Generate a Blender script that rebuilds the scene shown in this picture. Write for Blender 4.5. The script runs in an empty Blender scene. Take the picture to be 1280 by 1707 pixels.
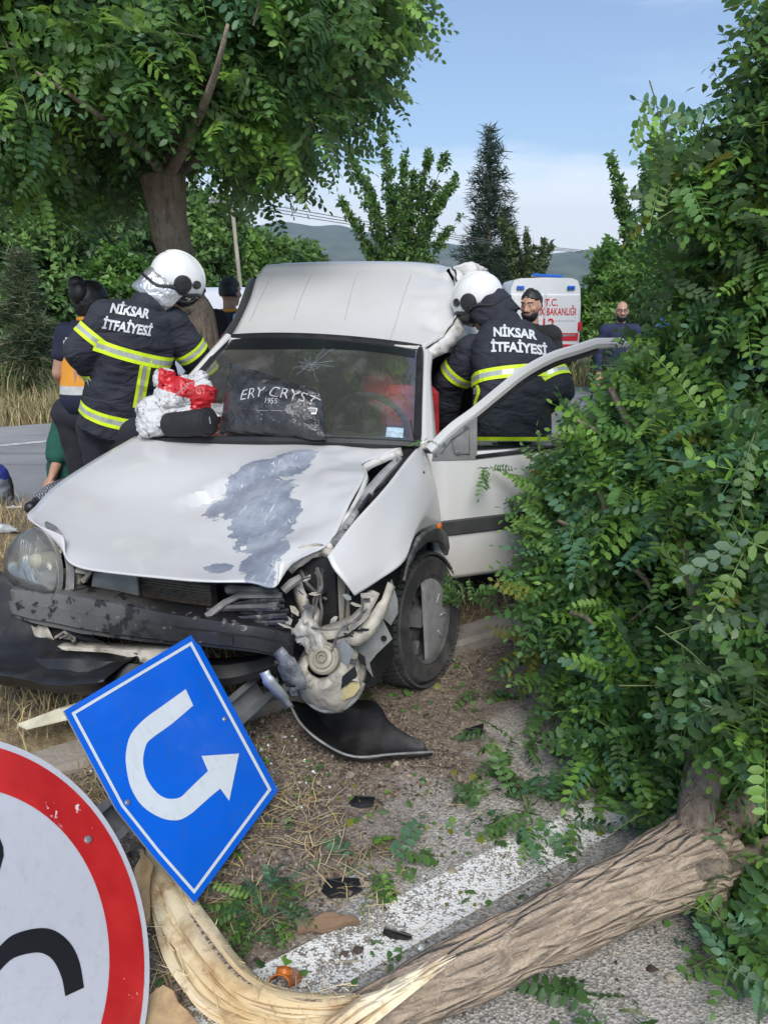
import bpy, bmesh, math, random
import numpy as np
from mathutils import Vector, Matrix, noise
from mathutils.bvhtree import BVHTree
random.seed(7); rng = np.random.default_rng(7)
scene = bpy.context.scene; COL = scene.collection
R_ = math.radians

# ------------------------------------------------------------------ camera
FPX, CX, CY, HOR, CAMH = 1283.0, 640.0, 853.5, 500.0, 1.6
PITCH = math.atan((CY - HOR) / FPX)
cam_d = bpy.data.cameras.new('camera'); cam = bpy.data.objects.new('camera', cam_d); COL.objects.link(cam)
cam.location = (0, 0, CAMH); cam.rotation_euler = (math.pi / 2 - PITCH, 0, 0)
cam_d.sensor_fit = 'VERTICAL'; cam_d.sensor_height = 24.0; cam_d.lens = FPX / 1707.0 * 24.0
cam_d.clip_start = 0.05; cam_d.clip_end = 9000
scene.camera = cam

# ------------------------------------------------------------------ light
SUN_EL, SUN_AZ = 46.0, 176.0          # azimuth clockwise from +Y: behind the camera
world = bpy.data.worlds.new('World'); scene.world = world; world.use_nodes = True
nt = world.node_tree; nt.nodes.clear()
def wn(t, **k):
    n = nt.nodes.new(t)
    for a, b in k.items(): setattr(n, a, b)
    return n
wo = wn('ShaderNodeOutputWorld'); bg = wn('ShaderNodeBackground'); bg.inputs[1].default_value = 0.088
sky = wn('ShaderNodeTexSky', sky_type='NISHITA', sun_disc=False, sun_elevation=R_(SUN_EL), sun_rotation=R_(SUN_AZ), air_density=1.0, dust_density=.2, ozone_density=2.6)
tc = wn('ShaderNodeTexCoord'); sep = wn('ShaderNodeSeparateXYZ'); nt.links.new(tc.outputs['Generated'], sep.inputs[0])
mp = wn('ShaderNodeMapping'); mp.inputs['Scale'].default_value = (2.2, 2.2, 11.0); nt.links.new(tc.outputs['Generated'], mp.inputs[0])
nz = wn('ShaderNodeTexNoise'); nz.inputs['Scale'].default_value = 1.3; nz.inputs['Detail'].default_value = 5; nz.inputs['Roughness'].default_value = .55
nt.links.new(mp.outputs[0], nz.inputs['Vector'])
# thin cloud bank low over the horizon all round: mask = f(elevation + noise)
m1 = wn('ShaderNodeMath', operation='MULTIPLY_ADD'); m1.inputs[1].default_value = 0.16; nt.links.new(nz.outputs[0], m1.inputs[0]); nt.links.new(sep.outputs[2], m1.inputs[2])
mr = wn('ShaderNodeMapRange', interpolation_type='SMOOTHSTEP'); nt.links.new(m1.outputs[0], mr.inputs[0])
mr.inputs[1].default_value = 0.175; mr.inputs[2].default_value = 0.245; mr.inputs[3].default_value = 0.9; mr.inputs[4].default_value = 0.0
wisp = wn('ShaderNodeMapRange', interpolation_type='SMOOTHSTEP'); nt.links.new(nz.outputs[0], wisp.inputs[0])
wisp.inputs[1].default_value = 0.52; wisp.inputs[2].default_value = 0.8; wisp.inputs[3].default_value = 0.03; wisp.inputs[4].default_value = 0.35
mx0 = wn('ShaderNodeMath', operation='MAXIMUM'); nt.links.new(mr.outputs[0], mx0.inputs[0]); nt.links.new(wisp.outputs[0], mx0.inputs[1])
mix = wn('ShaderNodeMixRGB'); nt.links.new(mx0.outputs[0], mix.inputs[0]); nt.links.new(sky.outputs[0], mix.inputs[1]); mix.inputs[2].default_value = (8.6, 8.9, 9.3, 1)
nt.links.new(mix.outputs[0], bg.inputs[0]); nt.links.new(bg.outputs[0], wo.inputs[0])
sun_d = bpy.data.lights.new('sun', 'SUN'); sun_d.energy = 2.1; sun_d.angle = R_(34); sun_d.color = (1.0, .95, .87)
sun = bpy.data.objects.new('sun', sun_d); COL.objects.link(sun)
az, el = R_(SUN_AZ), R_(SUN_EL)
sdir = Vector((math.sin(az) * math.cos(el), math.cos(az) * math.cos(el), math.sin(el)))
sun.rotation_euler = sdir.to_track_quat('Z', 'Y').to_euler(); sun.location = sdir * 20
vs = scene.view_settings; scene.display_settings.display_device = 'sRGB'
vs.view_transform = 'Standard'; vs.look = 'None'; vs.gamma = 1; vs.use_curve_mapping = False; vs.exposure = 0.96
scene.cycles.max_bounces = 8; scene.cycles.transparent_max_bounces = 12; scene.cycles.volume_bounces = 0
scene.cycles.sample_clamp_indirect = 6

# ------------------------------------------------------------------ measuring helpers (sight lines of the photograph -> places in the world)
_c, _s = math.cos(PITCH), math.sin(PITCH)
def ray(px, py):
    u = -(py - CY) / FPX
    return Vector(((px - CX) / FPX, _c + _s * u, -_s + _c * u))
def G(px, py, z=0.0):
    r = ray(px, py); return Vector((0, 0, CAMH)) + r * ((z - CAMH) / r.z)
def W(px, py, Y):
    r = ray(px, py); return Vector((0, 0, CAMH)) + r * (Y / r.y)
CAR_M = Matrix.Translation((-0.588, 3.070, 0.036)) @ (Matrix.Rotation(-0.2693, 4, 'Z') @ Matrix.Rotation(-0.0163, 4, 'X') @ Matrix.Rotation(-0.0328, 4, 'Y'))
_ci = CAR_M.inverted(); _co = _ci @ Vector((0, 0, CAMH)); _cr = _ci.to_3x3()
def C(px, py, x=None, y=None, z=None):
    d = _cr @ ray(px, py)
    k, v = [(i, a) for i, a in enumerate((x, y, z)) if a is not None][0]
    return _co + d * ((v - _co[k]) / d[k])
# road axes: u along the road (to the right and away), n across it (away from the camera)
UX, UY = .829, .559
def RD(u, n, z=0.0): return Vector((u * UX - n * UY, u * UY + n * UX, z))
def un(p): return (p[0] * UX + p[1] * UY, -p[0] * UY + p[1] * UX)
def sstep(a, b, x):
    t = min(1, max(0, (x - a) / (b - a))); return t * t * (3 - 2 * t)
def drop(x, y): return -0.62 * sstep(7, 24, x * UX + y * UY)     # the road falls gently away to the right

# ------------------------------------------------------------------ material helper
class NB:
    def __init__(s, name):
        s.m = bpy.data.materials.new(name); s.m.use_nodes = True; s.t = s.m.node_tree; s.t.nodes.clear()
        s.out = s.t.nodes.new('ShaderNodeOutputMaterial'); s._tc = None
    def n(s, t, ins=None, **k):
        nd = s.t.nodes.new(t)
        for a, b in k.items(): setattr(nd, a, b)
        for a, b in (ins or {}).items(): s.set(nd, a, b)
        return nd
    def set(s, nd, a, b):
        if isinstance(b, bpy.types.NodeSocket): s.t.links.new(b, nd.inputs[a])
        else:
            if isinstance(b, (tuple, list)) and len(b) == 3 and nd.inputs[a].type == 'RGBA': b = (*b, 1)
            nd.inputs[a].default_value = b
    def obj(s):
        if s._tc is None: s._tc = s.n('ShaderNodeTexCoord')
        return s._tc.outputs['Object']
    def noise(s, scale, detail=4, rough=.55, vec=None, dist=0):
        return s.n('ShaderNodeTexNoise', {'Vector': vec or s.obj(), 'Scale': scale, 'Detail': detail, 'Roughness': rough, 'Distortion': dist}).outputs['Fac']
    def map(s, scale, vec=None, rot=(0, 0, 0)):
        return s.n('ShaderNodeMapping', {'Vector': vec or s.obj(), 'Scale': scale, 'Rotation': rot}).outputs[0]
    def rng(s, v, a, b, c=0., d=1., smooth=True):
        return s.n('ShaderNodeMapRange', {0: v, 1: a, 2: b, 3: c, 4: d}, interpolation_type='SMOOTHSTEP' if smooth else 'LINEAR').outputs[0]
    def math(s, op, a, b=0.):
        return s.n('ShaderNodeMath', {0: a, 1: b}, operation=op).outputs[0]
    def mix(s, f, a, b):
        return s.n('ShaderNodeMixRGB', {0: f, 1: a, 2: b}).outputs[0]
    def bump(s, h, strength=.3, dist=.01, normal=None):
        i = {'Height': h, 'Strength': strength, 'Distance': dist}
        if normal is not None: i['Normal'] = normal
        return s.n('ShaderNodeBump', i).outputs[0]
    def xyz(s):
        return s.n('ShaderNodeSeparateXYZ', {0: s.obj()}).outputs
    def bsdf(s, col, rough=.6, normal=None, metal=0., spec=.5, coat=0., **k):
        i = {'Base Color': col, 'Roughness': rough, 'Metallic': metal, 'Specular IOR Level': spec, 'Coat Weight': coat}
        if normal is not None: i['Normal'] = normal
        i.update(k)
        b = s.n('ShaderNodeBsdfPrincipled', i); s.t.links.new(b.outputs[0], s.out.inputs[0]); return b
MATS = {}
def mat(name, col, rough=.6, var=.25, vs=6., bump=0., bs=40., bd=.004, metal=0., spec=.5, coat=0., dirt=None, ds=3., da=.5):
    """plain surface: colour wandering with noise, fine relief, optional dirt patches"""
    if name in MATS: return MATS[name]
    b = NB(name)
    n1 = b.noise(vs, 5)
    c = b.mix(b.rng(n1, .3, .7), tuple(x * (1 - var) for x in col), tuple(min(1, x * (1 + var)) for x in col))
    r = rough
    if dirt:
        m = b.rng(b.noise(ds, 6, .62), .48, .72, 0, da); c = b.mix(m, c, dirt); r = b.rng(m, 0, 1, rough, min(1, rough + .35))
    nm = b.bump(b.noise(bs, 4), bump, bd) if bump else None
    b.bsdf(c, r, nm, metal, spec, coat)
    MATS[name] = b.m; return b.m
def leafmat(name, col, back, tr=.35, rough=.45):
    b = NB(name)
    geo = b.n('ShaderNodeNewGeometry')
    oi = b.n('ShaderNodeObjectInfo')
    n1 = b.noise(2.3, 3)
    c = b.mix(b.rng(n1, .3, .7), tuple(x * .72 for x in col), tuple(x * 1.3 for x in col))
    c = b.mix(geo.outputs['Backfacing'], c, back)
    p = b.n('ShaderNodeBsdfPrincipled', {'Base Color': c, 'Roughness': rough, 'Specular IOR Level': .4})
    t = b.n('ShaderNodeBsdfTranslucent', {'Color': b.mix(.5, c, (col[0] * 2.2, col[1] * 2.0, col[2] * .8))})
    mx = b.n('ShaderNodeMixShader', {0: tr, 1: p.outputs[0], 2: t.outputs[0]})
    b.t.links.new(mx.outputs[0], b.out.inputs[0]); MATS[name] = b.m; return b.m

# ------------------------------------------------------------------ object helpers
def tag(o, label=None, cat=None, group=None, kind=None):
    if label: o['label'] = label
    if cat: o['category'] = cat
    if group: o['group'] = group
    if kind: o['kind'] = kind
    return o
def empty(name, M=None, label=None, cat=None, group=None):
    o = bpy.data.objects.new(name, None); COL.objects.link(o); o.empty_display_size = .1
    if M is not None: o.matrix_world = M if isinstance(M, Matrix) else Matrix.Translation(M)
    return tag(o, label, cat, group)
def link(name, me, parent=None, M=None):
    o = bpy.data.objects.new(name, me); COL.objects.link(o)
    if parent: o.parent = parent
    if M is not None: o.matrix_basis = M
    return o
def frame(axis, up=(0, 0, 1)):
    """3x3 with columns x, y(=axis), z(~up)"""
    y = Vector(axis).normalized(); z = Vector(up); z = z - y * z.dot(y)
    if z.length < 1e-4: z = Vector((1, 0, 0)) - y * y.x
    z.normalize(); x = y.cross(z)
    return Matrix((x, y, z)).transposed()
class MB:
    def __init__(s): s.v = []; s.f = []; s.m = []
    def add(s, vs, fs, mi=0):
        o = len(s.v); s.v += [tuple(p) for p in vs]; s.f += [tuple(i + o for i in f) for f in fs]; s.m += [mi] * len(fs); return s
    def box(s, c, d, rot=None, mi=0, bev=0.):
        hx, hy, hz = d[0] / 2, d[1] / 2, d[2] / 2; c = Vector(c)
        if bev:
            b = min(bev, hx * .9, hy * .9, hz * .9); P = []
            for sx in (-1, 1):
                for sy in (-1, 1):
                    for sz in (-1, 1):
                        P += [(sx * (hx - b), sy * (hy - b), sz * hz), (sx * (hx - b), sy * hy, sz * (hz - b)), (sx * hx, sy * (hy - b), sz * (hz - b))]
            bm = bmesh.new(); vv = [bm.verts.new(p) for p in P]; r = bmesh.ops.convex_hull(bm, input=vv)
            bm.verts.index_update(); vs = [v.co.copy() for v in bm.verts]; fs = [[v.index for v in f.verts] for f in bm.faces]; bm.free()
        else:
            vs = [Vector((x, y, z)) for x in (-hx, hx) for y in (-hy, hy) for z in (-hz, hz)]
            fs = [(0, 1, 3, 2), (4, 6, 7, 5), (0, 4, 5, 1), (2, 3, 7, 6), (0, 2, 6, 4), (1, 5, 7, 3)]
        if rot is not None: vs = [rot @ Vector(p) for p in vs]
        return s.add([Vector(p) + c for p in vs], fs, mi)
    def tube(s, path, r, n=8, mi=0, cap=True, flat=1., up=None):
        path = [Vector(p) for p in path]; N = len(path); rr = r if isinstance(r, (list, tuple)) else [r] * N
        vs = []; X = None
        for i, p in enumerate(path):
            t = (path[min(i + 1, N - 1)] - path[max(i - 1, 0)])
            t = t.normalized() if t.length > 1e-9 else Vector((0, 0, 1))
            if X is None:
                a = Vector(up) if up is not None else (Vector((0, 0, 1)) if abs(t.z) < .9 else Vector((1, 0, 0)))
                X = (a - t * a.dot(t)).normalized()
            else:
                X = X - t * X.dot(t); X = X.normalized() if X.length > 1e-6 else t.orthogonal().normalized()
            Y = t.cross(X)
            for k in range(n):
                a = 2 * math.pi * k / n
                vs.append(p + X * (math.cos(a) * rr[i] * flat) + Y * (math.sin(a) * rr[i]))
        fs = [(i * n + k, i * n + (k + 1) % n, (i + 1) * n + (k + 1) % n, (i + 1) * n + k) for i in range(N - 1) for k in range(n)]
        if cap: fs += [tuple(range(n - 1, -1, -1)), tuple((N - 1) * n + k for k in range(n))]
        return s.add(vs, fs, mi)
    def capsule(s, a, b, ra, rb, n=14, mi=0):
        a, b = Vector(a), Vector(b); d = b - a; L = d.length; t = d / L if L > 1e-6 else Vector((0, 0, 1))
        path = []; rr = []
        for k in range(5):
            w = math.pi / 2 * k / 4; path.append(a - t * ra * math.cos(w)); rr.append(max(1e-4, ra * math.sin(w)))
        for k in range(5):
            w = math.pi / 2 * k / 4; path.append(b + t * rb * math.sin(w)); rr.append(max(1e-4, rb * math.cos(w)))
        return s.tube(path, rr, n, mi)
    def ell(s, c, r, rot=None, nu=20, nv=12, mi=0):
        vs = []; c = Vector(c)
        for j in range(nv + 1):
            a = math.pi * j / nv
            for i in range(nu):
                b = 2 * math.pi * i / nu
                p = Vector((r[0] * math.sin(a) * math.cos(b), r[1] * math.sin(a) * math.sin(b), r[2] * math.cos(a)))
                vs.append((rot @ p if rot is not None else p) + c)
        fs = [(j * nu + i, (j + 1) * nu + i, (j + 1) * nu + (i + 1) % nu, j * nu + (i + 1) % nu) for j in range(nv) for i in range(nu)]
        return s.add(vs, fs, mi)
    def loft(s, rings, mi=0, cap=True, closed=True):
        n = len(rings[0]); vs = [p for r in rings for p in r]
        k2 = n if closed else n - 1
        fs = [(i * n + k, i * n + (k + 1) % n, (i + 1) * n + (k + 1) % n, (i + 1) * n + k) for i in range(len(rings) - 1) for k in range(k2)]
        if cap and closed: fs += [tuple(range(n - 1, -1, -1)), tuple((len(rings) - 1) * n + k for k in range(n))]
        return s.add(vs, fs, mi)
    def grid(s, g, mi=0): return s.loft(g, mi, False, False)
    def lathe(s, prof, M, n=24, mi=0):
        """prof: (radius, height) along the local z axis of M"""
        vs = [M @ Vector((r * math.cos(2 * math.pi * k / n), r * math.sin(2 * math.pi * k / n), h)) for r, h in prof for k in range(n)]
        fs = [(i * n + k, i * n + (k + 1) % n, (i + 1) * n + (k + 1) % n, (i + 1) * n + k) for i in range(len(prof) - 1) for k in range(n)]
        return s.add(vs, fs, mi)
    def prism(s, pts, off, mi=0):
        pts = [Vector(p) for p in pts]; off = Vector(off); n = len(pts)
        return s.add(pts + [p + off for p in pts], [tuple(range(n))[::-1], tuple(range(n, 2 * n))] + [(k, (k + 1) % n, n + (k + 1) % n, n + k) for k in range(n)], mi)
    def mesh(s, name, mats, smooth=35):
        me = bpy.data.meshes.new(name); me.from_pydata(s.v, [], s.f)
        for m in (mats if isinstance(mats, (list, tuple)) else [mats]): me.materials.append(m)
        me.polygons.foreach_set('material_index', s.m)
        if smooth:
            me.polygons.foreach_set('use_smooth', [True] * len(s.f))
            if smooth < 180: me.set_sharp_from_angle(angle=R_(smooth))
        me.update(); return me
    def build(s, name, mats, parent=None, smooth=35, M=None, recalc=False, solid=0., bev=0., kind=None):
        me = s.mesh(name, mats, smooth)
        if recalc:
            bm = bmesh.new(); bm.from_mesh(me); bmesh.ops.recalc_face_normals(bm, faces=bm.faces); bm.to_mesh(me); bm.free()
        o = link(name, me, parent, M)
        if solid: md = o.modifiers.new('thickness', 'SOLIDIFY'); md.thickness = solid; md.offset = 0
        if bev: md = o.modifiers.new('bevel', 'BEVEL'); md.width = bev; md.segments = 2; md.limit_method = 'ANGLE'
        if kind: o['kind'] = kind
        return o
def crom(P, n):
    """Catmull-Rom through rows of an array (k, ..., 3) -> n samples per span"""
    P = np.asarray(P, float); k = len(P); out = []
    for i in range(k - 1):
        p0 = P[i - 1] if i > 0 else 2 * P[0] - P[1]; p1, p2 = P[i], P[i + 1]; p3 = P[i + 2] if i + 2 < k else 2 * P[-1] - P[-2]
        for j in range(n):
            t = j / n
            out.append(.5 * (2 * p1 + (p2 - p0) * t + (2 * p0 - 5 * p1 + 4 * p2 - p3) * t * t + (3 * p1 - p0 - 3 * p2 + p3) * t ** 3))
    out.append(P[-1]); return np.array(out)
def patch(rows, nu=6, nv=6):
    a = np.array([[tuple(p) for p in r] for r in rows], float)
    a = crom(a, nu); a = crom(a.transpose(1, 0, 2), nv).transpose(1, 0, 2); return a
def curve(pts, n=6): return [Vector(p) for p in crom([tuple(p) for p in pts], n)]
def arr_mesh(name, V, F, MI, mats, smooth=True):
    """numpy arrays of triangles -> mesh"""
    me = bpy.data.meshes.new(name); nf = len(F)
    me.vertices.add(len(V)); me.vertices.foreach_set('co', np.ascontiguousarray(V, np.float32).ravel())
    me.loops.add(nf * 3); me.loops.foreach_set('vertex_index', np.ascontiguousarray(F, np.int32).ravel())
    me.polygons.add(nf); me.polygons.foreach_set('loop_start', np.arange(0, nf * 3, 3, dtype=np.int32))
    for m in mats: me.materials.append(m)
    me.polygons.foreach_set('material_index', np.ascontiguousarray(MI, np.int32))
    if smooth: me.polygons.foreach_set('use_smooth', np.ones(nf, bool))
    me.update(calc_edges=True); me.validate(); return me
def inst(bases, which, Rm, Sc, Po, MI):
    """stamp base triangle meshes: which(N), Rm(N,3,3), Sc(N), Po(N,3), MI(N) -> V,F,M"""
    Vs, Fs, Ms = [], [], []; off = 0
    for b, (bv, bf) in enumerate(bases):
        k = np.where(which == b)[0]
        if len(k) == 0: continue
        v = np.einsum('nij,vj->nvi', Rm[k], bv) * Sc[k][:, None, None] + Po[k][:, None, :]
        f = bf[None] + (np.arange(len(k)) * len(bv))[:, None, None] + off
        Vs.append(v.reshape(-1, 3)); Fs.append(f.reshape(-1, 3)); Ms.append(np.repeat(MI[k], len(bf))); off += len(k) * len(bv)
    return np.concatenate(Vs), np.concatenate(Fs), np.concatenate(Ms)
def frames(ax, up):
    """rows of axis/up vectors -> (N,3,3) with columns x,y=axis,z"""
    y = ax / np.linalg.norm(ax, axis=1, keepdims=True); z = up - y * np.sum(up * y, 1, keepdims=True)
    z /= np.maximum(np.linalg.norm(z, axis=1, keepdims=True), 1e-6); x = np.cross(y, z)
    return np.stack([x, y, z], 2)
def remesh(mb, name, mats, parent, voxel=.01, smooth=4, fold=0., fs=9., M=None, paint=None, seed=0):
    """union of the closed shapes in mb as one continuous skin"""
    me = mb.mesh('tmp', mats, 180); o = link('tmp', me)
    md = o.modifiers.new('r', 'REMESH'); md.mode = 'VOXEL'; md.voxel_size = voxel
    if smooth: ms = o.modifiers.new('s', 'SMOOTH'); ms.iterations = smooth; ms.factor = .5
    dg = bpy.context.evaluated_depsgraph_get(); m2 = bpy.data.meshes.new_from_object(o.evaluated_get(dg))
    bpy.data.objects.remove(o); bpy.data.meshes.remove(me); m2.name = name
    m2.materials.clear()
    for m in (mats if isinstance(mats, (list, tuple)) else [mats]): m2.materials.append(m)
    if fold:
        off = Vector((seed * 3.1, seed * 1.7, 0))
        for v in m2.vertices:
            p = v.co; q = Vector((p.x, p.y, p.z * 1.6)) * fs + off
            d = noise.noise(q) + .5 * noise.noise(q * 2.1)
            r = 1 - abs(noise.noise(Vector((p.x * 1.3, p.y * 1.3, p.z * 2.6)) * fs * .6 + off)) * 2
            v.co = p + v.normal * fold * (.7 * d + .5 * max(0, r))
    if paint:
        for pl in m2.polygons: pl.material_index = paint(pl.center)
    else: m2.polygons.foreach_set('material_index', [0] * len(m2.polygons))
    m2.polygons.foreach_set('use_smooth', [True] * len(m2.polygons)); m2.update()
    return link(name, m2, parent, M)
def bvh_of(o):
    dg = bpy.context.evaluated_depsgraph_get(); return BVHTree.FromObject(o, dg)
def text_mesh(txt, size, weight=0., align='CENTER', space=1.0):
    cu = bpy.data.curves.new('t', 'FONT'); cu.body = txt; cu.size = size; cu.align_x = align; cu.align_y = 'CENTER'; cu.offset = weight; cu.space_character = space; cu.resolution_u = 3
    o = bpy.data.objects.new('t', cu); COL.objects.link(o)
    dg = bpy.context.evaluated_depsgraph_get(); me = bpy.data.meshes.new_from_object(o.evaluated_get(dg))
    bpy.data.objects.remove(o); bpy.data.curves.remove(cu)
    bm = bmesh.new(); bm.from_mesh(me); bmesh.ops.triangulate(bm, faces=bm.faces)
    bmesh.ops.subdivide_edges(bm, edges=[e for e in bm.edges if e.calc_length() > size * .3], cuts=1)
    bmesh.ops.triangulate(bm, faces=bm.faces)
    bm.verts.index_update(); V = [v.co.copy() for v in bm.verts]; F = [[v.index for v in f.verts] for f in bm.faces]; bm.free(); bpy.data.meshes.remove(me)
    return V, F
def text_flat(name, txt, size, M, m, parent, weight=0., lift=0.0, space=1.0, sx=1.):
    V, F = text_mesh(txt, size, weight, space=space)
    b = MB(); b.add([M @ Vector((v.x * sx, v.y, lift)) for v in V], F); return b.build(name, m, parent, 0)
def text_on(name, txt, size, O, X, Y, bvh, m, parent, weight=0., eps=.004, bow=0., dist=.8, sx=1., N=None):
    """lettering laid onto a surface by casting along -(X x Y)"""
    V, F = text_mesh(txt, size, weight); O, X, Y = Vector(O), Vector(X).normalized(), Vector(Y).normalized(); N = X.cross(Y) if N is None else Vector(N).normalized()
    vs = []
    for v in V:
        p = O + X * v.x * sx + Y * (v.y - bow * v.x * v.x); h = bvh.ray_cast(p + N * dist * .5, -N, dist)
        vs.append(h[0] + N * eps if h[0] is not None else p)
    b = MB(); b.add(vs, F); return b.build(name, m, parent, 0)
def strip_on(bvh, P, inward, width, offs, eps=.004, reach=.35):
    """grid of points cast onto a surface: P path points, inward dirs, width dirs, offs lateral offsets"""
    g = []
    for p, d, w in zip(P, inward, width):
        row = []
        for o in offs:
            q = Vector(p) + Vector(w) * o; d = Vector(d).normalized()
            h = bvh.ray_cast(q - d * reach, d, reach * 2)
            row.append((h[0] - d * eps) if h[0] is not None and h[1].dot(d) < 0 else None)
        g.append(row)
    return g

# ------------------------------------------------------------------ common materials
M_white = mat('car_white', (.53, .525, .515), .32, .04, 1.5, coat=.35, dirt=(.42, .40, .36), ds=2.2, da=.28)
M_black = mat('black_plastic', (.011, .011, .012), .5, .35, 14, .15, 120, .002, dirt=(.055, .052, .048), ds=6, da=.4)
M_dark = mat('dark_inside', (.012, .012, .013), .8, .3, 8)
M_rub = mat('tyre_rubber', (.042, .042, .043), .75, .25, 20, .2, 150, .002, dirt=(.14, .12, .10), ds=9, da=.45)
M_metal = mat('galvanised_metal', (.42, .44, .46), .45, .2, 9, .1, 60, .002, metal=.7, dirt=(.25, .23, .2), ds=5, da=.5)
M_steel = mat('dull_steel', (.2, .2, .2), .5, .3, 9, .2, 80, .002, metal=.5, dirt=(.06, .055, .05), ds=8, da=.7)
M_cream = mat('cream_primer', (.40, .37, .31), .55, .3, 12, .45, 60, .006, dirt=(.06, .052, .045), ds=13, da=.9)
M_greyplate = mat('grey_plate', (.22, .225, .225), .5, .2, 7, .15, 50, .003, dirt=(.09, .08, .07), ds=8, da=.5)
M_conc = mat('concrete', (.30, .265, .225), .9, .25, 5, .7, 60, .008, dirt=(.14, .105, .08), ds=5, da=.85)
M_bark = None
# ================================================================== SETTING
def gh(u, n):
    """height of the open ground"""
    p = RD(u, n); z = drop(p.x, p.y)
    t = sstep(2.62, 2.75, n) * (1 - sstep(6.1, 6.6, n)) * .10 - (1 - sstep(2.5, 2.62, n)) * .03 - sstep(6.3, 6.6, n) * (1 - sstep(11.1, 11.5, n)) * .03 + sstep(11.2, 12.5, n) * .06
    q = Vector((p.x, p.y, 0))
    a = max(0, min(1, (n - 2.6) * 3)) if n < 6.3 else (0 if n < 11.3 else 1)
    t += a * (.025 * noise.noise(q * 1.7) + .012 * noise.noise(q * 6))
    if n > 30: t += .8 * sstep(30, 200, n) * noise.noise(q * .02)
    return z + t
def gz(x, y): return gh(*un((x, y)))
us = [-3500, -900, -250, -90, -40, -20, -12] + list(np.arange(-9, 12, .14)) + [12.5, 14, 16, 18, 21, 25, 32, 45, 80, 200, 800, 3500]
ns = [-60, -10] + [-2, 1, 2, 2.45] + list(np.arange(2.56, 6.7, .1)) + [7.5, 9, 10.5] + list(np.arange(11.1, 15, .3)) + [16, 18, 21, 25, 30, 40, 60, 100, 200, 500, 1200, 3500]
b = NB('dry_soil'); n1 = b.noise(1.1, 6, .6); n2 = b.noise(14, 6, .65); n3 = b.noise(70, 3)
c = b.mix(b.rng(n1, .35, .65), (.16, .115, .07), (.27, .215, .12)); c = b.mix(b.rng(n2, .4, .68), c, (.075, .052, .036)); c = b.mix(b.rng(n3, .55, .75, 0, .6), c, (.34, .28, .19))
b.bsdf(c, .95, b.bump(b.math('ADD', n2, b.math('MULTIPLY', n3, .4)), .8, .03)); M_soil = b.m
b = NB('meadow_soil'); n1 = b.noise(.08, 5); c = b.mix(b.rng(n1, .35, .65), (.07, .085, .03), (.2, .17, .08)); b.bsdf(c, .95); M_meadow = b.m
g = [[RD(u, n, gh(u, n)) for n in ns] for u in us]
m = MB(); m.grid(g)
nn = len(ns)
m.m = [1 if ns[i % (nn - 1)] > 15 else 0 for i in range(len(m.f))]
ground = tag(m.build('ground', [M_soil, M_meadow], smooth=180, recalc=True), kind='structure')

# near carriageway: weathered chip-seal, soil and chaff washed over it towards the kerb
b = NB('road_asphalt')
x, y, z = b.xyz()
nn_ = b.math('ADD', b.math('MULTIPLY', x, -UY), b.math('MULTIPLY', y, UX))
uu_ = b.math('ADD', b.math('MULTIPLY', x, UX), b.math('MULTIPLY', y, UY))
chips = b.n('ShaderNodeTexVoronoi', {'Vector': b.obj(), 'Scale': 150., 'Randomness': 1.})
chc = b.n('ShaderNodeSeparateColor', {0: chips.outputs['Color']}).outputs[0]
c = b.mix(chc, (.15, .145, .135), (.50, .47, .42)); c = b.mix(b.rng(b.noise(300, 2), .5, .8, 0, .45), c, (.055, .05, .045))
c = b.mix(b.rng(b.noise(1.6, 4), .4, .7, 0, .35), c, (.36, .33, .29))
wob = b.math('MULTIPLY', b.math('SUBTRACT', b.noise(2.4, 6, .65), .5), 1.3)
# bare earth and mulch: thickest in front of the sign, thinning to the right
lim = b.math('ADD', b.math('ADD', nn_, wob), b.math('MULTIPLY', uu_, -.42))
dm = b.rng(lim, 1.03, 1.35)
n4 = b.noise(26, 5, .7); n5 = b.noise(110, 4)
mul = b.mix(b.rng(n4, .38, .64), (.075, .055, .042), (.19, .15, .115)); mul = b.mix(b.rng(n5, .50, .70), mul, (.36, .31, .25))
sand = b.rng(b.math('ADD', b.math('ADD', nn_, b.math('MULTIPLY', wob, .6)), b.math('MULTIPLY', uu_, -.05)), 1.55, 2.1, 0, .75)
c = b.mix(sand, c, b.mix(chc, (.25, .205, .165), (.46, .39, .32)))
c = b.mix(dm, c, mul)
h = b.math('ADD', b.math('MULTIPLY', chips.outputs['Distance'], b.rng(dm, 0, 1, 1, .3)), b.math('MULTIPLY', n4, b.rng(dm, 0, 1, 0, 3)))
b.bsdf(c, .93, b.bump(h, .55, .008), spec=.3); M_asph = b.m
us2 = [-300, -60, -15, -6] + list(np.arange(-3, 9, .12)) + [10, 12, 14, 16, 18, 20, 22, 24, 30, 60, 300]; ns2 = [-9, -5, -2, -.5] + list(np.arange(0, 2.61, .1))
def rz(u, n):
    p = RD(u, n); q = Vector((p.x, p.y, 0))
    k = sstep(1.5, 2.3, n - .4 * u + .5 * noise.noise(q * 2.2))
    return drop(p.x, p.y) + k * (.03 + .022 * noise.noise(q * 5) + .010 * noise.noise(q * 17)) - .02 * sstep(0, -6, n)
m = MB(); m.grid([[RD(u, n, rz(u, n)) for n in ns2] for u in us2])
road = tag(m.build('road', M_asph, smooth=180, recalc=True), kind='structure')
def rzw(x, y): return rz(*un((x, y)))
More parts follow.
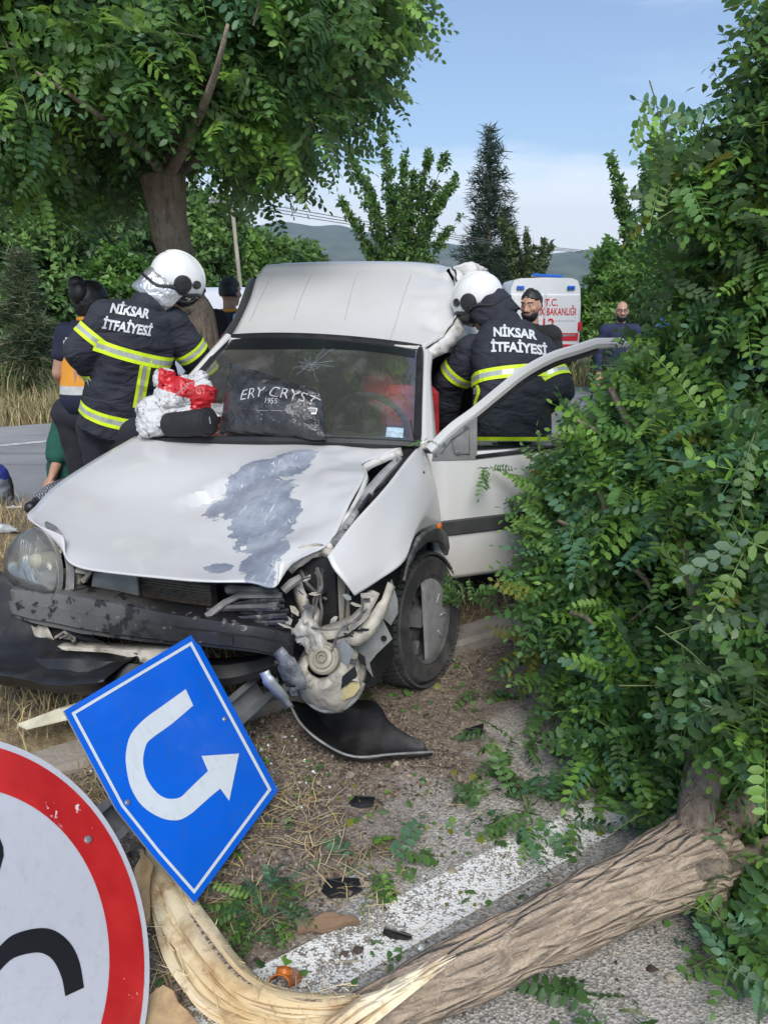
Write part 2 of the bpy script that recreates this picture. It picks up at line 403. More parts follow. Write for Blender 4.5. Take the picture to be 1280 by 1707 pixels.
# worn white edge line
b = NB('worn_road_paint')
w1 = b.noise(60, 5, .7); w2 = b.noise(5, 4); vor = b.n('ShaderNodeTexVoronoi', {'Vector': b.obj(), 'Scale': 150.}).outputs['Distance']
keep = b.rng(b.math('ADD', b.math('ADD', w1, b.math('MULTIPLY', w2, .7)), b.math('MULTIPLY', vor, -.35)), .54, .68)
p = b.n('ShaderNodeBsdfPrincipled', {'Base Color': b.mix(w1, (.62, .61, .57), (.82, .81, .78)), 'Roughness': .85, 'Normal': b.bump(vor, .5, .006)})
t = b.n('ShaderNodeBsdfTransparent'); mx = b.n('ShaderNodeMixShader', {0: keep, 1: t.outputs[0], 2: p.outputs[0]}); b.t.links.new(mx.outputs[0], b.out.inputs[0]); M_line = b.m
m = MB(); m.grid([[RD(u, n, rz(u, n) + .005) for n in (1.29, 1.33, 1.37, 1.41, 1.45)] for u in us2 if -40 < u < 60])
tag(m.build('road_marking', M_line, smooth=180, recalc=True), kind='structure')
# far carriageway with its line
b = NB('far_asphalt'); n1 = b.noise(.9, 5); x, y, z = b.xyz()
wv = b.n('ShaderNodeTexNoise', {'Vector': b.map((.15, 2.2, 1), rot=(0, 0, -R_(34))), 'Scale': 1.6, 'Detail': 4.}).outputs[0]
c = b.mix(b.rng(n1, .3, .7), (.20, .20, .205), (.27, .27, .27)); c = b.mix(b.rng(wv, .55, .68, 0, .55), c, (.12, .12, .125)); c = b.mix(b.rng(b.noise(90, 2), .45, .7, 0, .35), c, (.36, .35, .34))
b.bsdf(c, .9, b.bump(b.noise(140, 3), .3, .004)); M_far = b.m
uf = [-300, -60, -25] + list(np.arange(-14, 30, .6)) + [40, 80, 300]
m = MB(); m.grid([[RD(u, n, drop(*RD(u, n)[:2]) + .006 + (.03 * noise.noise(RD(u, 0) * 1.3) if False else 0)) for n in (6.5 + .1 * noise.noise(Vector((u * .9, 0, 0))), 7, 8, 9, 10, 11.05 + .12 * noise.noise(Vector((u * .7, 3, 0))))] for u in uf])
tag(m.build('far_road', M_far, smooth=180, recalc=True), kind='structure')
m = MB(); m.grid([[RD(u, n, drop(*RD(u, n)[:2]) + .011) for n in (9.5, 9.62)] for u in uf])
tag(m.build('far_road_marking', mat('faded_line', (.46, .46, .45), .9, .3, 8), smooth=180, recalc=True), kind='structure')
# kerb stones of the median
kerb = empty('kerb', RD(0, 2.6), None); kerb['kind'] = 'structure'
Km = [MB().box((0, 0, 0), (.985, .17, .24), bev=.02) for k in range(1)]
km = Km[0].mesh('kerb_stone', M_conc, 40)
for i in range(-5, 16):
    u = i * 1.0 + .3; p = RD(u, 2.60)
    o = link('kerb_stone', km, kerb); a = math.atan2(UY, UX) + random.uniform(-.012, .012)
    o.matrix_basis = Matrix.Translation(p - RD(0, 2.6) + Vector((0, 0, drop(p.x, p.y) - .055 + random.uniform(-.012, .012)))) @ Matrix.Rotation(a, 4, 'Z') @ Matrix.Rotation(random.uniform(-.02, .03), 4, 'X')

# hills
b = NB('wooded_hills'); n1 = b.noise(.016, 6, .65); n2 = b.noise(.004, 4)
c = b.mix(b.rng(n1, .38, .62), (.05, .07, .035), (.11, .13, .07)); c = b.mix(b.rng(n2, .5, .66, 0, .6), c, (.20, .18, .10))
b.bsdf(c, .95); M_hill = b.m
def hill_z(az, r):
    a = math.degrees(az)      # azimuth, 0 = straight ahead
    e = 3.5 + 1.6 * math.exp(-((a + 4) / 5.0) ** 2) + .9 * math.exp(-((a + 11) / 5) ** 2) + .5 * noise.noise(Vector((a * .13, 0, 0))) + .22 * noise.noise(Vector((a * .5, 3, 0))) - .012 * max(0, a)
    return e
m = MB(); gr = []
for a in np.radians(np.arange(-80, 80.1, .5)):
    row = []
    for r in (1500, 1650, 1800, 1950, 2100, 2250, 2400, 2550, 2700):
        t = (r - 1500) / 1100
        top = math.tan(R_(hill_z(a, r))) * 2450 + 1.6
        q = Vector((math.sin(a) * r, math.cos(a) * r, 0))
        z = -12 + (top + 12) * sstep(0, .86, t) * (1 - .15 * sstep(.86, 1.1, t)) + (16 * noise.noise(q * .004) + 7 * noise.noise(q * .012)) * sstep(0, .3, t) * (1 if t < .8 else .35)
        row.append((q.x, q.y, z))
    gr.append(row)
m.grid([[tuple(p) for p in r] for r in crom(np.array(gr).transpose(1, 0, 2), 4)])
tag(m.build('hills', M_hill, smooth=180, recalc=True), kind='structure')
# ================================================================== THE CRASHED VAN (built in its own frame: x to its left side, y backwards, z up)
van = empty('panel_van', CAR_M, 'wrecked white panel van with crushed bonnet and its driver door open', 'van')
# paint: white lacquer, torn off in flakes round the dent so that blue-grey undercoat shows
b = NB('bonnet_paint'); x, y, z = b.xyz()
def blob(cx, cy, rx, ry):
    dx = b.math('DIVIDE', b.math('SUBTRACT', x, cx), rx); dy = b.math('DIVIDE', b.math('SUBTRACT', y, cy), ry)
    return b.math('SQRT', b.math('ADD', b.math('MULTIPLY', dx, dx), b.math('MULTIPLY', dy, dy)))
nf = b.noise(9, 6, .72); nf2 = b.noise(30, 4, .6)
BL = []
for (px, py, ry_, rx) in ((425, 797, .13, .12), (398, 836, .11, .13), (440, 830, .12, .12), (425, 862, .12, .11), (438, 890, .12, .10), (442, 925, .11, .08), (434, 955, .06, .05), (485, 772, .10, .09), (505, 762, .06, .06), (366, 944, .045, .045), (468, 860, .09, .08), (362, 832, .05, .05)):
    q = C(px, py, y=float(np.interp(py, [728, 772, 828, 890, 942, 970], [.45, .13, -.10, -.33, -.56, -.68]))); BL.append(blob(q.x, q.y, rx, ry_))
d = BL[0]
for e in BL[1:]: d = b.math('MINIMUM', d, e)
d = b.math('ADD', d, b.math('ADD', b.math('MULTIPLY', b.math('SUBTRACT', nf, .5), 1.25), b.math('MULTIPLY', b.math('SUBTRACT', nf2, .5), .75)))
bare = b.rng(d, .985, 1.0, 1, 0)
white = b.mix(b.rng(b.noise(3, 6, .6), .52, .75, 0, .28), (.53, .525, .52), (.38, .355, .32))
spots = b.rng(b.noise(55, 3), .74, .77, 0, .6); white = b.mix(spots, white, (.25, .23, .2))
scr = b.n('ShaderNodeTexNoise', {'Vector': b.map((90, 9, 30), rot=(0, 0, .5)), 'Scale': 1., 'Detail': 3.}).outputs[0]
prim = b.mix(b.rng(b.noise(7, 5, .7), .35, .7), (.17, .19, .235), (.31, .335, .38)); prim = b.mix(b.rng(scr, .62, .72, 0, .7), prim, (.55, .57, .58))
c = b.mix(bare, white, prim)
hgt = b.math('ADD', b.math('MULTIPLY', bare, -1.), b.math('MULTIPLY', b.noise(4, 3), .5))
b.bsdf(c, b.rng(bare, 0, 1, .30, .55), b.bump(hgt, .6, .004), coat=.3); M_bonnet = b.m
b = NB('wing_paint'); x, y, z = b.xyz()
scr = b.n('ShaderNodeTexNoise', {'Vector': b.map((30, 14, 120), rot=(.75, 0, 0)), 'Scale': 1.2, 'Detail': 3.}).outputs[0]
q = C(620, 905, x=.76); dx = b.math('MULTIPLY', b.math('SUBTRACT', y, q.y), 7.); dz = b.math('MULTIPLY', b.math('SUBTRACT', z, q.z), 16.)
near = b.rng(b.math('ADD', b.math('MULTIPLY', dx, dx), b.math('MULTIPLY', dz, dz)), .3, 1.3, 1, 0)
mk = b.math('MULTIPLY', near, b.rng(scr, .53, .6))
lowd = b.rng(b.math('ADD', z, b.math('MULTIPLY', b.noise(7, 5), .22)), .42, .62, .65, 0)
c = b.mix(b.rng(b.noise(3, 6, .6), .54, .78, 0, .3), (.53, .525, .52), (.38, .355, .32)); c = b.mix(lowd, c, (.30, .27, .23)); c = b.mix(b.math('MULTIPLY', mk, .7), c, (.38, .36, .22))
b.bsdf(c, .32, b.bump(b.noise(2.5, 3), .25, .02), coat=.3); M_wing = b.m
M_scrape = mat('scraped_paint', (.60, .59, .56), .5, .15, 5, .4, 25, .01, dirt=(.13, .12, .10), ds=11, da=.85)

# ---- bonnet
rows = [[C(px, py, y=yy) for px, py, yy in r] for r in (
    [(226, 728, .43), (330, 726, .45), (430, 727, .45), (520, 732, .44), (600, 737, .42), (668, 746, .38)],
    [(150, 772, .12), (270, 772, .14), (400, 773, .14), (500, 766, .15), (556, 765, .2), (606, 773, .24)],
    [(95, 808, -.13), (220, 830, -.10), (350, 828, -.08), (455, 822, -.10), (540, 808, -.06), (609, 790, .04)],
    [(62, 842, -.34), (190, 880, -.34), (320, 890, -.33), (430, 890, -.30), (510, 872, -.28), (580, 848, -.22)],
    [(48, 864, -.48), (150, 922, -.55), (290, 938, -.57), (415, 942, -.52), (478, 918, -.47), (545, 909, -.42)],
    [(106, 893, -.56), (128, 945, -.64), (300, 966, -.70), (405, 971, -.66), (458, 979, -.62), (466, 938, -.56)])]
a = patch(rows, 9, 9)
cr0, cr1 = C(325, 832, y=-.08), C(520, 758, y=.22)
for i in range(a.shape[0]):
    for j in range(a.shape[1]):
        p = a[i, j]; dx, dy = cr1.x - cr0.x, cr1.y - cr0.y; L2 = dx * dx + dy * dy
        s_ = ((p[0] - cr0.x) * dx + (p[1] - cr0.y) * dy) / L2; side = ((p[0] - cr0.x) * dy - (p[1] - cr0.y) * dx) / math.sqrt(L2)
        k = sstep(-.25, .1, s_) * (1 - sstep(.8, 1.1, s_))
        p[2] += k * (.010 * (1 - sstep(0, .12, -side)) if side < 0 else -.032 * (1 - sstep(.0, .30, side)) * sstep(0, .02, side))
        q = Vector((p[0] * 5, p[1] * 5, 0)); w = sstep(.1, .4, p[0])
        p[2] += w * (.014 * noise.noise(q) + .006 * noise.noise(q * 2.7)) + .003 * noise.noise(q * .6)
m = MB(); m.grid([[tuple(p) for p in r] for r in a]); hood = m.build('bonnet', M_bonnet, van, 30, recalc=True, solid=.006)
# folded lip where the bonnet edge turned up
m = MB(); e0 = curve([C(668, 746, y=.38), C(640, 757, y=.33), C(606, 774, y=.24), C(610, 790, y=.06), C(590, 835, y=-.16), C(545, 909, y=-.42)], 6)
m.grid([[p, p + Vector((.012, -.01, -.032 - .02 * noise.noise(p * 9)))] for p in e0]); m.build('bonnet_edge', M_scrape, hood, 60, solid=.005)
# curled scraps of lacquer standing up round the bare patch
hb = BVHTree.FromPolygons([v.co for v in hood.data.vertices], [p.vertices for p in hood.data.polygons])
for px, py, an, L in ((352, 838, .6, .035), (372, 862, 1.2, .025), (470, 800, 2.4, .03), (486, 872, 1.8, .03), (408, 918, .9, .025), (500, 782, 2.0, .03), (455, 945, 2.6, .022)):
    h = hb.ray_cast(_co, (_cr @ ray(px, py)).normalized())
    if h[0] is None: continue
    p = h[0]; dx_ = Vector((math.cos(an), math.sin(an), 0)); dy_ = Vector((-dx_.y, dx_.x, 0)); up_ = Vector((0, 0, 1)); m = MB()
    m.grid([[p + dx_ * (L * (u - .5)) + dy_ * (L * .45 * v * (1 - .5 * abs(u - .5))) + up_ * (.003 + L * .45 * v * v + .006 * noise.noise(Vector((u * 5, v * 3, an)))) for v in (0, .35, .7, 1)] for u in (0, .2, .4, .6, .8, 1)]); m.build('paint_flake', M_white, hood, 60, solid=.001)

# ---- wings
rows = [[C(px, py, y=yy) for px, py, yy in r] for r in (
    [(546, 928, -.50), (590, 870, -.34), (640, 815, -.12), (692, 750, .26), (706, 752, .42)],
    [(556, 948, -.52), (610, 905, -.36), (664, 845, -.10), (708, 790, .22), (722, 788, .42)],
    [(574, 970, -.52), (627, 942, -.38), (672, 892, -.18), (716, 836, .17), (732, 832, .42)],
    [(591, 993, -.50), (630, 968, -.40), (673, 936, -.27), (694, 890, -.06), (737, 877, .40)])]
m = MB(); m.grid([[tuple(p) for p in r] for r in patch(rows, 7, 7)]); wing = m.build('front_wing', M_wing, van, 50, recalc=True, solid=.005)
# the far wing, mostly behind the headlight
m = MB(); rows = [[(-.66, .45, .90), (-.70, .1, .85), (-.70, -.25, .74), (-.645, -.47, .68)], [(-.80, .45, .75), (-.80, .1, .74), (-.78, -.25, .66), (-.70, -.46, .60)], [(-.81, .45, .45), (-.81, .33, .62), (-.80, -.3, .60), (-.72, -.5, .45)]]
m.grid([[tuple(p) for p in r] for r in patch(rows, 4, 4)]); m.build('front_wing', M_wing, van, 50, recalc=True, solid=.005)
p0 = C(732, 877, x=.825); MB().ell(p0, (.012, .022, .014), nu=12, nv=8).build('side_marker', mat('amber_lens', (.55, .13, .02), .25, .1, spec=.6), wing)
# aerial lying over the wing
m = MB(); m.tube([C(684, 700, y=.40), C(692, 745, y=.30), C(700, 784, y=.22)], [.0025, .003, .006], 6); m.ell(C(702, 788, y=.215), (.016, .022, .010), nu=10, nv=6); m.build('aerial', M_black, van)
# wheel-arch flare in black plastic
m = MB(); arc = curve([C(668, 962, y=-.24), C(676, 930, y=-.20), C(690, 902, y=-.06), C(712, 886, y=.14), C(732, 892, y=.34), C(741, 920, y=.44), C(742, 948, y=.47)], 6)
rr = [.012, .022, .030, .034, .034, .032, .026]; rr = [rr[min(6, i // 6)] for i in range(len(arc))]
m.tube([p + Vector((.012, 0, -.012)) for p in arc], rr, 8, flat=.55, up=(1, 0, 0)); m.build('arch_flare', mat('scuffed_plastic', (.035, .035, .037), .6, .3, 10, .2, 60, .003, dirt=(.22, .22, .21), ds=7, da=.8), van)
# dark well behind the wheel
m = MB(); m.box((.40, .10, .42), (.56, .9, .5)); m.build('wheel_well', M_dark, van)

# ---- windscreen and pillars
TL, TR, BR, BL_ = C(385, 563, y=1.12), C(700, 580, y=1.08), C(695, 742, y=.40), Vector((-.70, .42, .93))
def scr_pt(s, t, lift=0.):
    p = (TL * (1 - s) + TR * s) * (1 - t) + (BL_ * (1 - s) + BR * s) * t
    k = 4 * s * (1 - s); p = p + Vector((0, -.075 * k, .03 * k)); return p + Vector((0, -.55, .83)) * lift
b = NB('windscreen_glass'); fr = b.n('ShaderNodeFresnel', {'IOR': 1.55}); tr = b.n('ShaderNodeBsdfTransparent', {'Color': (.80, .86, .84, 1)}); gl = b.n('ShaderNodeBsdfGlossy', {'Roughness': .03, 'Color': (1, 1, 1, 1)})
dust_sheen = b.rng(b.noise(4, 6, .65), .5, .8, 0.08, .26); df = b.n('ShaderNodeBsdfDiffuse', {'Color': (.45, .45, .42, 1)})  # dust film, thickened to paint in a pale sheen the reflection lacks
mx = b.n('ShaderNodeMixShader', {0: b.math('MULTIPLY', fr.outputs[0], 2.8), 1: tr.outputs[0], 2: gl.outputs[0]}); mx2 = b.n('ShaderNodeMixShader', {0: dust_sheen, 1: mx.outputs[0], 2: df.outputs[0]})
b.t.links.new(mx2.outputs[0], b.out.inputs[0]); M_glass = b.m
m = MB(); N = 14
m.grid([[scr_pt(.012 + s / N * .976, .03 + t / N * .95) for s in range(N + 1)] for t in range(N + 1)])
ws = m.build('windscreen', M_glass, van, 180, recalc=True)
m = MB(); ring = [scr_pt(s / 16, 0) for s in range(17)] + [scr_pt(1, t / 12) for t in range(1, 13)] + [scr_pt(1 - s / 16, 1) for s in range(1, 17)] + [scr_pt(0, 1 - t / 12) for t in range(1, 13)]
m.tube(ring, .019, 6, cap=False); m.build('windscreen_seal', M_black, ws)
m = MB(); m.grid([[scr_pt(.02 + .96 * s / 12, .02 + .11 * t / 2 * (1 + .15 * math.sin(s * .5)), .003) for s in range(13)] for t in range(3)]); m.build('sun_band', mat('tint_band', (.012, .014, .016), .15, .1), ws)
m = MB(); cc = (.54, .30)
for k in range(13):
    an = k * 2 * math.pi / 13 + random.uniform(-.15, .15); L = random.uniform(.05, .17); pts = []
    for j in range(6):
        r = L * j / 5; pts.append(scr_pt(cc[0] + r * math.cos(an) * .9 + random.uniform(-.006, .006), cc[1] + r * math.sin(an) * 1.3 + random.uniform(-.008, .008), .004))
    m.tube(pts, .0009, 4)
for r in (.022, .045):
    m.tube([scr_pt(cc[0] + r * math.cos(a_ * .7) * random.uniform(.9, 1.1), cc[1] + 1.3 * r * math.sin(a_ * .7) * random.uniform(.9, 1.1), .004) for a_ in range(0, 7)], .0006, 4)
m.build('crack', mat('crushed_glass', (.22, .25, .27), .35, .1), ws)
m = MB(); q = C(513, 585, y=1.04); m.box(q + Vector((0, -.01, 0)), (.05, .012, .03), bev=.004); m.build('mirror_foot', mat('grey_bracket', (.35, .35, .34), .5, .2), ws)
m = MB(); q = scr_pt(.925, .915, .004); m.grid([[scr_pt(.90, .86, .004), scr_pt(.955, .86, .004)], [scr_pt(.90, .95, .004), scr_pt(.955, .95, .004)]]); m.build('sticker', mat('windscreen_sticker', (.35, .45, .52), .5, .3, 30), ws)
# left pillar
pill = [[C(698, 748, y=.42), C(724, 752, y=.50)], [C(700, 690, y=.62), C(718, 690, y=.70)], [C(703, 630, y=.88), C(714, 625, y=.95)], [C(705, 580, y=1.10), C(722, 572, y=1.22)]]
m = MB(); m.grid([[tuple(p) for p in r] for r in patch(pill, 5, 3)]); m.build('windscreen_pillar', M_white, van, 60, solid=.045)
m = MB(); m.tube([(-.70, .42, .93), (-.64, .8, 1.17), TL + Vector((-.01, 0, 0))], .03, 8); m.build('windscreen_pillar', M_white, van)

# ---- raised roof over the load bay
rows = [[C(px, py, y=yy) for px, py, yy in r] for r in (
    [(382, 566, 1.12), (450, 567, 1.07), (540, 569, 1.05), (630, 574, 1.05), (704, 581, 1.08)],
    [(398, 540, 1.25), (462, 536, 1.24), (548, 536, 1.23), (640, 540, 1.24), (742, 553, 1.24)],
    [(417, 499, 1.45), (474, 493, 1.46), (555, 492, 1.46), (655, 495, 1.46), (762, 508, 1.42)],
    [(431, 458, 1.68), (486, 456, 1.72), (570, 455, 1.73), (665, 456, 1.72), (757, 466, 1.66)],
    [(456, 442, 1.86), (505, 438, 1.92), (590, 436, 1.94), (680, 437, 1.92), (748, 444, 1.84)])]
rows.append([Vector((x_, 2.6, 1.81 - .06 * (x_ / .62) ** 4)) for x_ in (-.62, -.4, 0, .35, .60)])
rows.append([Vector((x_, 3.45, 1.78 - .06 * (x_ / .62) ** 4)) for x_ in (-.62, -.4, 0, .35, .60)])
a = patch(rows, 8, 9)
dent = C(735, 530, y=1.35)
for i in range(a.shape[0]):
    for j in range(a.shape[1]):
        p = Vector(a[i, j]); w = sstep(.36, .56, p.x) * (1 - sstep(2.3, 2.8, p.y)) * sstep(1.2, 1.32, p.y); q = p * 6
        a[i, j, 2] -= w * (.030 * abs(noise.noise(q)) * 2 + .016 * noise.noise(q * 2.6)); a[i, j, 0] -= w * .03 * noise.noise(q * 1.4)
        r = (p - dent).length; a[i, j, 2] -= .03 * math.exp(-(r / .09) ** 2)
roofg = a
m = MB(); m.grid([[tuple(p) for p in r] for r in a]); roof = m.build('roof', M_white, van, 40, recalc=True, solid=.004)
rb = bvh_of(roof)
def on_roof(x_, y_):
    h = rb.ray_cast(Vector((x_, y_, 3)), Vector((0, 0, -1))); return h[0] + Vector((0, -.001, .003)) if h[0] else None
for pa, pb in (((455, 462, 1.68), (417, 541, 1.25)), ((520, 460, 1.7), (490, 540, 1.24)), ((595, 458, 1.7), (575, 540, 1.24)), ((686, 457, 1.7), (650, 566, 1.1))):
    A, B = C(*pa[:2], y=pa[2]), C(*pb[:2], y=pb[2]); pts = [on_roof(A.x + (B.x - A.x) * k / 14, A.y + (B.y - A.y) * k / 14) for k in range(15)]
    pts = [p for p in pts if p]
    MB().tube(pts, .0014, 5, flat=1).build('roof_seam', mat('seam_white', (.44, .44, .44), .5, .1, 20, dirt=(.2, .19, .18), ds=12, da=.5), roof)
# drip rail over the windscreen
m = MB(); m.tube([Vector(p) + Vector((0, -.012, .002)) for p in crom([tuple(p) for p in rows[0]], 6)], .011, 6); m.build('roof_lip', mat('grubby_white', (.58, .57, .54), .5, .15, 20, dirt=(.12, .11, .1), ds=14, da=.7), roof)
# crushed side of the load bay
top = [C(705, 582, y=1.10), C(742, 556, y=1.24), C(763, 512, y=1.42), C(759, 470, y=1.66), C(752, 447, y=1.84), Vector((.60, 2.6, 1.74)), Vector((.60, 3.45, 1.72))]
mid = [C(716, 574, y=1.22), C(752, 556, y=1.36), C(783, 515, y=1.62), C(800, 478, y=1.85), C(812, 452, y=2.05), Vector((.74, 2.7, 1.60)), Vector((.74, 3.45, 1.58))]
low = [C(718, 592, y=1.25), C(760, 575, y=1.44), Vector((.76, 1.66, 1.30)), Vector((.78, 1.9, 1.30)), Vector((.80, 2.15, 1.32)), Vector((.80, 2.7, 1.30)), Vector((.80, 3.45, 1.30))]
bot = [Vector((.77, 1.40, 1.32)), Vector((.79, 1.48, 1.28)), Vector((.81, 1.6, .45)), Vector((.82, 1.9, .42)), Vector((.82, 2.15, .62)), Vector((.82, 2.8, .62)), Vector((.82, 3.45, .42))]
a = patch([top, mid, low, bot], 12, 11)
for i in range(a.shape[0]):
    for j in range(a.shape[1]):
        p = Vector(a[i, j]); w = (1 - sstep(2.0, 2.5, p.y)) * sstep(1.35, 1.55, p.z) * sstep(0, 3, i); q = p * 9
        a[i, j, 0] -= w * (.07 * (1 - abs(noise.noise(q * .8))) ** 2 - .03 + .03 * noise.noise(q * 2.6)); a[i, j, 2] += w * .03 * noise.noise(q * 1.9 + Vector((5, 0, 0))); a[i, j, 1] += w * .03 * noise.noise(q * 1.5 + Vector((0, 5, 0)))
m = MB(); m.grid([[tuple(p) for p in r] for r in a]); sidep = m.build('side_panel', M_scrape, van, 14, recalc=True, solid=.004)
# split edge hanging along the crush line
m = MB(); cl = curve([C(705, 583, y=1.08), C(741, 556, y=1.22), C(764, 512, y=1.40), C(758, 470, y=1.62), C(752, 447, y=1.8)], 6)
m.grid([[p + Vector((0, -.006, .006)), p + Vector((.022 + .03 * noise.noise(p * 11), -.02, -.018 - .02 * noise.noise(p * 17))), p + Vector((.05 + .03 * noise.noise(p * 13), .01, -.05))] for p in cl])
m.build('torn_edge', M_scrape, sidep, 40, solid=.003)
m = MB(); m.tube([C(770, 455, y=1.84) , C(776, 478, y=1.8), C(770, 500, y=1.6), C(774, 520, y=1.5)], [.012, .02, .016, .01], 6, flat=.4); m.build('dark_tear', M_dark, sidep)
cr_ = [p + Vector((.010 + .02 * noise.noise(p * 23), -.010, .004 + .012 * noise.noise(p * 31))) for p in cl]
MB().tube(cr_, [.003 + .007 * abs(noise.noise(p * 40)) for p in cr_], 5, flat=.5).build('dark_tear', M_dark, sidep)
for pts_ in (((752, 452), (757, 470), (751, 492), (758, 515)), ((742, 500), (752, 520), (748, 540)), ((775, 470), (790, 462), (806, 470)), ((738, 452), (736, 480), (744, 510))):
    pp = [C(px, py, y=1.28 + (555 - py) * .0058) + Vector((.008, -.02, .008)) for px, py in pts_]; MB().tube(curve(pp, 5), [.0025 + .004 * abs(noise.noise(p * 33)) for p in curve(pp, 5)], 4).build('crease', mat('crease_shade', (.10, .085, .07), .8, .4, 30), sidep)  # dark tubes drawn in as the shade inside the folds
# rear roof hump seen past the helmet, far side, tail
m = MB(); m.grid([[(-.62, y_, z_) if z_ > 1.7 else (-.80 + (.06 if z_ > 1.4 else 0), y_, z_) for z_ in (1.74, 1.5, 1.2, .8, .42)] for y_ in (1.6, 2.2, 2.8, 3.45)]); m.grid([[(-.70, .42, .92), (-.80, .45, .88), (-.81, .45, .4)], [(-.62, 1.1, 1.36), (-.78, 1.2, .88), (-.81, 1.2, .4)], [(-.60, 1.7, 1.72), (-.78, 1.7, .9), (-.81, 1.7, .4)]])
m.build('side_panel', M_white, van, 40, recalc=True)
m = MB(); m.grid([[(-.62, 3.45, 1.74), (-.3, 3.45, 1.79), (.3, 3.45, 1.79), (.62, 3.45, 1.74)], [(-.8, 3.47, 1.2), (-.3, 3.47, 1.2), (.3, 3.47, 1.2), (.8, 3.47, 1.2)], [(-.8, 3.47, .4), (-.3, 3.47, .4), (.3, 3.47, .4), (.8, 3.47, .4)]]); m.build('tailgate', M_white, van, 40, recalc=True)
# ---- cabin
m = MB(); m.box((0, 1.75, .25), (1.5, 3.3, .06)); m.box((0, 1.9, .72), (1.42, .04, .95)); m.box((-.55, 1.9, 1.35), (.4, .04, .35)); m.box((.5, 1.9, 1.35), (.4, .04, .35)); m.build('floor_and_bulkhead', mat('cabin_trim', (.085, .085, .085), .8, .3, 6), van)
m = MB(); m.box((0, .62, .80), (1.36, .40, .16), bev=.05); m.box((.36, .66, .90), (.40, .22, .10), bev=.04); m.box((0, .58, .62), (1.3, .3, .3)); m.build('dashboard', mat('dash_plastic', (.05, .05, .053), .6, .3, 14, .2, 200, .001), van)
for sx, nm_ in ((-.36, 'plain'), (.36, 'red')):
    m = MB(); m.box((sx, 1.15, .48), (.5, .52, .16), bev=.05); m.box((sx, 1.48, .82), (.48, .14, .62), Matrix.Rotation(-.25, 3, 'X'), bev=.05); m.box((sx, 1.60, 1.22), (.26, .09, .18), bev=.035)
    m.build('seat', mat('seat_cloth', (.025, .026, .03), .95, .3, 30) if nm_ == 'plain' else mat('red_cover', (.33, .012, .018), .8, .4, 8, .3, 14, .02), van)
m = MB(); m.box((.50, 1.0, .98), (.30, .1, .34), bev=.04); m.ell((.30, 1.2, 1.12), (.12, .08, .13)); m.build('red_cloth', mat('red_cover', (.33, .012, .018)), van)
sw = Matrix.Translation((.345, .80, .965)) @ Matrix.Rotation(R_(-62), 4, 'X')
m = MB(); m.tube([sw @ Vector((.185 * math.cos(t_ * math.pi / 16), .185 * math.sin(t_ * math.pi / 16), 0)) for t_ in range(33)], .016, 8, cap=False)
for an in (0, math.pi, 1.5 * math.pi): m.tube([sw @ Vector((.05 * math.cos(an), .05 * math.sin(an), -.02)), sw @ Vector((.18 * math.cos(an), .18 * math.sin(an), 0))], [.03, .014], 6, flat=.5)
m.lathe([(0, .015), (.05, .01), (.07, -.02), (.05, -.12)], sw, 16); m.build('steering_wheel', M_black, van)
m = MB(); m.box((0, 1.9, 1.32), (.5, .02, .26)); m.build('bulkhead_window', mat('bulkhead_glass', (.28, .25, .10), .3, .3, 5), van)
m = MB(); m.box((.79, 1.40, .84), (.07, .09, 1.05), Matrix.Rotation(.04, 3, 'Y'), bev=.02); m.box((.75, .95, .30), (.12, 1.0, .10), bev=.02); m.build('door_frame', M_white, van)
m = MB(); m.ell((.52, 1.28, .86), (.06, .06, .12)); m.build('green_bottle', mat('green_plastic', (.02, .22, .05), .35, .1), van)
# ---- open driver's door
DA = R_(56); Dx = Vector((math.sin(DA), math.cos(DA), 0)); Dn = Vector((math.cos(DA), -math.sin(DA), 0)); DH = Vector((.785, .44, 0))
door = link('driver_door', MB().mesh('d', M_white), van)
_o = _co
def D(px, py, off=0.):
    d_ = _cr @ ray(px, py); h = DH + Dn * off; return _co + d_ * (Dn.dot(h - _co) / Dn.dot(d_))
def DL(s_, z_, off=0.): return DH + Dx * s_ + Vector((0, 0, z_)) + Dn * off
b = NB('door_paint'); x, y, z = b.xyz()
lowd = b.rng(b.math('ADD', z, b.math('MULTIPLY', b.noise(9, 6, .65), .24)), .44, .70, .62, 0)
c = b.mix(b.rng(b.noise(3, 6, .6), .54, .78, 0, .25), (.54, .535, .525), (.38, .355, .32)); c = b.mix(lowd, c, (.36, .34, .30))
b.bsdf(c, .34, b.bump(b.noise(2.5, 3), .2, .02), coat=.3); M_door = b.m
rows = [[DL(s_, z_, .012 * math.sin(math.pi * min(1, max(0, (z_ - .3) / .6)))) for s_ in (-.06, .25, .6, .97)] for z_ in (.90, .74, .57, .42, .335)]
rows[0] = [DL(-.075, .905), DL(.25, .895), DL(.6, .89), DL(.97, .90)]
m = MB(); m.grid([[tuple(p) for p in r] for r in patch(rows, 4, 4)])
old = door.data; door.data = m.mesh('driver_door', M_door, 50); md = door.modifiers.new('thickness', 'SOLIDIFY'); md.thickness = .07; md.offset = -1 if False else 0
fr_ = curve([D(716, 752), D(752, 716), D(790, 688), D(830, 655), D(872, 622), D(918, 597), D(958, 584), D(992, 573)], 5)
m = MB(); m.tube(fr_ + [DL(.93, 1.34), DL(.965, 1.2), DL(.975, .92)], .026, 8, flat=.8, up=tuple(Dn)); m.build('window_frame', M_white, door)
m = MB(); m.tube([p + Vector((0, 0, -.032)) + Dx * .012 for p in fr_[6:]] , .011, 6); m.build('window_rubber', M_black, door)
m = MB(); m.prism([D(790, 757, .012), D(790, 695, .012), D(776, 705, .012), D(718, 754, .012), D(716, 766, .012), D(790, 764, .012)], Dn * .03); mb_ = m.build('mirror_base', M_greyplate, door, 20)
m = MB()
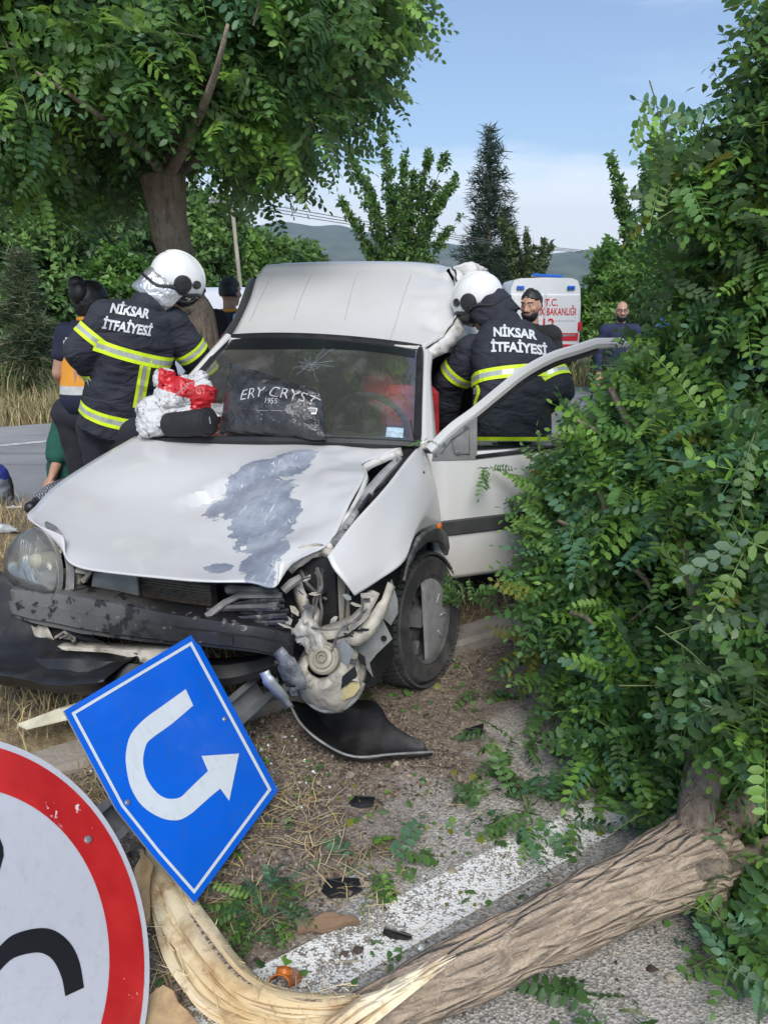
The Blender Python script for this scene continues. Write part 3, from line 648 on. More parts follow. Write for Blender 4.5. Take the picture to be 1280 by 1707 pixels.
for p_ in ((726, 757), (776, 713), (764, 756), (740, 741)): m.lathe([(0, .004), (.008, .004), (.008, 0)], Matrix.Translation(D(*p_, .044)) @ Dn.to_track_quat('Z', 'Y').to_matrix().to_4x4(), 8)
m.tube([D(734, 756, .044), D(752, 733, .044), D(758, 757, .044), D(782, 757, .044), D(782, 712, .044), D(752, 733, .044)], .0035, 5); m.build('mirror_bracket', M_steel, mb_)
b = NB('door_glass'); fr2 = b.n('ShaderNodeFresnel', {'IOR': 1.5}); tr = b.n('ShaderNodeBsdfTransparent', {'Color': (.78, .84, .82, 1)}); gl = b.n('ShaderNodeBsdfGlossy', {'Roughness': .02})
mx = b.n('ShaderNodeMixShader', {0: fr2.outputs[0], 1: tr.outputs[0], 2: gl.outputs[0]}); b.t.links.new(mx.outputs[0], b.out.inputs[0]); M_dglass = b.m
gp = [p + Vector((0, 0, -.012)) for p in fr_[9:]]
m = MB(); lo = [DL(.1 + .86 * k / (len(gp) - 1), .90) for k in range(len(gp))]
m.grid([gp, lo]); m.build('window_pane', M_dglass, door, 180)
m = MB(); m.tube([D(790, 762, .03), DL(.5, .888, .03), DL(.96, .89, .03)], .014, 6); m.build('waist_seal', M_black, door)
m = MB(); m.box((0, 0, 0), (.97, .022, .07), bev=.006); o = m.build('side_moulding', mat('moulding', (.04, .04, .042), .55, .2, 9), door)
o.matrix_basis = Matrix.Translation(DL(.45, .575, .048)) @ Matrix((Dx, -Dn, Vector((0, 0, 1)))).transposed().to_4x4()
m = MB(); m.box((0, 0, 0), (.9, .03, .45), bev=.01); o = m.build('inner_trim', M_black, door); o.matrix_basis = Matrix.Translation(DL(.45, .62, -.045)) @ Matrix((Dx, -Dn, Vector((0, 0, 1)))).transposed().to_4x4()

# ---- wheels
def tyre_mesh():
    m = MB(); prof = []
    Rt, wd = .287, .165
    for k in range(15):
        t_ = k / 14 * math.pi; prof.append((.190 + (Rt - .190) * (math.sin(t_) ** .42), -math.cos(t_) * wd / 2 * (1.0 if .25 < math.sin(t_) else .88)))
    m.lathe(prof, Matrix.Identity(4), 56)
    return m
def tread_mesh():
    m = MB(); nb = 62
    for k in range(nb):
        for j, (yy, wv) in enumerate(((-.062, .026), (-.031, .026), (0, .026), (.031, .026), (.062, .026))):
            an = 2 * math.pi * (k + (.5 if j % 2 else 0) + .12 * j) / nb; rad = .289 - (.006 if abs(yy) > .05 else 0)
            Mx = Matrix.Rotation(an, 3, 'Z'); m.box(Mx @ Vector((rad, 0, yy)), (.010, .0195 if j % 2 else .021, wv), Mx)
    return m
def rim_mesh():
    m = MB(); m.lathe([(.195, .055), (.188, .072), (.176, .066), (.168, .03), (.165, -.05), (.195, -.06)], Matrix.Identity(4), 40)
    m.lathe([(0, .022), (.05, .026), (.09, .004), (.166, .012)], Matrix.Identity(4), 40)
    for k in range(8):
        an = 2 * math.pi * k / 8; Mx = Matrix.Rotation(an, 3, 'Z'); m.box(Mx @ Vector((.125, 0, .014)), (.06, .02, .03), Mx, bev=.004)
    for k in range(4):
        an = 2 * math.pi * k / 4; m.lathe([(0, .035), (.008, .035), (.008, .02)], Matrix.Translation((.045 * math.cos(an), .045 * math.sin(an), 0)), 6)
    return m
def cap_mesh():
    m = MB(); n = 40; cut = -.052      # broken trim: one side is snapped off
    prof = [(0.0, .080), (.03, .083), (.06, .082), (.11, .079), (.15, .074), (.176, .064)]
    def cl(p): return Vector((max(cut, p.x) if True else p.x, p.y, p.z))
    m.add([cl(Vector((r * math.cos(2 * math.pi * k / n), r * math.sin(2 * math.pi * k / n), h))) for r, h in prof for k in range(n)],
          [(i * n + k, i * n + (k + 1) % n, (i + 1) * n + (k + 1) % n, (i + 1) * n + k) for i in range(len(prof) - 1) for k in range(n)])
    for k in (-1, 0, 1):
        an = k * .9; m.box((.10 * math.cos(an), .10 * math.sin(an), .082), (.05, .012, .008), Matrix.Rotation(an, 3, 'Z'), bev=.003)
    return m
ty, td, rm, cpm = tyre_mesh().mesh('tyre', M_rub, 50), tread_mesh().mesh('tread', M_rub, 0), rim_mesh().mesh('rim', mat('black_rim', (.08, .08, .08), .5, .3, 20, dirt=(.12, .11, .10), ds=10, da=.5), 40), cap_mesh().mesh('hub_cap', mat('grey_trim', (.30, .30, .305), .4, .15, 9, dirt=(.10, .09, .08), ds=8, da=.6, metal=.2), 40)
def wheel(c_, steer, camber, flip=False, cap=True):
    w = link('wheel', ty, van)
    w.matrix_basis = Matrix.Translation(c_) @ Matrix.Rotation(steer, 4, 'Z') @ Matrix.Rotation(camber, 4, 'Y') @ Matrix.Rotation(R_(-90 if flip else 90), 4, 'Y') @ Matrix.Rotation(.4, 4, 'Z')
    link('tread', td, w)['kind'] = 'stuff'; link('rim', rm, w)
    if cap: o = link('hub_cap', cpm, w); o.matrix_basis = Matrix.Rotation(R_(62), 4, 'Z')
    return w
wc = C(716, 1032, x=.765)
wheel(wc - Vector((.062, 0, 0)), R_(-15), R_(-5))
wheel(Vector((-.70, 0, .27)), R_(-12), 0, True, False); wheel(Vector((.70, 2.48, .30)), 0, 0); wheel(Vector((-.70, 2.48, .28)), 0, 0, True)
# ---- underside and engine bay
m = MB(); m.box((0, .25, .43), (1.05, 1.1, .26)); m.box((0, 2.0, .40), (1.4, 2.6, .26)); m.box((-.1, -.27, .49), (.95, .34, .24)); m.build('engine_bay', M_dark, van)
# inner wing rail showing in the gap
m = MB(); m.tube([C(560, 905, y=-.40), C(597, 842, y=-.14), C(640, 790, y=.10), C(665, 765, y=.28)], [.022, .024, .022, .018], 6, flat=.6)
for k in range(7):
    t_ = k / 6; m.box(C(572 + 82 * t_, 885 - 112 * t_, y=-.33 + .56 * t_) + Vector((.012, 0, .016)), (.02, .03, .018), bev=.004)
m.build('inner_wing', mat('dusty_grey', (.24, .24, .235), .6, .3, 10, .3, 40, .005, dirt=(.04, .04, .04), ds=9, da=.8), van)
m = MB(); m.tube([C(634, 800, y=.06), C(650, 778, y=.2), C(662, 772, y=.27)], .007, 6); m.tube([C(600, 850, y=-.2), C(618, 822, y=-.05), C(642, 806, y=.03)], .009, 6); m.build('wiring', M_black, van)
# ---- the smashed front of the van
# near-side lamp still in place
hl = MB(); q = C(60, 938, y=-.54); hm = Matrix.Translation(q) @ Matrix.Rotation(R_(16), 4, 'Z') @ Matrix.Rotation(R_(-14), 4, 'X')
ou = [C(px, py, y=yy) for px, py, yy in ((62, 880, -.50), (44, 888, -.47), (24, 912, -.46), (17, 940, -.46), (20, 962, -.49), (38, 976, -.54), (72, 987, -.60), (95, 987, -.63), (100, 960, -.62), (98, 935, -.60), (90, 910, -.56), (76, 888, -.53))]
cen = sum(ou, Vector()) / len(ou); nrm = Vector((-.28, -.93, .22)).normalized()
n_ = len(ou); ou2 = [Vector(p) for p in crom([tuple(p) for p in ou + ou[:1]], 4)[:-1]]; n_ = len(ou2)
b = NB('lamp_lens'); fr = b.n('ShaderNodeFresnel', {'IOR': 1.5}); rib = b.n('ShaderNodeTexWave', {'Vector': b.map((1, 1, 1)), 'Scale': 60., 'Distortion': 1.}, wave_type='BANDS').outputs[0]
tr = b.n('ShaderNodeBsdfTransparent', {'Color': (.9, .9, .87, 1)}); gl = b.n('ShaderNodeBsdfGlossy', {'Roughness': .12}); df = b.n('ShaderNodeBsdfDiffuse', {'Color': (.62, .62, .57, 1)})
mx = b.n('ShaderNodeMixShader', {0: fr.outputs[0], 1: tr.outputs[0], 2: gl.outputs[0]}); mx2 = b.n('ShaderNodeMixShader', {0: b.rng(b.noise(5, 4), .3, .8, .06, .22), 1: mx.outputs[0], 2: df.outputs[0]}); b.t.links.new(mx2.outputs[0], b.out.inputs[0])
m = MB(); rings = []
for k, (sc_, h) in enumerate(((1.0, -.01), (1.0, .012), (.93, .035), (.75, .052), (.45, .062), (.12, .066))): rings.append([cen + (p - cen) * sc_ + nrm * h for p in ou2])
lamp = MB(); lamp.loft([[cen + (p - cen) * 1.03 - nrm * .012 for p in ou2], [cen + (p - cen) * 1.03 + nrm * .006 for p in ou2], [cen + (p - cen) * .9 + nrm * .004 for p in ou2], [cen + (p - cen) * .55 - nrm * .035 for p in ou2], [cen + (p - cen) * .3 - nrm * .05 for p in ou2]])
lamp = lamp.build('headlight', mat('lamp_reflector', (.62, .62, .60), .22, .1, 12, metal=.75), van, 60)
m.loft(rings); m.build('lens', b.m, lamp, 180)
m = MB()
for k in range(7):
    t_ = -.75 + .25 * k; w_ = math.sqrt(max(0, 1 - t_ * t_)); c0 = cen + nrm * (.045 * w_ + .010); sx_ = Vector((.96, -.28, 0)); m.tube([c0 + sx_ * (.058 * t_) + Vector((0, 0, z_ * .085 * w_)) - nrm * (.02 * abs(z_)) for z_ in (-1, -.5, 0, .5, 1)], .0016, 4)
m.build('lens_ribs', mat('lens_rib', (.50, .50, .48), .3, .1), lamp, 180, kind='stuff')
m = MB(); m.box(cen - nrm * .015 + Vector((.012, 0, -.03)), (.06, .02, .05), Matrix.Rotation(.3, 3, 'Z'), bev=.006); m.build('inner_reflector', M_greyplate, lamp)
m = MB(); m.ell(cen + nrm * .0, (.028, .03, .028)); m.build('bulb', mat('bulb_glass', (.5, .47, .35), .2, .2), lamp)
m = MB(); m.loft([[cen + (p - cen) * 1.20 - nrm * .04 for p in ou2], [cen + (p - cen) * 1.07 - nrm * .02 for p in ou2], [cen + (p - cen) * 1.05 - nrm * .09 for p in ou2]], cap=False); m.build('lamp_surround', mat('surround', (.10, .10, .10), .6, .4, 20, dirt=(.3, .29, .27), ds=12, da=.6), lamp, 40)
# steel bumper beam
tp = [(18, 988, -.60), (80, 994, -.64), (150, 1004, -.67), (250, 1024, -.69), (340, 1038, -.69), (420, 1050, -.66), (492, 1060, -.58)]
tb = [(22, 1028, -.61), (80, 1043, -.65), (150, 1057, -.68), (250, 1070, -.70), (340, 1077, -.70), (420, 1086, -.67), (492, 1100, -.59)]
t0 = curve([C(*p[:2], y=p[2]) for p in tp], 6); t1 = curve([C(*p[:2], y=p[2]) for p in tb], 6)
def jig(p, a=.006): return p + Vector((a * noise.noise(p * 11), a * noise.noise(p * 13 + Vector((3, 0, 0))), a * noise.noise(p * 12 + Vector((0, 7, 0)))))
m = MB(); m.grid([[jig(p + Vector((0, .08, .022)), .003), jig(p + Vector((0, .004, .010)), .003), jig(p, .003), jig(p * .72 + q * .28 + Vector((0, -.002, 0)), .003), jig(p * .68 + q * .32 + Vector((0, -.012, 0)), .003), jig(p * .2 + q * .8 + Vector((0, -.012, 0)), .003), jig(p * .1 + q * .9, .003), jig(q, .003), jig(q + Vector((0, .06, -.004)), .003)] for p, q in zip(t0, t1)])
b = NB('beam_steel'); x, y, z = b.xyz(); n1 = b.noise(16, 5, .62); n2 = b.noise(5, 4)
gr_ = b.rng(b.math('ADD', x, b.math('MULTIPLY', b.noise(4, 4), .5)), -.25, .35, 1, 0)
c = b.mix(gr_, (.018, .018, .020), (.15, .147, .14)); c = b.mix(b.rng(n1, .54, .58, 0, .9), c, (.014, .014, .016)); c = b.mix(b.rng(b.noise(26, 4), .62, .7, 0, .55), c, (.30, .29, .27))
b.bsdf(c, .5, b.bump(b.noise(30, 4), .35, .006), metal=.25)
beam = m.build('bumper_beam', b.m, van, 18, recalc=True, solid=.004)
for px, py, yy in ((196, 1050, -.698), (378, 1066, -.70)):
    q = C(px, py, y=yy); MB().box(q, (.045, .02, .030), Matrix.Rotation(.2, 3, 'Z')).build('slot', M_dark, beam)
# radiator with cooling fins and the shroud beside it
r0, r1, r2, r3 = C(230, 958, y=-.50), C(352, 976, y=-.52), C(356, 1034, y=-.54), C(234, 1022, y=-.52)
rad = MB().prism([r0, r1, r2, r3], (0, .04, 0)).build('radiator', mat('radiator_core', (.085, .07, .055), .75, .25, 40), van, 20)
m = MB()
for k in range(26):
    t_ = (k + .5) / 26; A, B = r0 * (1 - t_) + r3 * t_, r1 * (1 - t_) + r2 * t_; dz = .003 * noise.noise(Vector((k * .7, 0, 0)))
    m.prism([A + Vector((0, -.002, dz)), B + Vector((0, -.002, dz)), B + Vector((0, -.002, dz - .0018)), A + Vector((0, -.002, dz - .0018))], (0, -.006, 0))
m.build('fin', mat('fin_metal', (.17, .145, .115), .6, .3, 50, metal=.3), rad, 0, kind='stuff')
m = MB(); m.prism([C(px, py, y=-.545) for px, py in ((156, 954), (228, 958), (233, 1018), (160, 1006), (166, 998), (152, 985))], (0, .012, 0)); m.tube([C(158, 1003, y=-.56), C(222, 995, y=-.56)], .005, 5); m.tube([C(148, 993, y=-.56), C(160, 1004, y=-.56)], .010, 6); m.build('radiator_shroud', M_greyplate, van, 25)
m = MB(); m.prism([C(px, py, y=-.57) for px, py in ((102, 950), (128, 948), (134, 968), (126, 1000), (104, 996), (108, 974))], (0, .02, 0)); m.tube([C(128, 950, y=-.58), C(150, 955, y=-.57), C(140, 968, y=-.56)], .012, 6); m.build('lamp_bracket', M_cream, van, 25)
# tangle of bars right of the radiator
m = MB(); random.seed(21)
m.tube([C(345, 1028, y=-.66), C(375, 1005, y=-.62), C(400, 993, y=-.58), C(470, 993, y=-.56)], [.014, .013, .012, .012], 7)
m.tube([C(330, 1020, y=-.6), C(380, 1012, y=-.62), C(462, 1010, y=-.60)], .007, 6)
m.box(C(420, 985, y=-.55), (.20, .03, .035), bev=.01)
m.build('crossmember', mat('dirty_alloy', (.13, .125, .12), .55, .4, 14, .4, 40, .006, dirt=(.4, .39, .36), ds=12, da=.5, metal=.3), van, 40)
m = MB()
for k in range(15):
    yy = -.60 - .04 * random.random(); y0 = 1003 + k * 3.4
    A, B = C(355 + random.uniform(-20, 25), y0 + 8 + random.uniform(-2, 3), y=yy), C(478 + random.uniform(-12, 4), y0 + random.uniform(-4, 6), y=yy + .03)
    m.tube([A, (A + B) / 2 + Vector((0, random.uniform(-.01, .01), random.uniform(-.006, .006))), B], [.004, .006, .004], 5, flat=1.8)
m.build('crushed_grille', mat('shiny_black', (.025, .025, .027), .3, .5, 20, dirt=(.35, .34, .32), ds=24, da=.55), van, 40)
# pale lower rail, wires, and the black valance under it
m = MB(); A = [C(px, py, y=-.66) for px, py in ((92, 1078), (180, 1082), (272, 1082), (300, 1080))]; B = [C(px, py, y=-.67) for px, py in ((100, 1098), (180, 1106), (268, 1110), (298, 1104))]
m.grid([[p + Vector((0, .04, .006)), jig(p), jig(p * .5 + q * .5 + Vector((0, -.010, 0))), jig(q), q + Vector((0, .04, 0))] for p, q in zip(curve(A, 5), curve(B, 5))]); rail = m.build('lower_rail', M_cream, van, 35, solid=.004)
m = MB(); q = C(180, 1094, y=-.685); m.box(q, (.135, .008, .014), bev=.004); q = C(228, 1098, y=-.685); m.lathe([(0, 0), (.011, 0), (.011, .01)], Matrix.Translation(q) @ Matrix.Rotation(R_(90), 4, 'X'), 10); m.build('slot', M_dark, rail)
m = MB(); m.grid([[jig(C(52 + k * 7, 1040 + (k % 2) * 4, y=-.62), .012), jig(C(62 + k * 7, 1062, y=-.64), .012), jig(C(70 + k * 7, 1080, y=-.62), .012)] for k in range(5)])
for k in range(4): m.tube([jig(C(94 + k * 7, 1062, y=-.64)), jig(C(108 + k * 5, 1056 + k * 5, y=-.67), .01), jig(C(124, 1066 + k * 3, y=-.65), .01)], .004, 5)
m.build('torn_bracket', M_cream, van, 35, solid=.003)
vt = [(36, 1100, -.72), (100, 1098, -.76), (200, 1105, -.72), (300, 1112, -.62), (400, 1106, -.56), (470, 1090, -.52)]; vb = [(36, 1140, -.76), (100, 1146, -.80), (200, 1152, -.76), (300, 1152, -.64), (400, 1138, -.58), (470, 1118, -.54)]
m = MB(); m.grid([[jig(p + Vector((0, .05, .005)), .01), jig(p, .008), jig(p * .5 + q * .5 + Vector((0, -.02, 0)), .006), jig(q), jig(q + Vector((0, .06, -.005)))] for p, q in zip(curve([C(*p[:2], y=p[2]) for p in vt], 6), curve([C(*p[:2], y=p[2]) for p in vb], 6))])
m.build('lower_valance', M_black, van, 35, solid=.004)
# ---- crushed lamp corner on the driver's side
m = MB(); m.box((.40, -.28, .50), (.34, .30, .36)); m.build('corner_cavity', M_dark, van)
def ribbon(pts, w, up, th=.004):
    m = MB(); P = curve(pts, 5); g = []
    for i, p in enumerate(P):
        t_ = (P[min(i + 1, len(P) - 1)] - P[max(0, i - 1)]).normalized(); s_ = t_.cross(Vector(up)).normalized(); ww = w[min(len(w) - 1, i * len(w) // len(P))] if isinstance(w, (list, tuple)) else w
        g.append([jig(p - s_ * ww / 2, .008), jig(p + Vector(up) * .006, .004), jig(p + s_ * ww / 2, .008)])
    m.grid(g); return m
ribbon([C(478, 948, y=-.50), C(500, 930, y=-.47), C(530, 918, y=-.44), C(556, 925, y=-.42)], [.05, .06, .05, .04], (0, -1, .2)).build('slam_panel', M_cream, van, 40, solid=.004)
ribbon([C(494, 968, y=-.46), C(506, 1005, y=-.48), C(512, 1050, y=-.52)], [.045, .05, .05], (0, -1, 0)).build('lamp_bracket', M_cream, van, 40, solid=.005)
m = ribbon([C(505, 1062, y=-.56), C(560, 1052, y=-.54), (C(600, 1030, y=-.50)), C(622, 985, y=-.42)], [.055, .06, .055, .045], (0, -.5, .86)); m.build('lamp_bracket', M_cream, van, 40, solid=.006)
m = ribbon([C(560, 1072, y=-.55), C(600, 1062, y=-.51), C(634, 1020, y=-.44), C(652, 975, y=-.36)], [.03, .05, .05, .035], (.5, -.8, .2)); m.build('lamp_bracket', M_cream, van, 40, solid=.005)
m = MB(); m.box(C(556, 1000, y=-.38), (.09, .05, .25), Matrix.Rotation(.1, 3, 'Y'), bev=.01); m.box(C(578, 1000, y=-.34), (.03, .05, .22), bev=.006); m.build('strut_panel', mat('beige_panel', (.30, .285, .25), .6, .25, 9, .3, 40, .004, dirt=(.07, .06, .05), ds=8, da=.7), van, 30)
m = MB(); m.tube([C(500, 950, y=-.44), C(512, 975, y=-.46), C(530, 992, y=-.47), C(540, 985, y=-.44)], .014, 8); m.tube([C(505, 945, y=-.42), C(520, 985, y=-.44), C(545, 1000, y=-.44)], .009, 7)
m.build('hose', mat('black_hose', (.02, .02, .022), .5, .3), van)
m = MB(); m.tube([C(472, 985, y=-.54), C(486, 972, y=-.52), C(502, 962, y=-.50)], [.015, .016, .013], 8); m.build('pipe_stub', mat('dirty_pipe', (.17, .165, .155), .6, .3, 20), van)
random.seed(5)
m = MB()
for k in range(7):
    pts = [C(530 + random.uniform(-8, 8), 950 + j * 26 + random.uniform(-6, 6), y=-.52 - .05 * random.random()) for j in range(6)]; m.tube(curve(pts, 4), random.choice((.003, .004, .006)), 5)
m.tube(curve([C(548, 1098, y=-.62), C(560, 1065, y=-.62), C(570, 1045, y=-.60), C(600, 1030, y=-.56), C(604, 992, y=-.5)], 5), .0045, 5)
m.tube(curve([C(520, 1046, y=-.60), C(548, 1050, y=-.62), C(580, 1042, y=-.58), C(612, 1015, y=-.5)], 5), .0035, 5)
m.build('wiring', mat('dusty_cable', (.13, .12, .105), .7, .4, 30), van)
# the lamp unit turned inside out: bowl, round socket cap, broken rim, yellowed lens
bowl = Matrix.Translation(C(543, 1122, y=-.56)) @ Vector((-.05, -.80, .50)).normalized().to_track_quat('Z', 'Y').to_matrix().to_4x4()
m = MB(); m.lathe([(.035, .070), (.048, .068), (.062, .064), (.078, .050), (.094, .030), (.104, .01), (.112, -.01), (.118, -.035), (.122, -.06)], bowl, 44)
for i, p in enumerate(m.v): q_ = Vector(p); m.v[i] = tuple(jig(q_, .014) + Vector((0, .012 * (1 - abs(noise.noise(q_ * 22))) ** 3, .006 * noise.noise(q_ * 50))))
unit = m.build('broken_lamp_unit', M_cream, van, 40, solid=.005)
sock = Matrix.Translation(C(539, 1097, y=-.625)) @ Vector((-.03, -.85, .45)).normalized().to_track_quat('Z', 'Y').to_matrix().to_4x4()
m = MB(); m.lathe([(.054, -.02), (.054, .004), (.048, .010), (.045, .004), (.036, .004), (.034, .014), (.022, .018), (.018, .008), (.0, .008)], sock, 28)
for k in range(6): m.box(sock @ Vector((.012 * math.cos(k * 1.05), .012 * math.sin(k * 1.05), .016)), (.004, .012, .006), sock.to_3x3() @ Matrix.Rotation(k * 1.05, 3, 'Z'))
m.build('socket_cap', mat('tan_plastic', (.30, .27, .21), .5, .2, 20, dirt=(.08, .07, .06), ds=20, da=.6), unit)
m = MB(); m.ell(C(512, 1055, y=-.585), (.050, .033, .048), None, 30, 20); m.ell(C(526, 1074, y=-.6), (.040, .026, .05), None, 30, 20); m.ell(C(520, 1035, y=-.56), (.028, .028, .04), None, 24, 16)
for i, p in enumerate(m.v):
    q_ = Vector(p); k_ = (1 - abs(noise.noise(q_ * 20))) ** 3; m.v[i] = tuple(jig(q_, .02) + Vector((0, .022 * k_ + .010 * noise.noise(q_ * 55), .012 * noise.noise(q_ * 38))))
m.build('crumpled_housing', mat('white_plastic', (.45, .43, .38), .5, .2, 9, .5, 40, .01, dirt=(.13, .12, .10), ds=12, da=.8), unit, 30)
m = MB(); R0 = bowl @ Matrix.Translation((0, 0, -.06))
pts = [bowl @ Vector((.122 * math.cos(t_), .122 * math.sin(t_), -.055)) for t_ in np.linspace(-2.9, -.1, 20)]; m.tube(pts, .008, 7); m.build('rim', mat('chrome_rim', (.45, .45, .43), .3, .2, 20, metal=.6, dirt=(.12, .11, .1), ds=14, da=.7), unit)
m = MB(); m.prism([C(px, py, y=-.60) for px, py in ((553, 1164), (560, 1150), (576, 1146), (584, 1138), (598, 1136), (600, 1146), (590, 1160), (570, 1168))], (0, .006, 0)); m.build('lens_shard', mat('yellowed_lens', (.42, .36, .17), .3, .2, 12), unit, 20)
m = MB(); m.prism([C(px, py, y=-.61) for px, py in ((538, 1168), (556, 1140), (590, 1112), (594, 1128), (572, 1146), (552, 1164))], (0, .01, 0)); m.build('lamp_gasket', M_black, unit, 20)
m = MB(); m.prism([C(px, py, y=-.585) for px, py in ((556, 1078), (572, 1064), (590, 1086), (584, 1100), (577, 1122), (562, 1110))], (0, .004, 0)); m.build('metal_flap', mat('grey_blue_plate', (.21, .225, .245), .5, .2, 9, dirt=(.1, .1, .1), ds=9, da=.5), van, 20)
# loose plates hanging between lamp and wheel
for pts, yy, th in ((((588, 1068), (606, 1050), (636, 1030), (655, 1066), (628, 1090), (616, 1108), (621, 1128), (604, 1104)), -.40, .004), (((628, 1022), (652, 966), (664, 1004), (662, 1022), (650, 1044)), -.30, .004)):
    m = MB(); P = [jig(C(px, py, y=yy - .0 + .05 * (px - 620) / 40), .01) for px, py in pts]; m.prism(P, (0, th, 0)); o = m.build('splash_plate', mat('zinc_plate', (.26, .265, .26), .5, .18, 8, .2, 40, .004, dirt=(.12, .11, .09), ds=7, da=.5), van, 20)
m = MB(); m.lathe([(0, 0), (.011, 0), (.011, .003)], Matrix.Translation(C(640, 1064, y=-.385)) @ Matrix.Rotation(R_(90), 4, 'X'), 10); m.build('plate_hole', M_dark, van)
ribbon([C(462, 1085, y=-.68), C(478, 1110, y=-.70), C(495, 1140, y=-.70), (C(488, 1150, y=-.70))], [.05, .075, .07, .02], (0, -1, .1)).build('mangled_bracket', mat('crumpled_steel', (.10, .105, .115), .45, .5, 16, .6, 50, .01, dirt=(.35, .35, .34), ds=14, da=.6, metal=.3), van, 35, solid=.004)
ribbon([C(442, 1120, y=-.74), C(452, 1138, y=-.74), C(470, 1158, y=-.72), C(484, 1178, y=-.70)], [.03, .04, .045, .03], (0, -1, .3)).build('mangled_bracket', M_metal, van, 35, solid=.004)
# detached plastic bumper skin dragging on the grass at the far corner
lt = [(-70, 985, -.62), (0, 990, -.66), (30, 1020, -.66), (50, 1060, -.68), (70, 1090, -.70)]
m = MB(); g = []
for k, (px, py, zz) in enumerate(((-120, 1105, .28), (-60, 1118, .265), (0, 1130, .25), (60, 1140, .24), (120, 1146, .235), (175, 1140, .24))):
    A = C(px, py, y=-.86 + .0 * k); hh = max(.03, .27 - .055 * k); g.append([A + Vector((0, .34 - .03 * k, hh)), A + Vector((0, .26, hh * .5)), A + Vector((0, .12, .02)), A + Vector((0, -.005, .02)), A, A + Vector((0, .02, -.035)), A + Vector((0, .05, -.04))])
m.grid([[tuple(jig(Vector(p), .012)) for p in r] for r in patch(g, 4, 3)]); m.build('hanging_bumper', M_black, van, 45, solid=.005)

# shards, clips and torn tabs strewn through the crushed corner
random.seed(33); sm = [M_cream, M_steel, M_black, M_greyplate, M_cream, M_black]
for k, mt in enumerate(sm):
    m = MB()
    for j in range(9):
        px, py = random.choice(((490, 1010), (505, 1040), (560, 1030), (600, 1050), (575, 1085), (480, 1060), (530, 960), (610, 1000), (470, 1120), (585, 1120))); q = C(px + random.gauss(0, 16), py + random.gauss(0, 18), y=-.50 - .12 * random.random()); s_ = random.uniform(.008, .028)
        R_3 = Matrix.Rotation(random.uniform(0, 6.3), 3, Vector((random.gauss(0, 1), random.gauss(0, 1), random.gauss(0, 1))).normalized())
        m.prism([q + R_3 @ Vector((s_ * random.uniform(.6, 1.3) * math.cos(a), s_ * .6 * math.sin(a), 0)) for a in (0, 1.1, 2.3, 3.4, 4.9)], R_3 @ Vector((0, 0, .003)))
    m.build('broken_tabs', mt, van, 15, kind='stuff')
# ================================================================== PEOPLE
M_skin = mat('skin', (.42, .24, .165), .5, .08, 9, .1, 120, .001, spec=.35)
b = NB('turnout_cloth'); n1 = b.noise(7, 5, .6); cr = b.n('ShaderNodeTexNoise', {'Vector': b.map((5, 5, 11)), 'Scale': 1.3, 'Detail': 4., 'Distortion': .8}).outputs[0]
b.bsdf(b.mix(b.rng(n1, .3, .7), (.013, .015, .024), (.026, .029, .042)), .85, b.bump(b.math('ADD', b.math('MULTIPLY', cr, 1.), b.math('MULTIPLY', b.noise(300, 2), .02)), .75, .05)); M_navy = b.m
M_trou = mat('dark_trousers', (.016, .017, .024), .9, .25, 8, .2, 200, .001)
M_boot = mat('black_boot', (.012, .012, .012), .45, .3, 12)
M_yel = mat('fluorescent_tape', (.62, .80, .015), .6, .06, 30)
M_sil = mat('reflective_tape', (.42, .45, .40), .35, .12, 60, .2, 400, .0005, metal=.25)
M_let = mat('grey_lettering', (.55, .57, .58), .5, .05)
M_hairb = mat('black_hair', (.010, .009, .009), .5, .3, 30, .6, 90, .004)
def jpx(root, **k): return {a: W(*v) - root for a, v in k.items()}
def head_parts(hc, face, up=(0, 0, 1), s=1.0):
    F = frame(face, up)
    return F, lambda x, y, z: hc + F @ Vector((x * s, y * s, z * s))
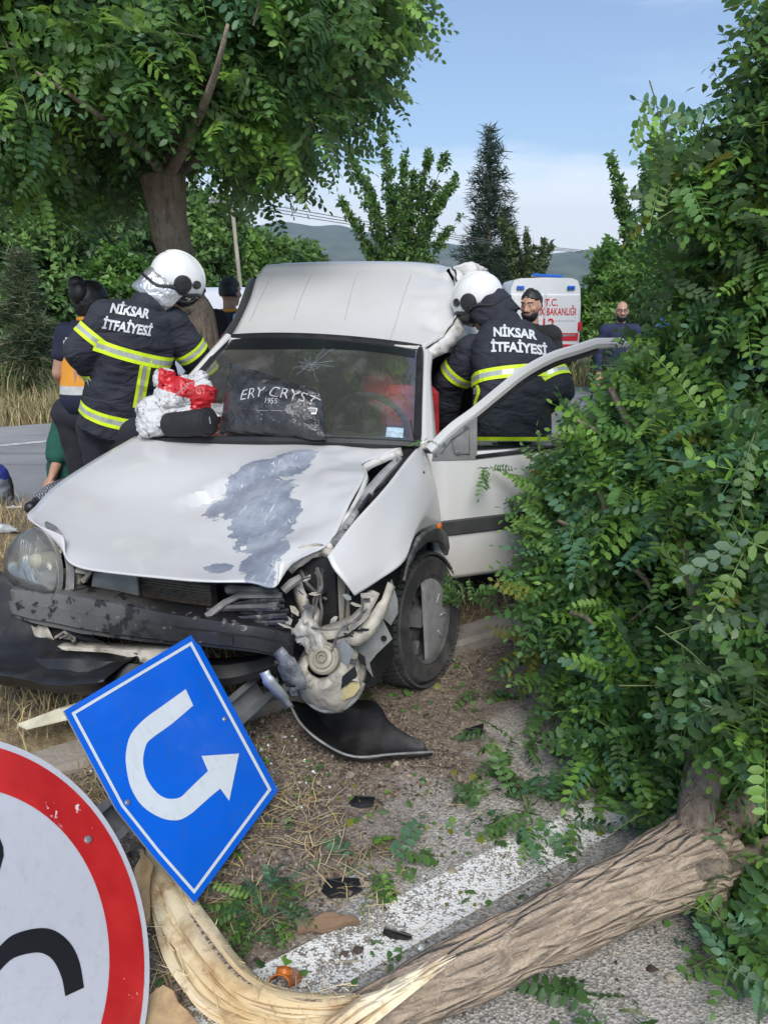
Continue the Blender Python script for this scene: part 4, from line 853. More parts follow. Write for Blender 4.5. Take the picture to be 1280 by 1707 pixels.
def add_body(m, J, F, P, s=1.):
    m.capsule(J['pelvis'] , J['chest'], .115, .125); m.capsule(J['shL'], J['shR'], .062, .062); m.capsule(J['hipL'], J['hipR'], .095, .095)
    m.capsule(J['chest'], J['neck'], .08, .055); m.capsule(J['neck'], P(0, -.015, -.06), .056, .052)
    m.ell(P(0, 0, .01), (.074 * s, .094 * s, .108 * s), F); m.ell(P(0, .026, -.055), (.056 * s, .064 * s, .066 * s), F); m.ell(P(0, .072, -.09), (.026 * s, .022 * s, .02 * s), F)
    m.capsule(P(0, .088, .012), P(0, .108, -.028), .009, .014, 8); m.ell(P(-.017, .096, -.031), (.008, .009, .007), F, 8, 6); m.ell(P(.017, .096, -.031), (.008, .009, .007), F, 8, 6)
    m.capsule(P(-.02, .084, -.058), P(.02, .084, -.058), .0085, .0085, 8); m.capsule(P(-.016, .082, -.07), P(.016, .082, -.07), .009, .009, 8)
    m.capsule(P(-.045, .076, .032), P(-.008, .088, .028), .011, .010, 8); m.capsule(P(.045, .076, .032), P(.008, .088, .028), .011, .010, 8)
    for sx in (-1, 1): m.ell(P(.075 * sx, -.005, -.008), (.010, .020, .032), F, 10, 8); m.ell(P(.046 * sx, .058, -.02), (.022, .026, .022), F, 10, 8)
    for q in 'LR':
        m.capsule(J['sh' + q], J['el' + q], .05, .040); m.capsule(J['el' + q], J['wr' + q], .041, .027)
        m.capsule(J['hip' + q], J['kn' + q], .082, .054); m.capsule(J['kn' + q], J['an' + q], .055, .038); m.capsule(J['an' + q], J['to' + q], .040, .032)
        d = (J['wr' + q] - J['el' + q]).normalized(); hd = J.get('hd' + q, d); hd = Vector(hd).normalized()
        sd = hd.cross(Vector((0, 0, 1)) if abs(hd.z) < .9 else Vector((0, 1, 0))).normalized(); pn = sd.cross(hd); w = J['wr' + q]; sg = 1 if q == 'L' else -1
        for k in (-1, 0, 1): m.capsule(w + hd * .01 + sd * .016 * k, w + hd * .082 + sd * .025 * k, .017, .014, 8)
        for k, (L, o) in enumerate(((.068, -1.5), (.078, -.5), (.072, .5), (.056, 1.5))):
            a = w + hd * .088 + sd * .0215 * o; b_ = a + hd * L * .45 - pn * .012; c_ = b_ + hd * L * .35 - pn * .024; e_ = c_ + hd * L * .2 - pn * .018
            m.capsule(a, b_, .0095, .0088, 8); m.capsule(b_, c_, .0088, .008, 8); m.capsule(c_, e_, .008, .0068, 8)
        a = w + hd * .03 + sd * .028 * sg; b_ = a + hd * .035 + sd * .022 * sg - pn * .01; c_ = b_ + hd * .03 + sd * .006 * sg - pn * .012
        m.capsule(a, b_, .013, .010, 8); m.capsule(b_, c_, .010, .008, 8)
def torso(m, rings, n=26, p=2.4):
    """rings: (centre, half width, half depth, side axis, fore axis)"""
    R = []
    for c, rx, ry, X, Y in rings:
        r = []
        for k in range(n):
            a = 2 * math.pi * k / n; ca, sa = math.cos(a), math.sin(a)
            r.append(Vector(c) + Vector(X) * (rx * math.copysign(abs(ca) ** (2 / p), ca)) + Vector(Y) * (ry * math.copysign(abs(sa) ** (2 / p), sa)))
        R.append(r)
    m.loft(R); return R
def partial_ell(P, F, r, keep, off=(0, 0, 0), nu=28, nv=20, wob=0.):
    m = MB(); m.ell((0, 0, 0), r, None, nu, nv)
    m.f = [f for f in m.f if keep(sum((Vector(m.v[i]) for i in f), Vector()) / len(f))]; m.m = [0] * len(m.f)
    if wob: m.v = [tuple(Vector(v) * (1 + wob * noise.noise(Vector(v) * 42) + wob * .7 * noise.noise(Vector(v) * 90))) for v in m.v]
    m.v = [tuple(P(*(Vector(v) + Vector(off)))) for v in m.v]; return m
def face_bits(body, P, F, brow=True):
    for sx in (-1, 1):
        e = MB().ell(P(.031 * sx, .080, .010), (.011, .008, .0075), F, 10, 8).build('eye', mat('eye_white', (.6, .58, .55), .3, .05), body, 180)
        MB().ell(P(.031 * sx, .0875, .010), (.005, .003, .005), F, 8, 6).build('iris', mat('iris', (.02, .012, .008), .3, .1), e, 180)
def stand(root, spread=.10, **px):
    J = jpx(root, **px); return J
def legs(J, root, hipc, ground, face, sp=.11):
    f = Vector(face).normalized(); s_ = Vector((f.y, -f.x, 0)); g = Vector((0, 0, ground - root.z))
    for q, k in (('L', -1), ('R', 1)):
        J['hip' + q] = hipc + s_ * k * .095; an = Vector((hipc.x, hipc.y, 0)) + s_ * k * sp; J['an' + q] = an + g + Vector((0, 0, .09)); J['kn' + q] = (J['hip' + q] + J['an' + q]) / 2 + f * .03; J['to' + q] = J['an' + q] + f * .15 + Vector((0, 0, -.055))
def trousers(body, J, m_, bulk=1.25, boots=True, hip=.125):
    m = MB(); m.capsule(J['hipL'], J['hipR'], hip, hip)
    for q in 'LR': m.capsule(J['hip' + q], J['kn' + q], .095 * bulk, .072 * bulk); m.capsule(J['kn' + q], J['an' + q] + (J['kn' + q] - J['an' + q]) * .12, .072 * bulk, .062 * bulk)
    remesh(m, 'trousers', m_, body, .014, 3, .008, 7)
    if boots:
        for q in 'LR':
            m = MB(); m.capsule(J['an' + q] + (J['kn' + q] - J['an' + q]) * .25, J['an' + q], .056, .054); m.capsule(J['an' + q] + Vector((0, 0, -.03)), J['to' + q] + Vector((0, 0, .0)), .052, .046)
            remesh(m, 'boot', M_boot, body, .014, 3)
def tape(bvh, name, P, inn, wid, parent, w=.062, reach=.35):
    g = strip_on(bvh, P, inn, wid, [w * k for k in (-.5, -.2, -.16, .16, .2, .5)], .006, reach)
    m = MB()
    for a, c in zip(g[:-1], g[1:]):
        for k in range(5):
            q = [a[k], a[k + 1], c[k + 1], c[k]]
            if all(p is not None for p in q) and max((q[i] - q[(i + 1) % 4]).length for i in range(4)) < .12: m.add(q, [(0, 1, 2, 3)], 0 if k in (0, 4) else 1)
    if m.v: return m.build(name, [M_yel, M_sil], parent, 180)
def ring_tape(bvh, name, c, axis, parent, w=.062, a0=0, a1=360, n=40, reach=.3, up=(0, 0, 1)):
    F = frame(axis, up); P, I, Wd = [], [], []
    for k in range(n + 1):
        a = R_(a0 + (a1 - a0) * k / n); d = F @ Vector((math.cos(a), 0, math.sin(a))); P.append(Vector(c) + d * .0); I.append(-d); Wd.append(F @ Vector((0, 1, 0)))
    return tape(bvh, name, P, I, Wd, parent, w, reach)
def helmet(body, hc, face, up, cape, cape_mat):
    F = frame(face, up); P = lambda x, y, z: hc + F @ Vector((x, y, z)) * .88
    M_h = mat('helmet_white', (.74, .74, .72), .3, .05, 8, coat=.3, dirt=(.4, .39, .36), ds=7, da=.3); M_hb = mat('helmet_black', (.018, .018, .02), .45, .2)
    def keep(q): return q.z > -.045 - .07 * sstep(.02, -.1, q.y) + .05 * sstep(.06, .14, q.y)
    sh = partial_ell(P, F, (.128, .160, .142), keep, (0, -.005, .045), 36, 26).build('helmet', M_h, body, 180, solid=.006)
    # raised comb, brow band, ear discs, visor hinge, neck cape
    m = MB()
    for sx in (-.032, .032): m.tube([P(sx, .155 * math.cos(a) - .005, .045 + .146 * math.sin(a)) for a in np.linspace(.35, 2.6, 14)], .008, 6, flat=.6)
    m.build('comb', M_h, sh)
    m = MB(); e = [P(.131 * math.cos(a), .163 * math.sin(a) - .005, .045 - .052 - .06 * sstep(.0, -.1, math.sin(a) * .16) + .05 * sstep(.06, .14, .16 * math.sin(a))) for a in np.linspace(0, 2 * math.pi, 37)]
    m.tube(e, .009, 6, cap=False); m.build('edge_trim', M_hb, sh)
    for sx in (-1, 1):
        T = Matrix.Translation(P(.118 * sx, .015, .035)) @ (F @ Vector((sx, .1, .05))).to_track_quat('Z', 'Y').to_matrix().to_4x4()
        m = MB(); m.lathe([(0, .022), (.022, .022), (.040, .018), (.047, .006), (.047, -.02)], T, 20); m.box(T @ Vector((0, 0, .022)), (.022, .05, .010), T.to_3x3(), bev=.004)
        m.build('ear_disc', M_hb, sh)
        T = Matrix.Translation(P(.108 * sx, .085, .085)) @ (F @ Vector((sx, .75, .55))).to_track_quat('Z', 'Y').to_matrix().to_4x4()
        m = MB(); m.ell(T @ Vector((0, 0, -.004)), (.034, .022, .012), T.to_3x3()); m.build('lamp_recess', M_hb, sh)
    partial_ell(P, F, (.120, .150, .135), lambda q: q.y > .03 and -.10 < q.z < .02, (0, .012, .02), 30, 20).build('visor', mat('smoked_visor', (.02, .02, .022), .08, .1, spec=.8), sh, 180, solid=.003)
    m = MB(); R1 = []
    for t, (sc, dz, dy) in enumerate(((1.0, -.005, -.01), (1.02, -.05, -.015), (1.0, -.11, -.02), (.98, -.16, -.03))):
        R1.append([P(.124 * sc * math.cos(a), .15 * sc * math.sin(a) + dy, dz + .0 + .006 * math.sin(a * 9 + t)) for a in np.linspace(math.pi * .86, math.pi * 2.14, 30)])
    m.grid(R1)
    m.build('neck_cape', cape_mat, sh, 60, solid=.004)
    return sh
b = NB('silver_cape'); n1 = b.noise(22, 4, .6); b.bsdf((.62, .63, .64), .28, b.bump(n1, .9, .02), metal=.75); M_cape = b.m
def firefighter(label, root, J, face, spine, fore, rings, hip, seed, head, hface, hup, cape, sleeves, ground):
    r = empty('person', root, label, 'person', 'firefighters at the van')
    legs(J, root, hip, ground, fore)
    F, P = head_parts(head, hface, hup)
    m = MB(); add_body(m, J, F, P); body = remesh(m, 'body', M_skin, r, .010, 2); face_bits(body, P, F)
    trousers(body, J, M_trou, 1.3)
    m = MB(); torso(m, rings, 28, 2.5)
    for q in 'LR': m.capsule(J['sh' + q], J['el' + q], .098, .085, 16); m.capsule(J['el' + q], J['el' + q] + (J['wr' + q] - J['el' + q]) * .9, .084, .066, 16)
    m.capsule(J['shL'], J['shR'], .095, .095, 16); m.capsule(J['chest'], J['neck'] - (J['neck'] - J['chest']).normalized() * .03, .10, .088, 16)
    jk = remesh(m, 'jacket', M_navy, body, .0105, 5, .012, 6.5, seed=seed)
    helmet(body, head, hface, hup, True, cape)
    return r, body, jk, bvh_of(jk)
def hitpx(bvh, root, px, py):
    o = Vector((0, 0, CAMH)) - root; h = bvh.ray_cast(o, ray(px, py).normalized()); return h[0]
def local_bvh(o):
    me = o.data; return BVHTree.FromPolygons([v.co for v in me.vertices], [p.vertices for p in me.polygons])

# ---- firefighter on the far side of the bonnet
root = Vector((W(195, 700, 4.1).x, 4.1, .10))
J = jpx(root, pelvis=(192, 716, 4.1), chest=(226, 570, 4.06), neck=(250, 502, 4.08), shL=(180, 532, 3.98), shR=(284, 540, 4.16), elL=(134, 588, 3.94), wrL=(178, 632, 4.12), elR=(322, 588, 4.25), wrR=(352, 650, 4.45))
ax = (J['neck'] - J['pelvis']).normalized(); X = (J['shR'] - J['shL']).normalized(); X = (X - ax * X.dot(ax)).normalized(); Y = ax.cross(X).normalized()
def rg(px, py, Yd, rx, ry): return (W(px, py, Yd) - root, rx, ry, X, Y)
rings = [rg(190, 722, 4.1, .182, .155), rg(196, 690, 4.1, .180, .155), rg(206, 640, 4.1, .182, .155), rg(218, 590, 4.08, .198, .16), rg(230, 545, 4.08, .20, .155), rg(240, 515, 4.08, .15, .12)]
def ff(label, root, J, rings, head, hface, hup, cape, fore, seed, ground):
    return firefighter(label, root, J, None, None, Vector(fore), rings, J['pelvis'], seed, head, Vector(hface), Vector(hup), cape, None, ground)
r, body, jk, _ = ff('firefighter in navy jacket with a silver neck cape, bending over behind the bonnet', root, J, rings, W(290, 474, 4.16) - root, (.66, .38, -.62), (.60, .12, .78), M_cape, (.35, .94, 0), 1, .10)
bv = local_bvh(jk)
def torso_ring(px, py, Yd, name='reflective_band', w=.062, axis=None): return ring_tape(bv, name, W(px, py, Yd) - root, axis or ax, jk, w, reach=.25)
torso_ring(221, 583, 4.08); torso_ring(194, 690, 4.1)
P = [W(246 - 16 * t, 592 + 92 * t, 3.7) - root for t in np.linspace(0, 1, 10)]; tape(bv, 'reflective_band', P, [ray(240, 640)] * 10, [X] * 10, jk, .058, .5)
def sleeve_tape(a, c, t, w=.056): d = (J[c] - J[a]); ring_tape(bv, 'reflective_band', J[a] + d * t, d, jk, w, n=30, reach=.122)
sleeve_tape('shL', 'elL', .52); sleeve_tape('elL', 'wrL', .48); sleeve_tape('shR', 'elR', .88)
Tm = (X * 1.0).normalized(); Tu = ax
to = W(217, 519, 3.6) - root
text_on('lettering', 'NİKSAR', 0.066, hitpx(bv, root, 217, 519), X * .985 + ax * .10, ax, bv, M_let, jk, .0026, .006, sx=.80, N=-ray(217, 533))
text_on('lettering', 'İTFAİYESİ', 0.066, hitpx(bv, root, 213, 547), X * .985 + ax * .10, ax, bv, M_let, jk, .0026, .006, sx=.80, N=-ray(217, 533))

# ---- firefighter reaching in through the driver's door
root = Vector((W(850, 700, 3.92).x, 3.92, .06))
J = jpx(root, pelvis=(852, 748, 3.92), chest=(852, 600, 4.02), neck=(838, 535, 4.12), shL=(788, 588, 4.12), shR=(894, 590, 4.0), elL=(748, 640, 4.2), wrL=(742, 700, 4.28), elR=(928, 650, 3.86), wrR=(880, 690, 4.1))
ax = Vector((.0, .44, .90)).normalized(); X = Vector((.985, -.12, 0)); X = (X - ax * X.dot(ax)).normalized(); Y = ax.cross(X).normalized()
rings = [rg(852, 752, 3.90, .195, .155), rg(852, 720, 3.90, .195, .155), rg(853, 665, 3.92, .195, .155), rg(855, 615, 3.98, .205, .16), rg(849, 578, 4.05, .20, .155), rg(842, 548, 4.10, .13, .115)]
r, body, jk, _ = ff('firefighter in navy jacket and white helmet reaching into the van past its open door', root, J, rings, W(801, 508, 4.22) - root, (-.68, .36, -.60), (-.55, .25, .78), M_navy, (-.1, .99, 0), 2, .06)
bv = local_bvh(jk)
torso_ring(855, 632, 3.96, axis=Vector((-.06, .34, .94))); torso_ring(852, 738, 3.9, axis=Vector((0, .16, 1)))
P = [W(789 + 3 * math.sin(t * 9), 640 + 62 * t, 3.75) - root for t in np.linspace(0, 1, 12)]; tape(bv, 'reflective_band', P, [ray(792, 670)] * 12, [Vector((.9, -.4, 0))] * 12, jk, .05, .4)
sleeve_tape('shL', 'elL', .62); sleeve_tape('shR', 'elR', .75)
text_on('lettering', 'NİKSAR', 0.068, hitpx(bv, root, 857, 555), X - ax * .13, Vector((0, .5, .87)), bv, M_let, jk, .0028, .006, bow=.35, sx=.86, N=-ray(862, 568))
text_on('lettering', 'İTFAİYESİ', 0.070, hitpx(bv, root, 865, 580), X - ax * .12, Vector((0, .5, .87)), bv, M_let, jk, .0028, .006, bow=.35, sx=.86, N=-ray(862, 568))

# ---- paramedic with her back turned, orange and navy vest
root = Vector((W(142, 700, 4.85).x, 4.85, .08))
J = jpx(root, pelvis=(142, 690, 4.85), chest=(144, 580, 4.85), neck=(150, 532, 4.85), shL=(112, 556, 4.82), shR=(186, 552, 4.9), elL=(98, 622, 4.80), wrL=(118, 670, 5.0), elR=(205, 630, 4.95), wrR=(200, 680, 5.1))
r = empty('person', root, 'paramedic with black tied hair seen from behind in orange and navy vest', 'person', 'ambulance crew')
legs(J, root, J['pelvis'], .08, (.1, 1, 0), .08); head = W(154, 505, 4.88) - root; F, P = head_parts(head, Vector((.5, .85, -.1)))
m = MB(); add_body(m, J, F, P); body = remesh(m, 'body', M_skin, r, .011, 2)
trousers(body, J, M_trou, 1.02, True, .115)
X = Vector((1, .08, 0)).normalized(); Y = Vector((-.08, 1, 0)).normalized()
zz = [(686, .165), (660, .165), (655, .165), (641, .163), (600, .165), (572, .172), (566, .172), (561, .172), (556, .17), (545, .15), (534, .09)]
Rr = []
for py, hw in zz:
    c = W(146, py, 4.85) - root; rr_ = []
    for k in range(40):
        a = 2 * math.pi * k / 40; rr_.append(c + X * hw * math.cos(a) + Y * hw * .72 * math.sin(a) + Vector((0, 0, .0)))
    Rr.append(rr_)
m = MB(); m.loft(Rr); M_vn = mat('vest_navy', (.014, .018, .045), .85, .2, 8); M_vo = mat('vest_orange', (.70, .30, .035), .8, .1, 6); M_vw = mat('vest_white', (.6, .6, .6), .6, .1)
for i in range(10):
    for k in range(40):
        m.m[i * 40 + k] = (0, 0, 2, 1, 1, 3 if False else 1, 0, 0, 0, 0)[i]
        if i == 5: m.m[i * 40 + k] = 2 if k % 2 else 0
        if i == 6: m.m[i * 40 + k] = 0 if k % 2 else 2
m.build('vest', [M_vn, M_vo, mat('vest_silver', (.5, .52, .52), .45, .1, 30)], body, 180)
m = MB(); m.capsule(J['shL'], J['shL'] + (J['elL'] - J['shL']) * .5, .07, .066); m.capsule(J['shR'], J['elR'], .07, .066); m.capsule(J['shL'], J['shR'], .062, .062); remesh(m, 'shirt', M_vn, body, .014, 3, .006, 9)
partial_ell(P, F, (.088, .108, .122), lambda q: q.z > .03 or q.y < .02, (0, -.006, .006), 44, 30, .07).build('hair', M_hairb, body, 180, solid=.01)
m = MB(); m.ell(P(-.02, -.09, .10), (.05, .055, .05), F); m.ell(P(-.0, -.1, .05), (.06, .05, .07), F); m.build('hair_bun', M_hairb, body, 180)
m = MB(); m.tube([J['neck'] + Vector((.065 * math.cos(a), .06 * math.sin(a), -.0)) for a in np.linspace(0, 6.29, 20)], .016, 6, cap=False); m.build('collar', M_vo, body, 180)

# ---- person sitting at the roadside in a green shirt
root = Vector((W(120, 800, 5.4).x, 5.4, .06))
J = jpx(root, pelvis=(118, 806, 5.45), chest=(116, 742, 5.45), neck=(126, 694, 5.45), shL=(104, 716, 5.4), shR=(160, 716, 5.5), elL=(97, 768, 5.3), wrL=(88, 792, 5.2), elR=(190, 770, 5.3), wrR=(150, 790, 5.1), hipL=(118, 812, 5.4), hipR=(160, 812, 5.45), knL=(84, 822, 5.05), knR=(150, 790, 4.95), anL=(66, 838, 5.0), anR=(150, 845, 4.9), toL=(52, 846, 4.9), toR=(146, 855, 4.8))
J['hdL'] = Vector((-.45, -.4, -.75))
r = empty('person', root, 'person in a green short-sleeved shirt sitting on the road edge', 'person')
F, P = head_parts(W(134, 660, 5.42) - root, Vector((-.4, -.9, -.2)))
m = MB(); add_body(m, J, F, P); body = remesh(m, 'body', M_skin, r, .009, 2); face_bits(body, P, F)
m = MB(); m.capsule(J['pelvis'], J['chest'], .155, .15); m.capsule(J['shL'], J['shR'], .082, .082); m.capsule(J['chest'], J['neck'], .12, .07)
for q in 'LR': m.capsule(J['sh' + q], J['sh' + q] + (J['el' + q] - J['sh' + q]) * .8, .078, .085)
remesh(m, 'shirt', mat('green_cotton', (.012, .085, .060), .9, .2, 6, .2, 200, .001), body, .011, 4, .012, 8, seed=4)
b = NB('checked_cloth'); wv = b.n('ShaderNodeTexWave', {'Vector': b.obj(), 'Scale': 16., 'Distortion': 3.}).outputs[0]; wv2 = b.n('ShaderNodeTexWave', {'Vector': b.map((1, 1, 1), rot=(1.2, .6, .4)), 'Scale': 20., 'Distortion': 3.}).outputs[0]
b.bsdf(b.mix(b.rng(b.math('MULTIPLY', wv, wv2), .2, .4), (.05, .055, .075), (.26, .26, .28)), .9); trousers(body, J, b.m, .85, True)
m = MB(); m.tube([J['neck'] + Vector((-.05, -.06, 0)), J['chest'] + Vector((.02, -.165, .05)), J['chest'] + Vector((-.02, -.175, -.12)), J['pelvis'] + Vector((-.08, -.16, -.02))], .022, 6, flat=.4); m.build('shoulder_strap', mat('webbing', (.10, .10, .095), .8, .5, 90), body)
partial_ell(P, F, (.086, .104, .118), lambda q: q.z > .04 or q.y < -.02, (0, -.006, .008)).build('hair', M_hairb, body, 180, solid=.008)

def bystander(label, X0, Y0, ground, headpx, face, shirt, hair=None, beard=False, px=None, sleeves='long', group=None, tilt=0.):
    root = Vector((X0, Y0, ground)); head = W(*headpx, Y0) - root; f = Vector(face).normalized(); fh = Vector((f.x, f.y, 0)).normalized(); s_ = Vector((fh.y, -fh.x, 0))
    k = head.z / 1.63; nk = Vector((head.x, head.y, 0)) * .9 + Vector((0, 0, 1.47 * k)) - fh * .02
    J = dict(neck=nk, chest=Vector((head.x * .7, head.y * .7, 1.28 * k)), pelvis=Vector((0, 0, .96 * k)))
    for q, g_ in (('L', -1), ('R', 1)):
        J['sh' + q] = nk + s_ * g_ * .175 + Vector((0, 0, -.075)); J['el' + q] = J['sh' + q] + s_ * g_ * .06 + Vector((0, 0, -.29)) - fh * .03; J['wr' + q] = J['el' + q] + Vector((0, 0, -.22)) + fh * .12
    legs(J, root, J['pelvis'], ground, fh)
    r = empty('person', root, label, 'person', group); F, P = head_parts(head, f)
    m = MB(); add_body(m, J, F, P); body = remesh(m, 'body', M_skin, r, .009, 2); face_bits(body, P, F); trousers(body, J, M_trou, 1.05)
    m = MB(); m.capsule(J['pelvis'] + Vector((0, 0, .02)), J['chest'], .135, .14); m.capsule(J['shL'], J['shR'], .08, .08); m.capsule(J['chest'], J['neck'] + Vector((0, 0, -.03)), .12, .072)
    for q in 'LR':
        m.capsule(J['sh' + q], J['sh' + q] + (J['el' + q] - J['sh' + q]) * (1 if sleeves == 'long' else .75), .072, .065)
        if sleeves == 'long': m.capsule(J['el' + q], J['el' + q] + (J['wr' + q] - J['el' + q]) * .9, .058, .042)
    remesh(m, 'shirt', shirt, body, .012, 4, .009, 8, seed=int(headpx[0]))
    if hair == 'full': partial_ell(P, F, (.079, .098, .116), lambda q: q.z > .062 - .03 * abs(q.x) * 10 + .014 * noise.noise(q * 60) or (q.y < .0 and q.z > -.05), (0, -.006, .010), 44, 30, .10).build('hair', M_hairb, body, 60, solid=.006)
    if hair == 'bald': pass
    if beard:
        partial_ell(P, F, (.064, .074, .078), lambda q: q.z < (-.005 if abs(q.x) > .04 else -.012) and q.y > -.02 and not (abs(q.x) < .02 and -.010 < q.z < -.002), (0, .028, -.05)).build('beard', M_hairb, body, 180, solid=.006)
        m = MB(); m.capsule(P(-.024, .090, -.044), P(.024, .090, -.044), .006, .006, 8); m.build('moustache', M_hairb, body, 180)
    for sx in (-1, 1): MB().capsule(P(.014 * sx, .094, .030), P(.048 * sx, .080, .034), .005, .004, 8).build('eyebrow', M_hairb, body, 180)
    return r, body, J, P, F
w_ = W(383, 490, 6.6)
r, body, J, P, F = bystander('man with short black hair and navy vest seen from behind, beyond the van', w_.x + .02, 6.6, .05, (384, 487), (.45, .89, -.05), mat('pale_sleeve', (.42, .45, .52), .85, .15, 9), 'full', group='ambulance crew')
m = MB(); m.capsule(J['pelvis'], J['chest'], .15, .155); m.capsule(J['shL'] * .6 + J['shR'] * .4, J['shR'] * .6 + J['shL'] * .4, .098, .098); m.capsule(J['chest'], J['neck'] + Vector((0, 0, -.05)), .13, .082); remesh(m, 'vest', M_vn, body, .014, 4, .006, 8)
m = MB(); m.tube([J['neck'] + Vector((.07 * math.cos(a), .065 * math.sin(a), .01)) for a in np.linspace(0, 6.29, 20)], .017, 6, cap=False); m.build('collar', M_vo, body, 180)
w_ = W(345, 520, 5.5)
r, body, J, P, F = bystander('person in black long-sleeved top with a red badge on the sleeve, behind the tree trunk', w_.x, 5.5, .08, (322, 476), (.3, .95, -.2), mat('black_jersey', (.012, .012, .016), .85, .2, 8), 'full')
m = MB(); q = J['shR'] * .6 + J['elR'] * .4; m.box(q + Vector((.045, -.062, .01)), (.06, .012, .05), Matrix.Rotation(.6, 3, 'Z') @ Matrix.Rotation(.2, 3, 'X')); m.build('sleeve_badge', mat('red_badge', (.42, .015, .03), .7, .1), body)
w_ = W(888, 520, 6.3)
bystander('bearded man in a black T-shirt standing between the van and the ambulance', w_.x, 6.3, drop(w_.x, 6.3), (885, 509), (-.55, -.8, -.12), mat('black_cotton', (.012, .012, .013), .9, .2, 8), 'full', True, sleeves='short')
w_ = W(1037, 520, 9.8)
r, body, J, P, F = bystander('bald bearded man with glasses and a navy jumper far back on the road', w_.x, 9.8, drop(w_.x, 9.8) - .1, (1036, 519), (-.15, -1, -.05), mat('navy_jumper', (.016, .024, .06), .9, .2, 8), 'bald', True)
m = MB()
for sx in (-1, 1): m.tube([P(.031 * sx + .021 * math.cos(a), .100, .012 + .016 * math.sin(a)) for a in np.linspace(0, 6.29, 16)], .0025, 5, cap=False); m.tube([P(.052 * sx, .098, .014), P(.076 * sx, .0, .012)], .002, 5)
m.tube([P(-.010, .101, .014), P(.010, .101, .014)], .0025, 5); m.build('glasses', M_black, body)
# ================================================================== TREES
L_dark = leafmat('leaf_dark', (.062, .138, .042), (.12, .18, .09)); L_mid = leafmat('leaf_mid', (.105, .218, .058), (.15, .23, .11)); L_lite = leafmat('leaf_light', (.19, .35, .065), (.20, .31, .11), .4); L_blue = leafmat('leaf_bluish', (.105, .225, .120), (.17, .25, .16)); L_yel = leafmat('leaf_yellowed', (.20, .21, .03), (.2, .2, .06))
LM = [L_dark, L_mid, L_lite, L_blue, L_yel]
b = NB('bark'); n1 = b.noise(7, 6, .65); n2 = b.noise(60, 4); st = b.n('ShaderNodeTexNoise', {'Vector': b.map((38, 38, 6)), 'Scale': 1., 'Detail': 6., 'Roughness': .65, 'Distortion': .6}).outputs[0]
c = b.mix(b.rng(n1, .3, .7), (.20, .155, .115), (.33, .265, .20)); c = b.mix(b.rng(st, .32, .5, .75, 0), c, (.075, .056, .042)); c = b.mix(b.rng(n2, .6, .72, 0, .4), c, (.38, .33, .27))
b.bsdf(c, .95, b.bump(b.math('ADD', st, b.math('MULTIPLY', n2, .3)), 1., .03)); M_bark = b.m
M_twig = mat('twig', (.16, .125, .085), .85, .25, 20, .3, 60, .003); M_stem = mat('green_stem', (.10, .13, .04), .7, .2, 20)
def leaflet(L, w, fold=.18, curl=.1):
    """one oval leaflet along +y: 6 triangles"""
    V = [(0, 0, 0), (0, L * .5, -curl * L * .2), (0, L, -curl * L), (-w, L * .28, fold * w), (-w * .9, L * .72, fold * w - curl * L * .5), (w, L * .28, fold * w), (w * .9, L * .72, fold * w - curl * L * .5)]
    F = [(0, 1, 3), (3, 1, 4), (4, 1, 2), (0, 5, 1), (5, 6, 1), (6, 2, 1)]
    return np.array(V), np.array(F)
def pinnate(L, pairs, ll, lw, droop, seed, simple=False):
    """compound leaf of a robinia: rachis along +y, leaflets in pairs, unit = metres"""
    r = random.Random(seed); V, F = [], []; off = 0
    def put(v, f):
        nonlocal off
        V.append(v); F.append(f + off); off += len(v)
    def at(t): return np.array((0.02 * L * math.sin(t * 3 + seed), t * L, -droop * L * t * t))
    n = 5; rv = []
    for k in range(n + 1):
        p = at(k / n); w = .0016 * (1 - .6 * k / n); rv += [p + (-w, 0, 0), p + (w, 0, 0)]
    rf = [(2 * k, 2 * k + 1, 2 * k + 2) for k in range(n)] + [(2 * k + 1, 2 * k + 3, 2 * k + 2) for k in range(n)]
    put(np.array(rv), np.array(rf))
    items = [(.16 + .80 * k / (pairs - .3), sgn) for k in range(pairs) for sgn in (-1, 1)] + [(1., 0)]
    for t, sg in items:
        s = (.75 + .35 * math.sin(math.pi * min(1, t * .9 + .1))) * r.uniform(.88, 1.1); lv, lf = leaflet(ll * s, lw * s, r.uniform(.05, .3), r.uniform(0, .25))
        a = -sg * R_(r.uniform(62, 82)) ; tw = r.uniform(-.35, .35) - .25 * (1 if sg else 0); dp = r.uniform(-.1, .35)
        Mx = Matrix.Rotation(a, 3, 'Z') @ Matrix.Rotation(-dp - droop * t * .7, 3, 'X') @ Matrix.Rotation(tw, 3, 'Y')
        put(np.einsum('ij,vj->vi', np.array(Mx), lv) + at(t), lf)
    return np.concatenate(V), np.concatenate(F)
def tri_mesh(name, vf, m):
    me = arr_mesh(name, vf[0], vf[1], np.zeros(len(vf[1]), np.int32), [m]); return me
def shoots(centers, radii, n, rnd, inner=.62, keep=None, jit=.18):
    """shoot bases and tips over a union of ellipsoids"""
    out = []; wts = np.array([r[0] * r[1] + r[1] * r[2] + r[0] * r[2] for r in radii]); wts = wts + .03; wts = wts / wts.sum(); tries = 0
    while len(out) < n and tries < n * 30:
        tries += 1; k = rnd.choice(len(centers), p=wts); d = rnd.normal(size=3); d /= np.linalg.norm(d)
        f = rnd.uniform(.72, 1.04) if rnd.random() < .75 else rnd.uniform(.4, .8); p = np.array(centers[k]) + d * np.array(radii[k]) * f
        ins = False
        for j in range(len(centers)):
            if j != k and np.sum(((p - centers[j]) / np.array(radii[j])) ** 2) < .5: ins = True
        if ins and rnd.random() < .75: continue
        if keep is not None and not keep(p): continue
        out.append((p, d, k))
    return out
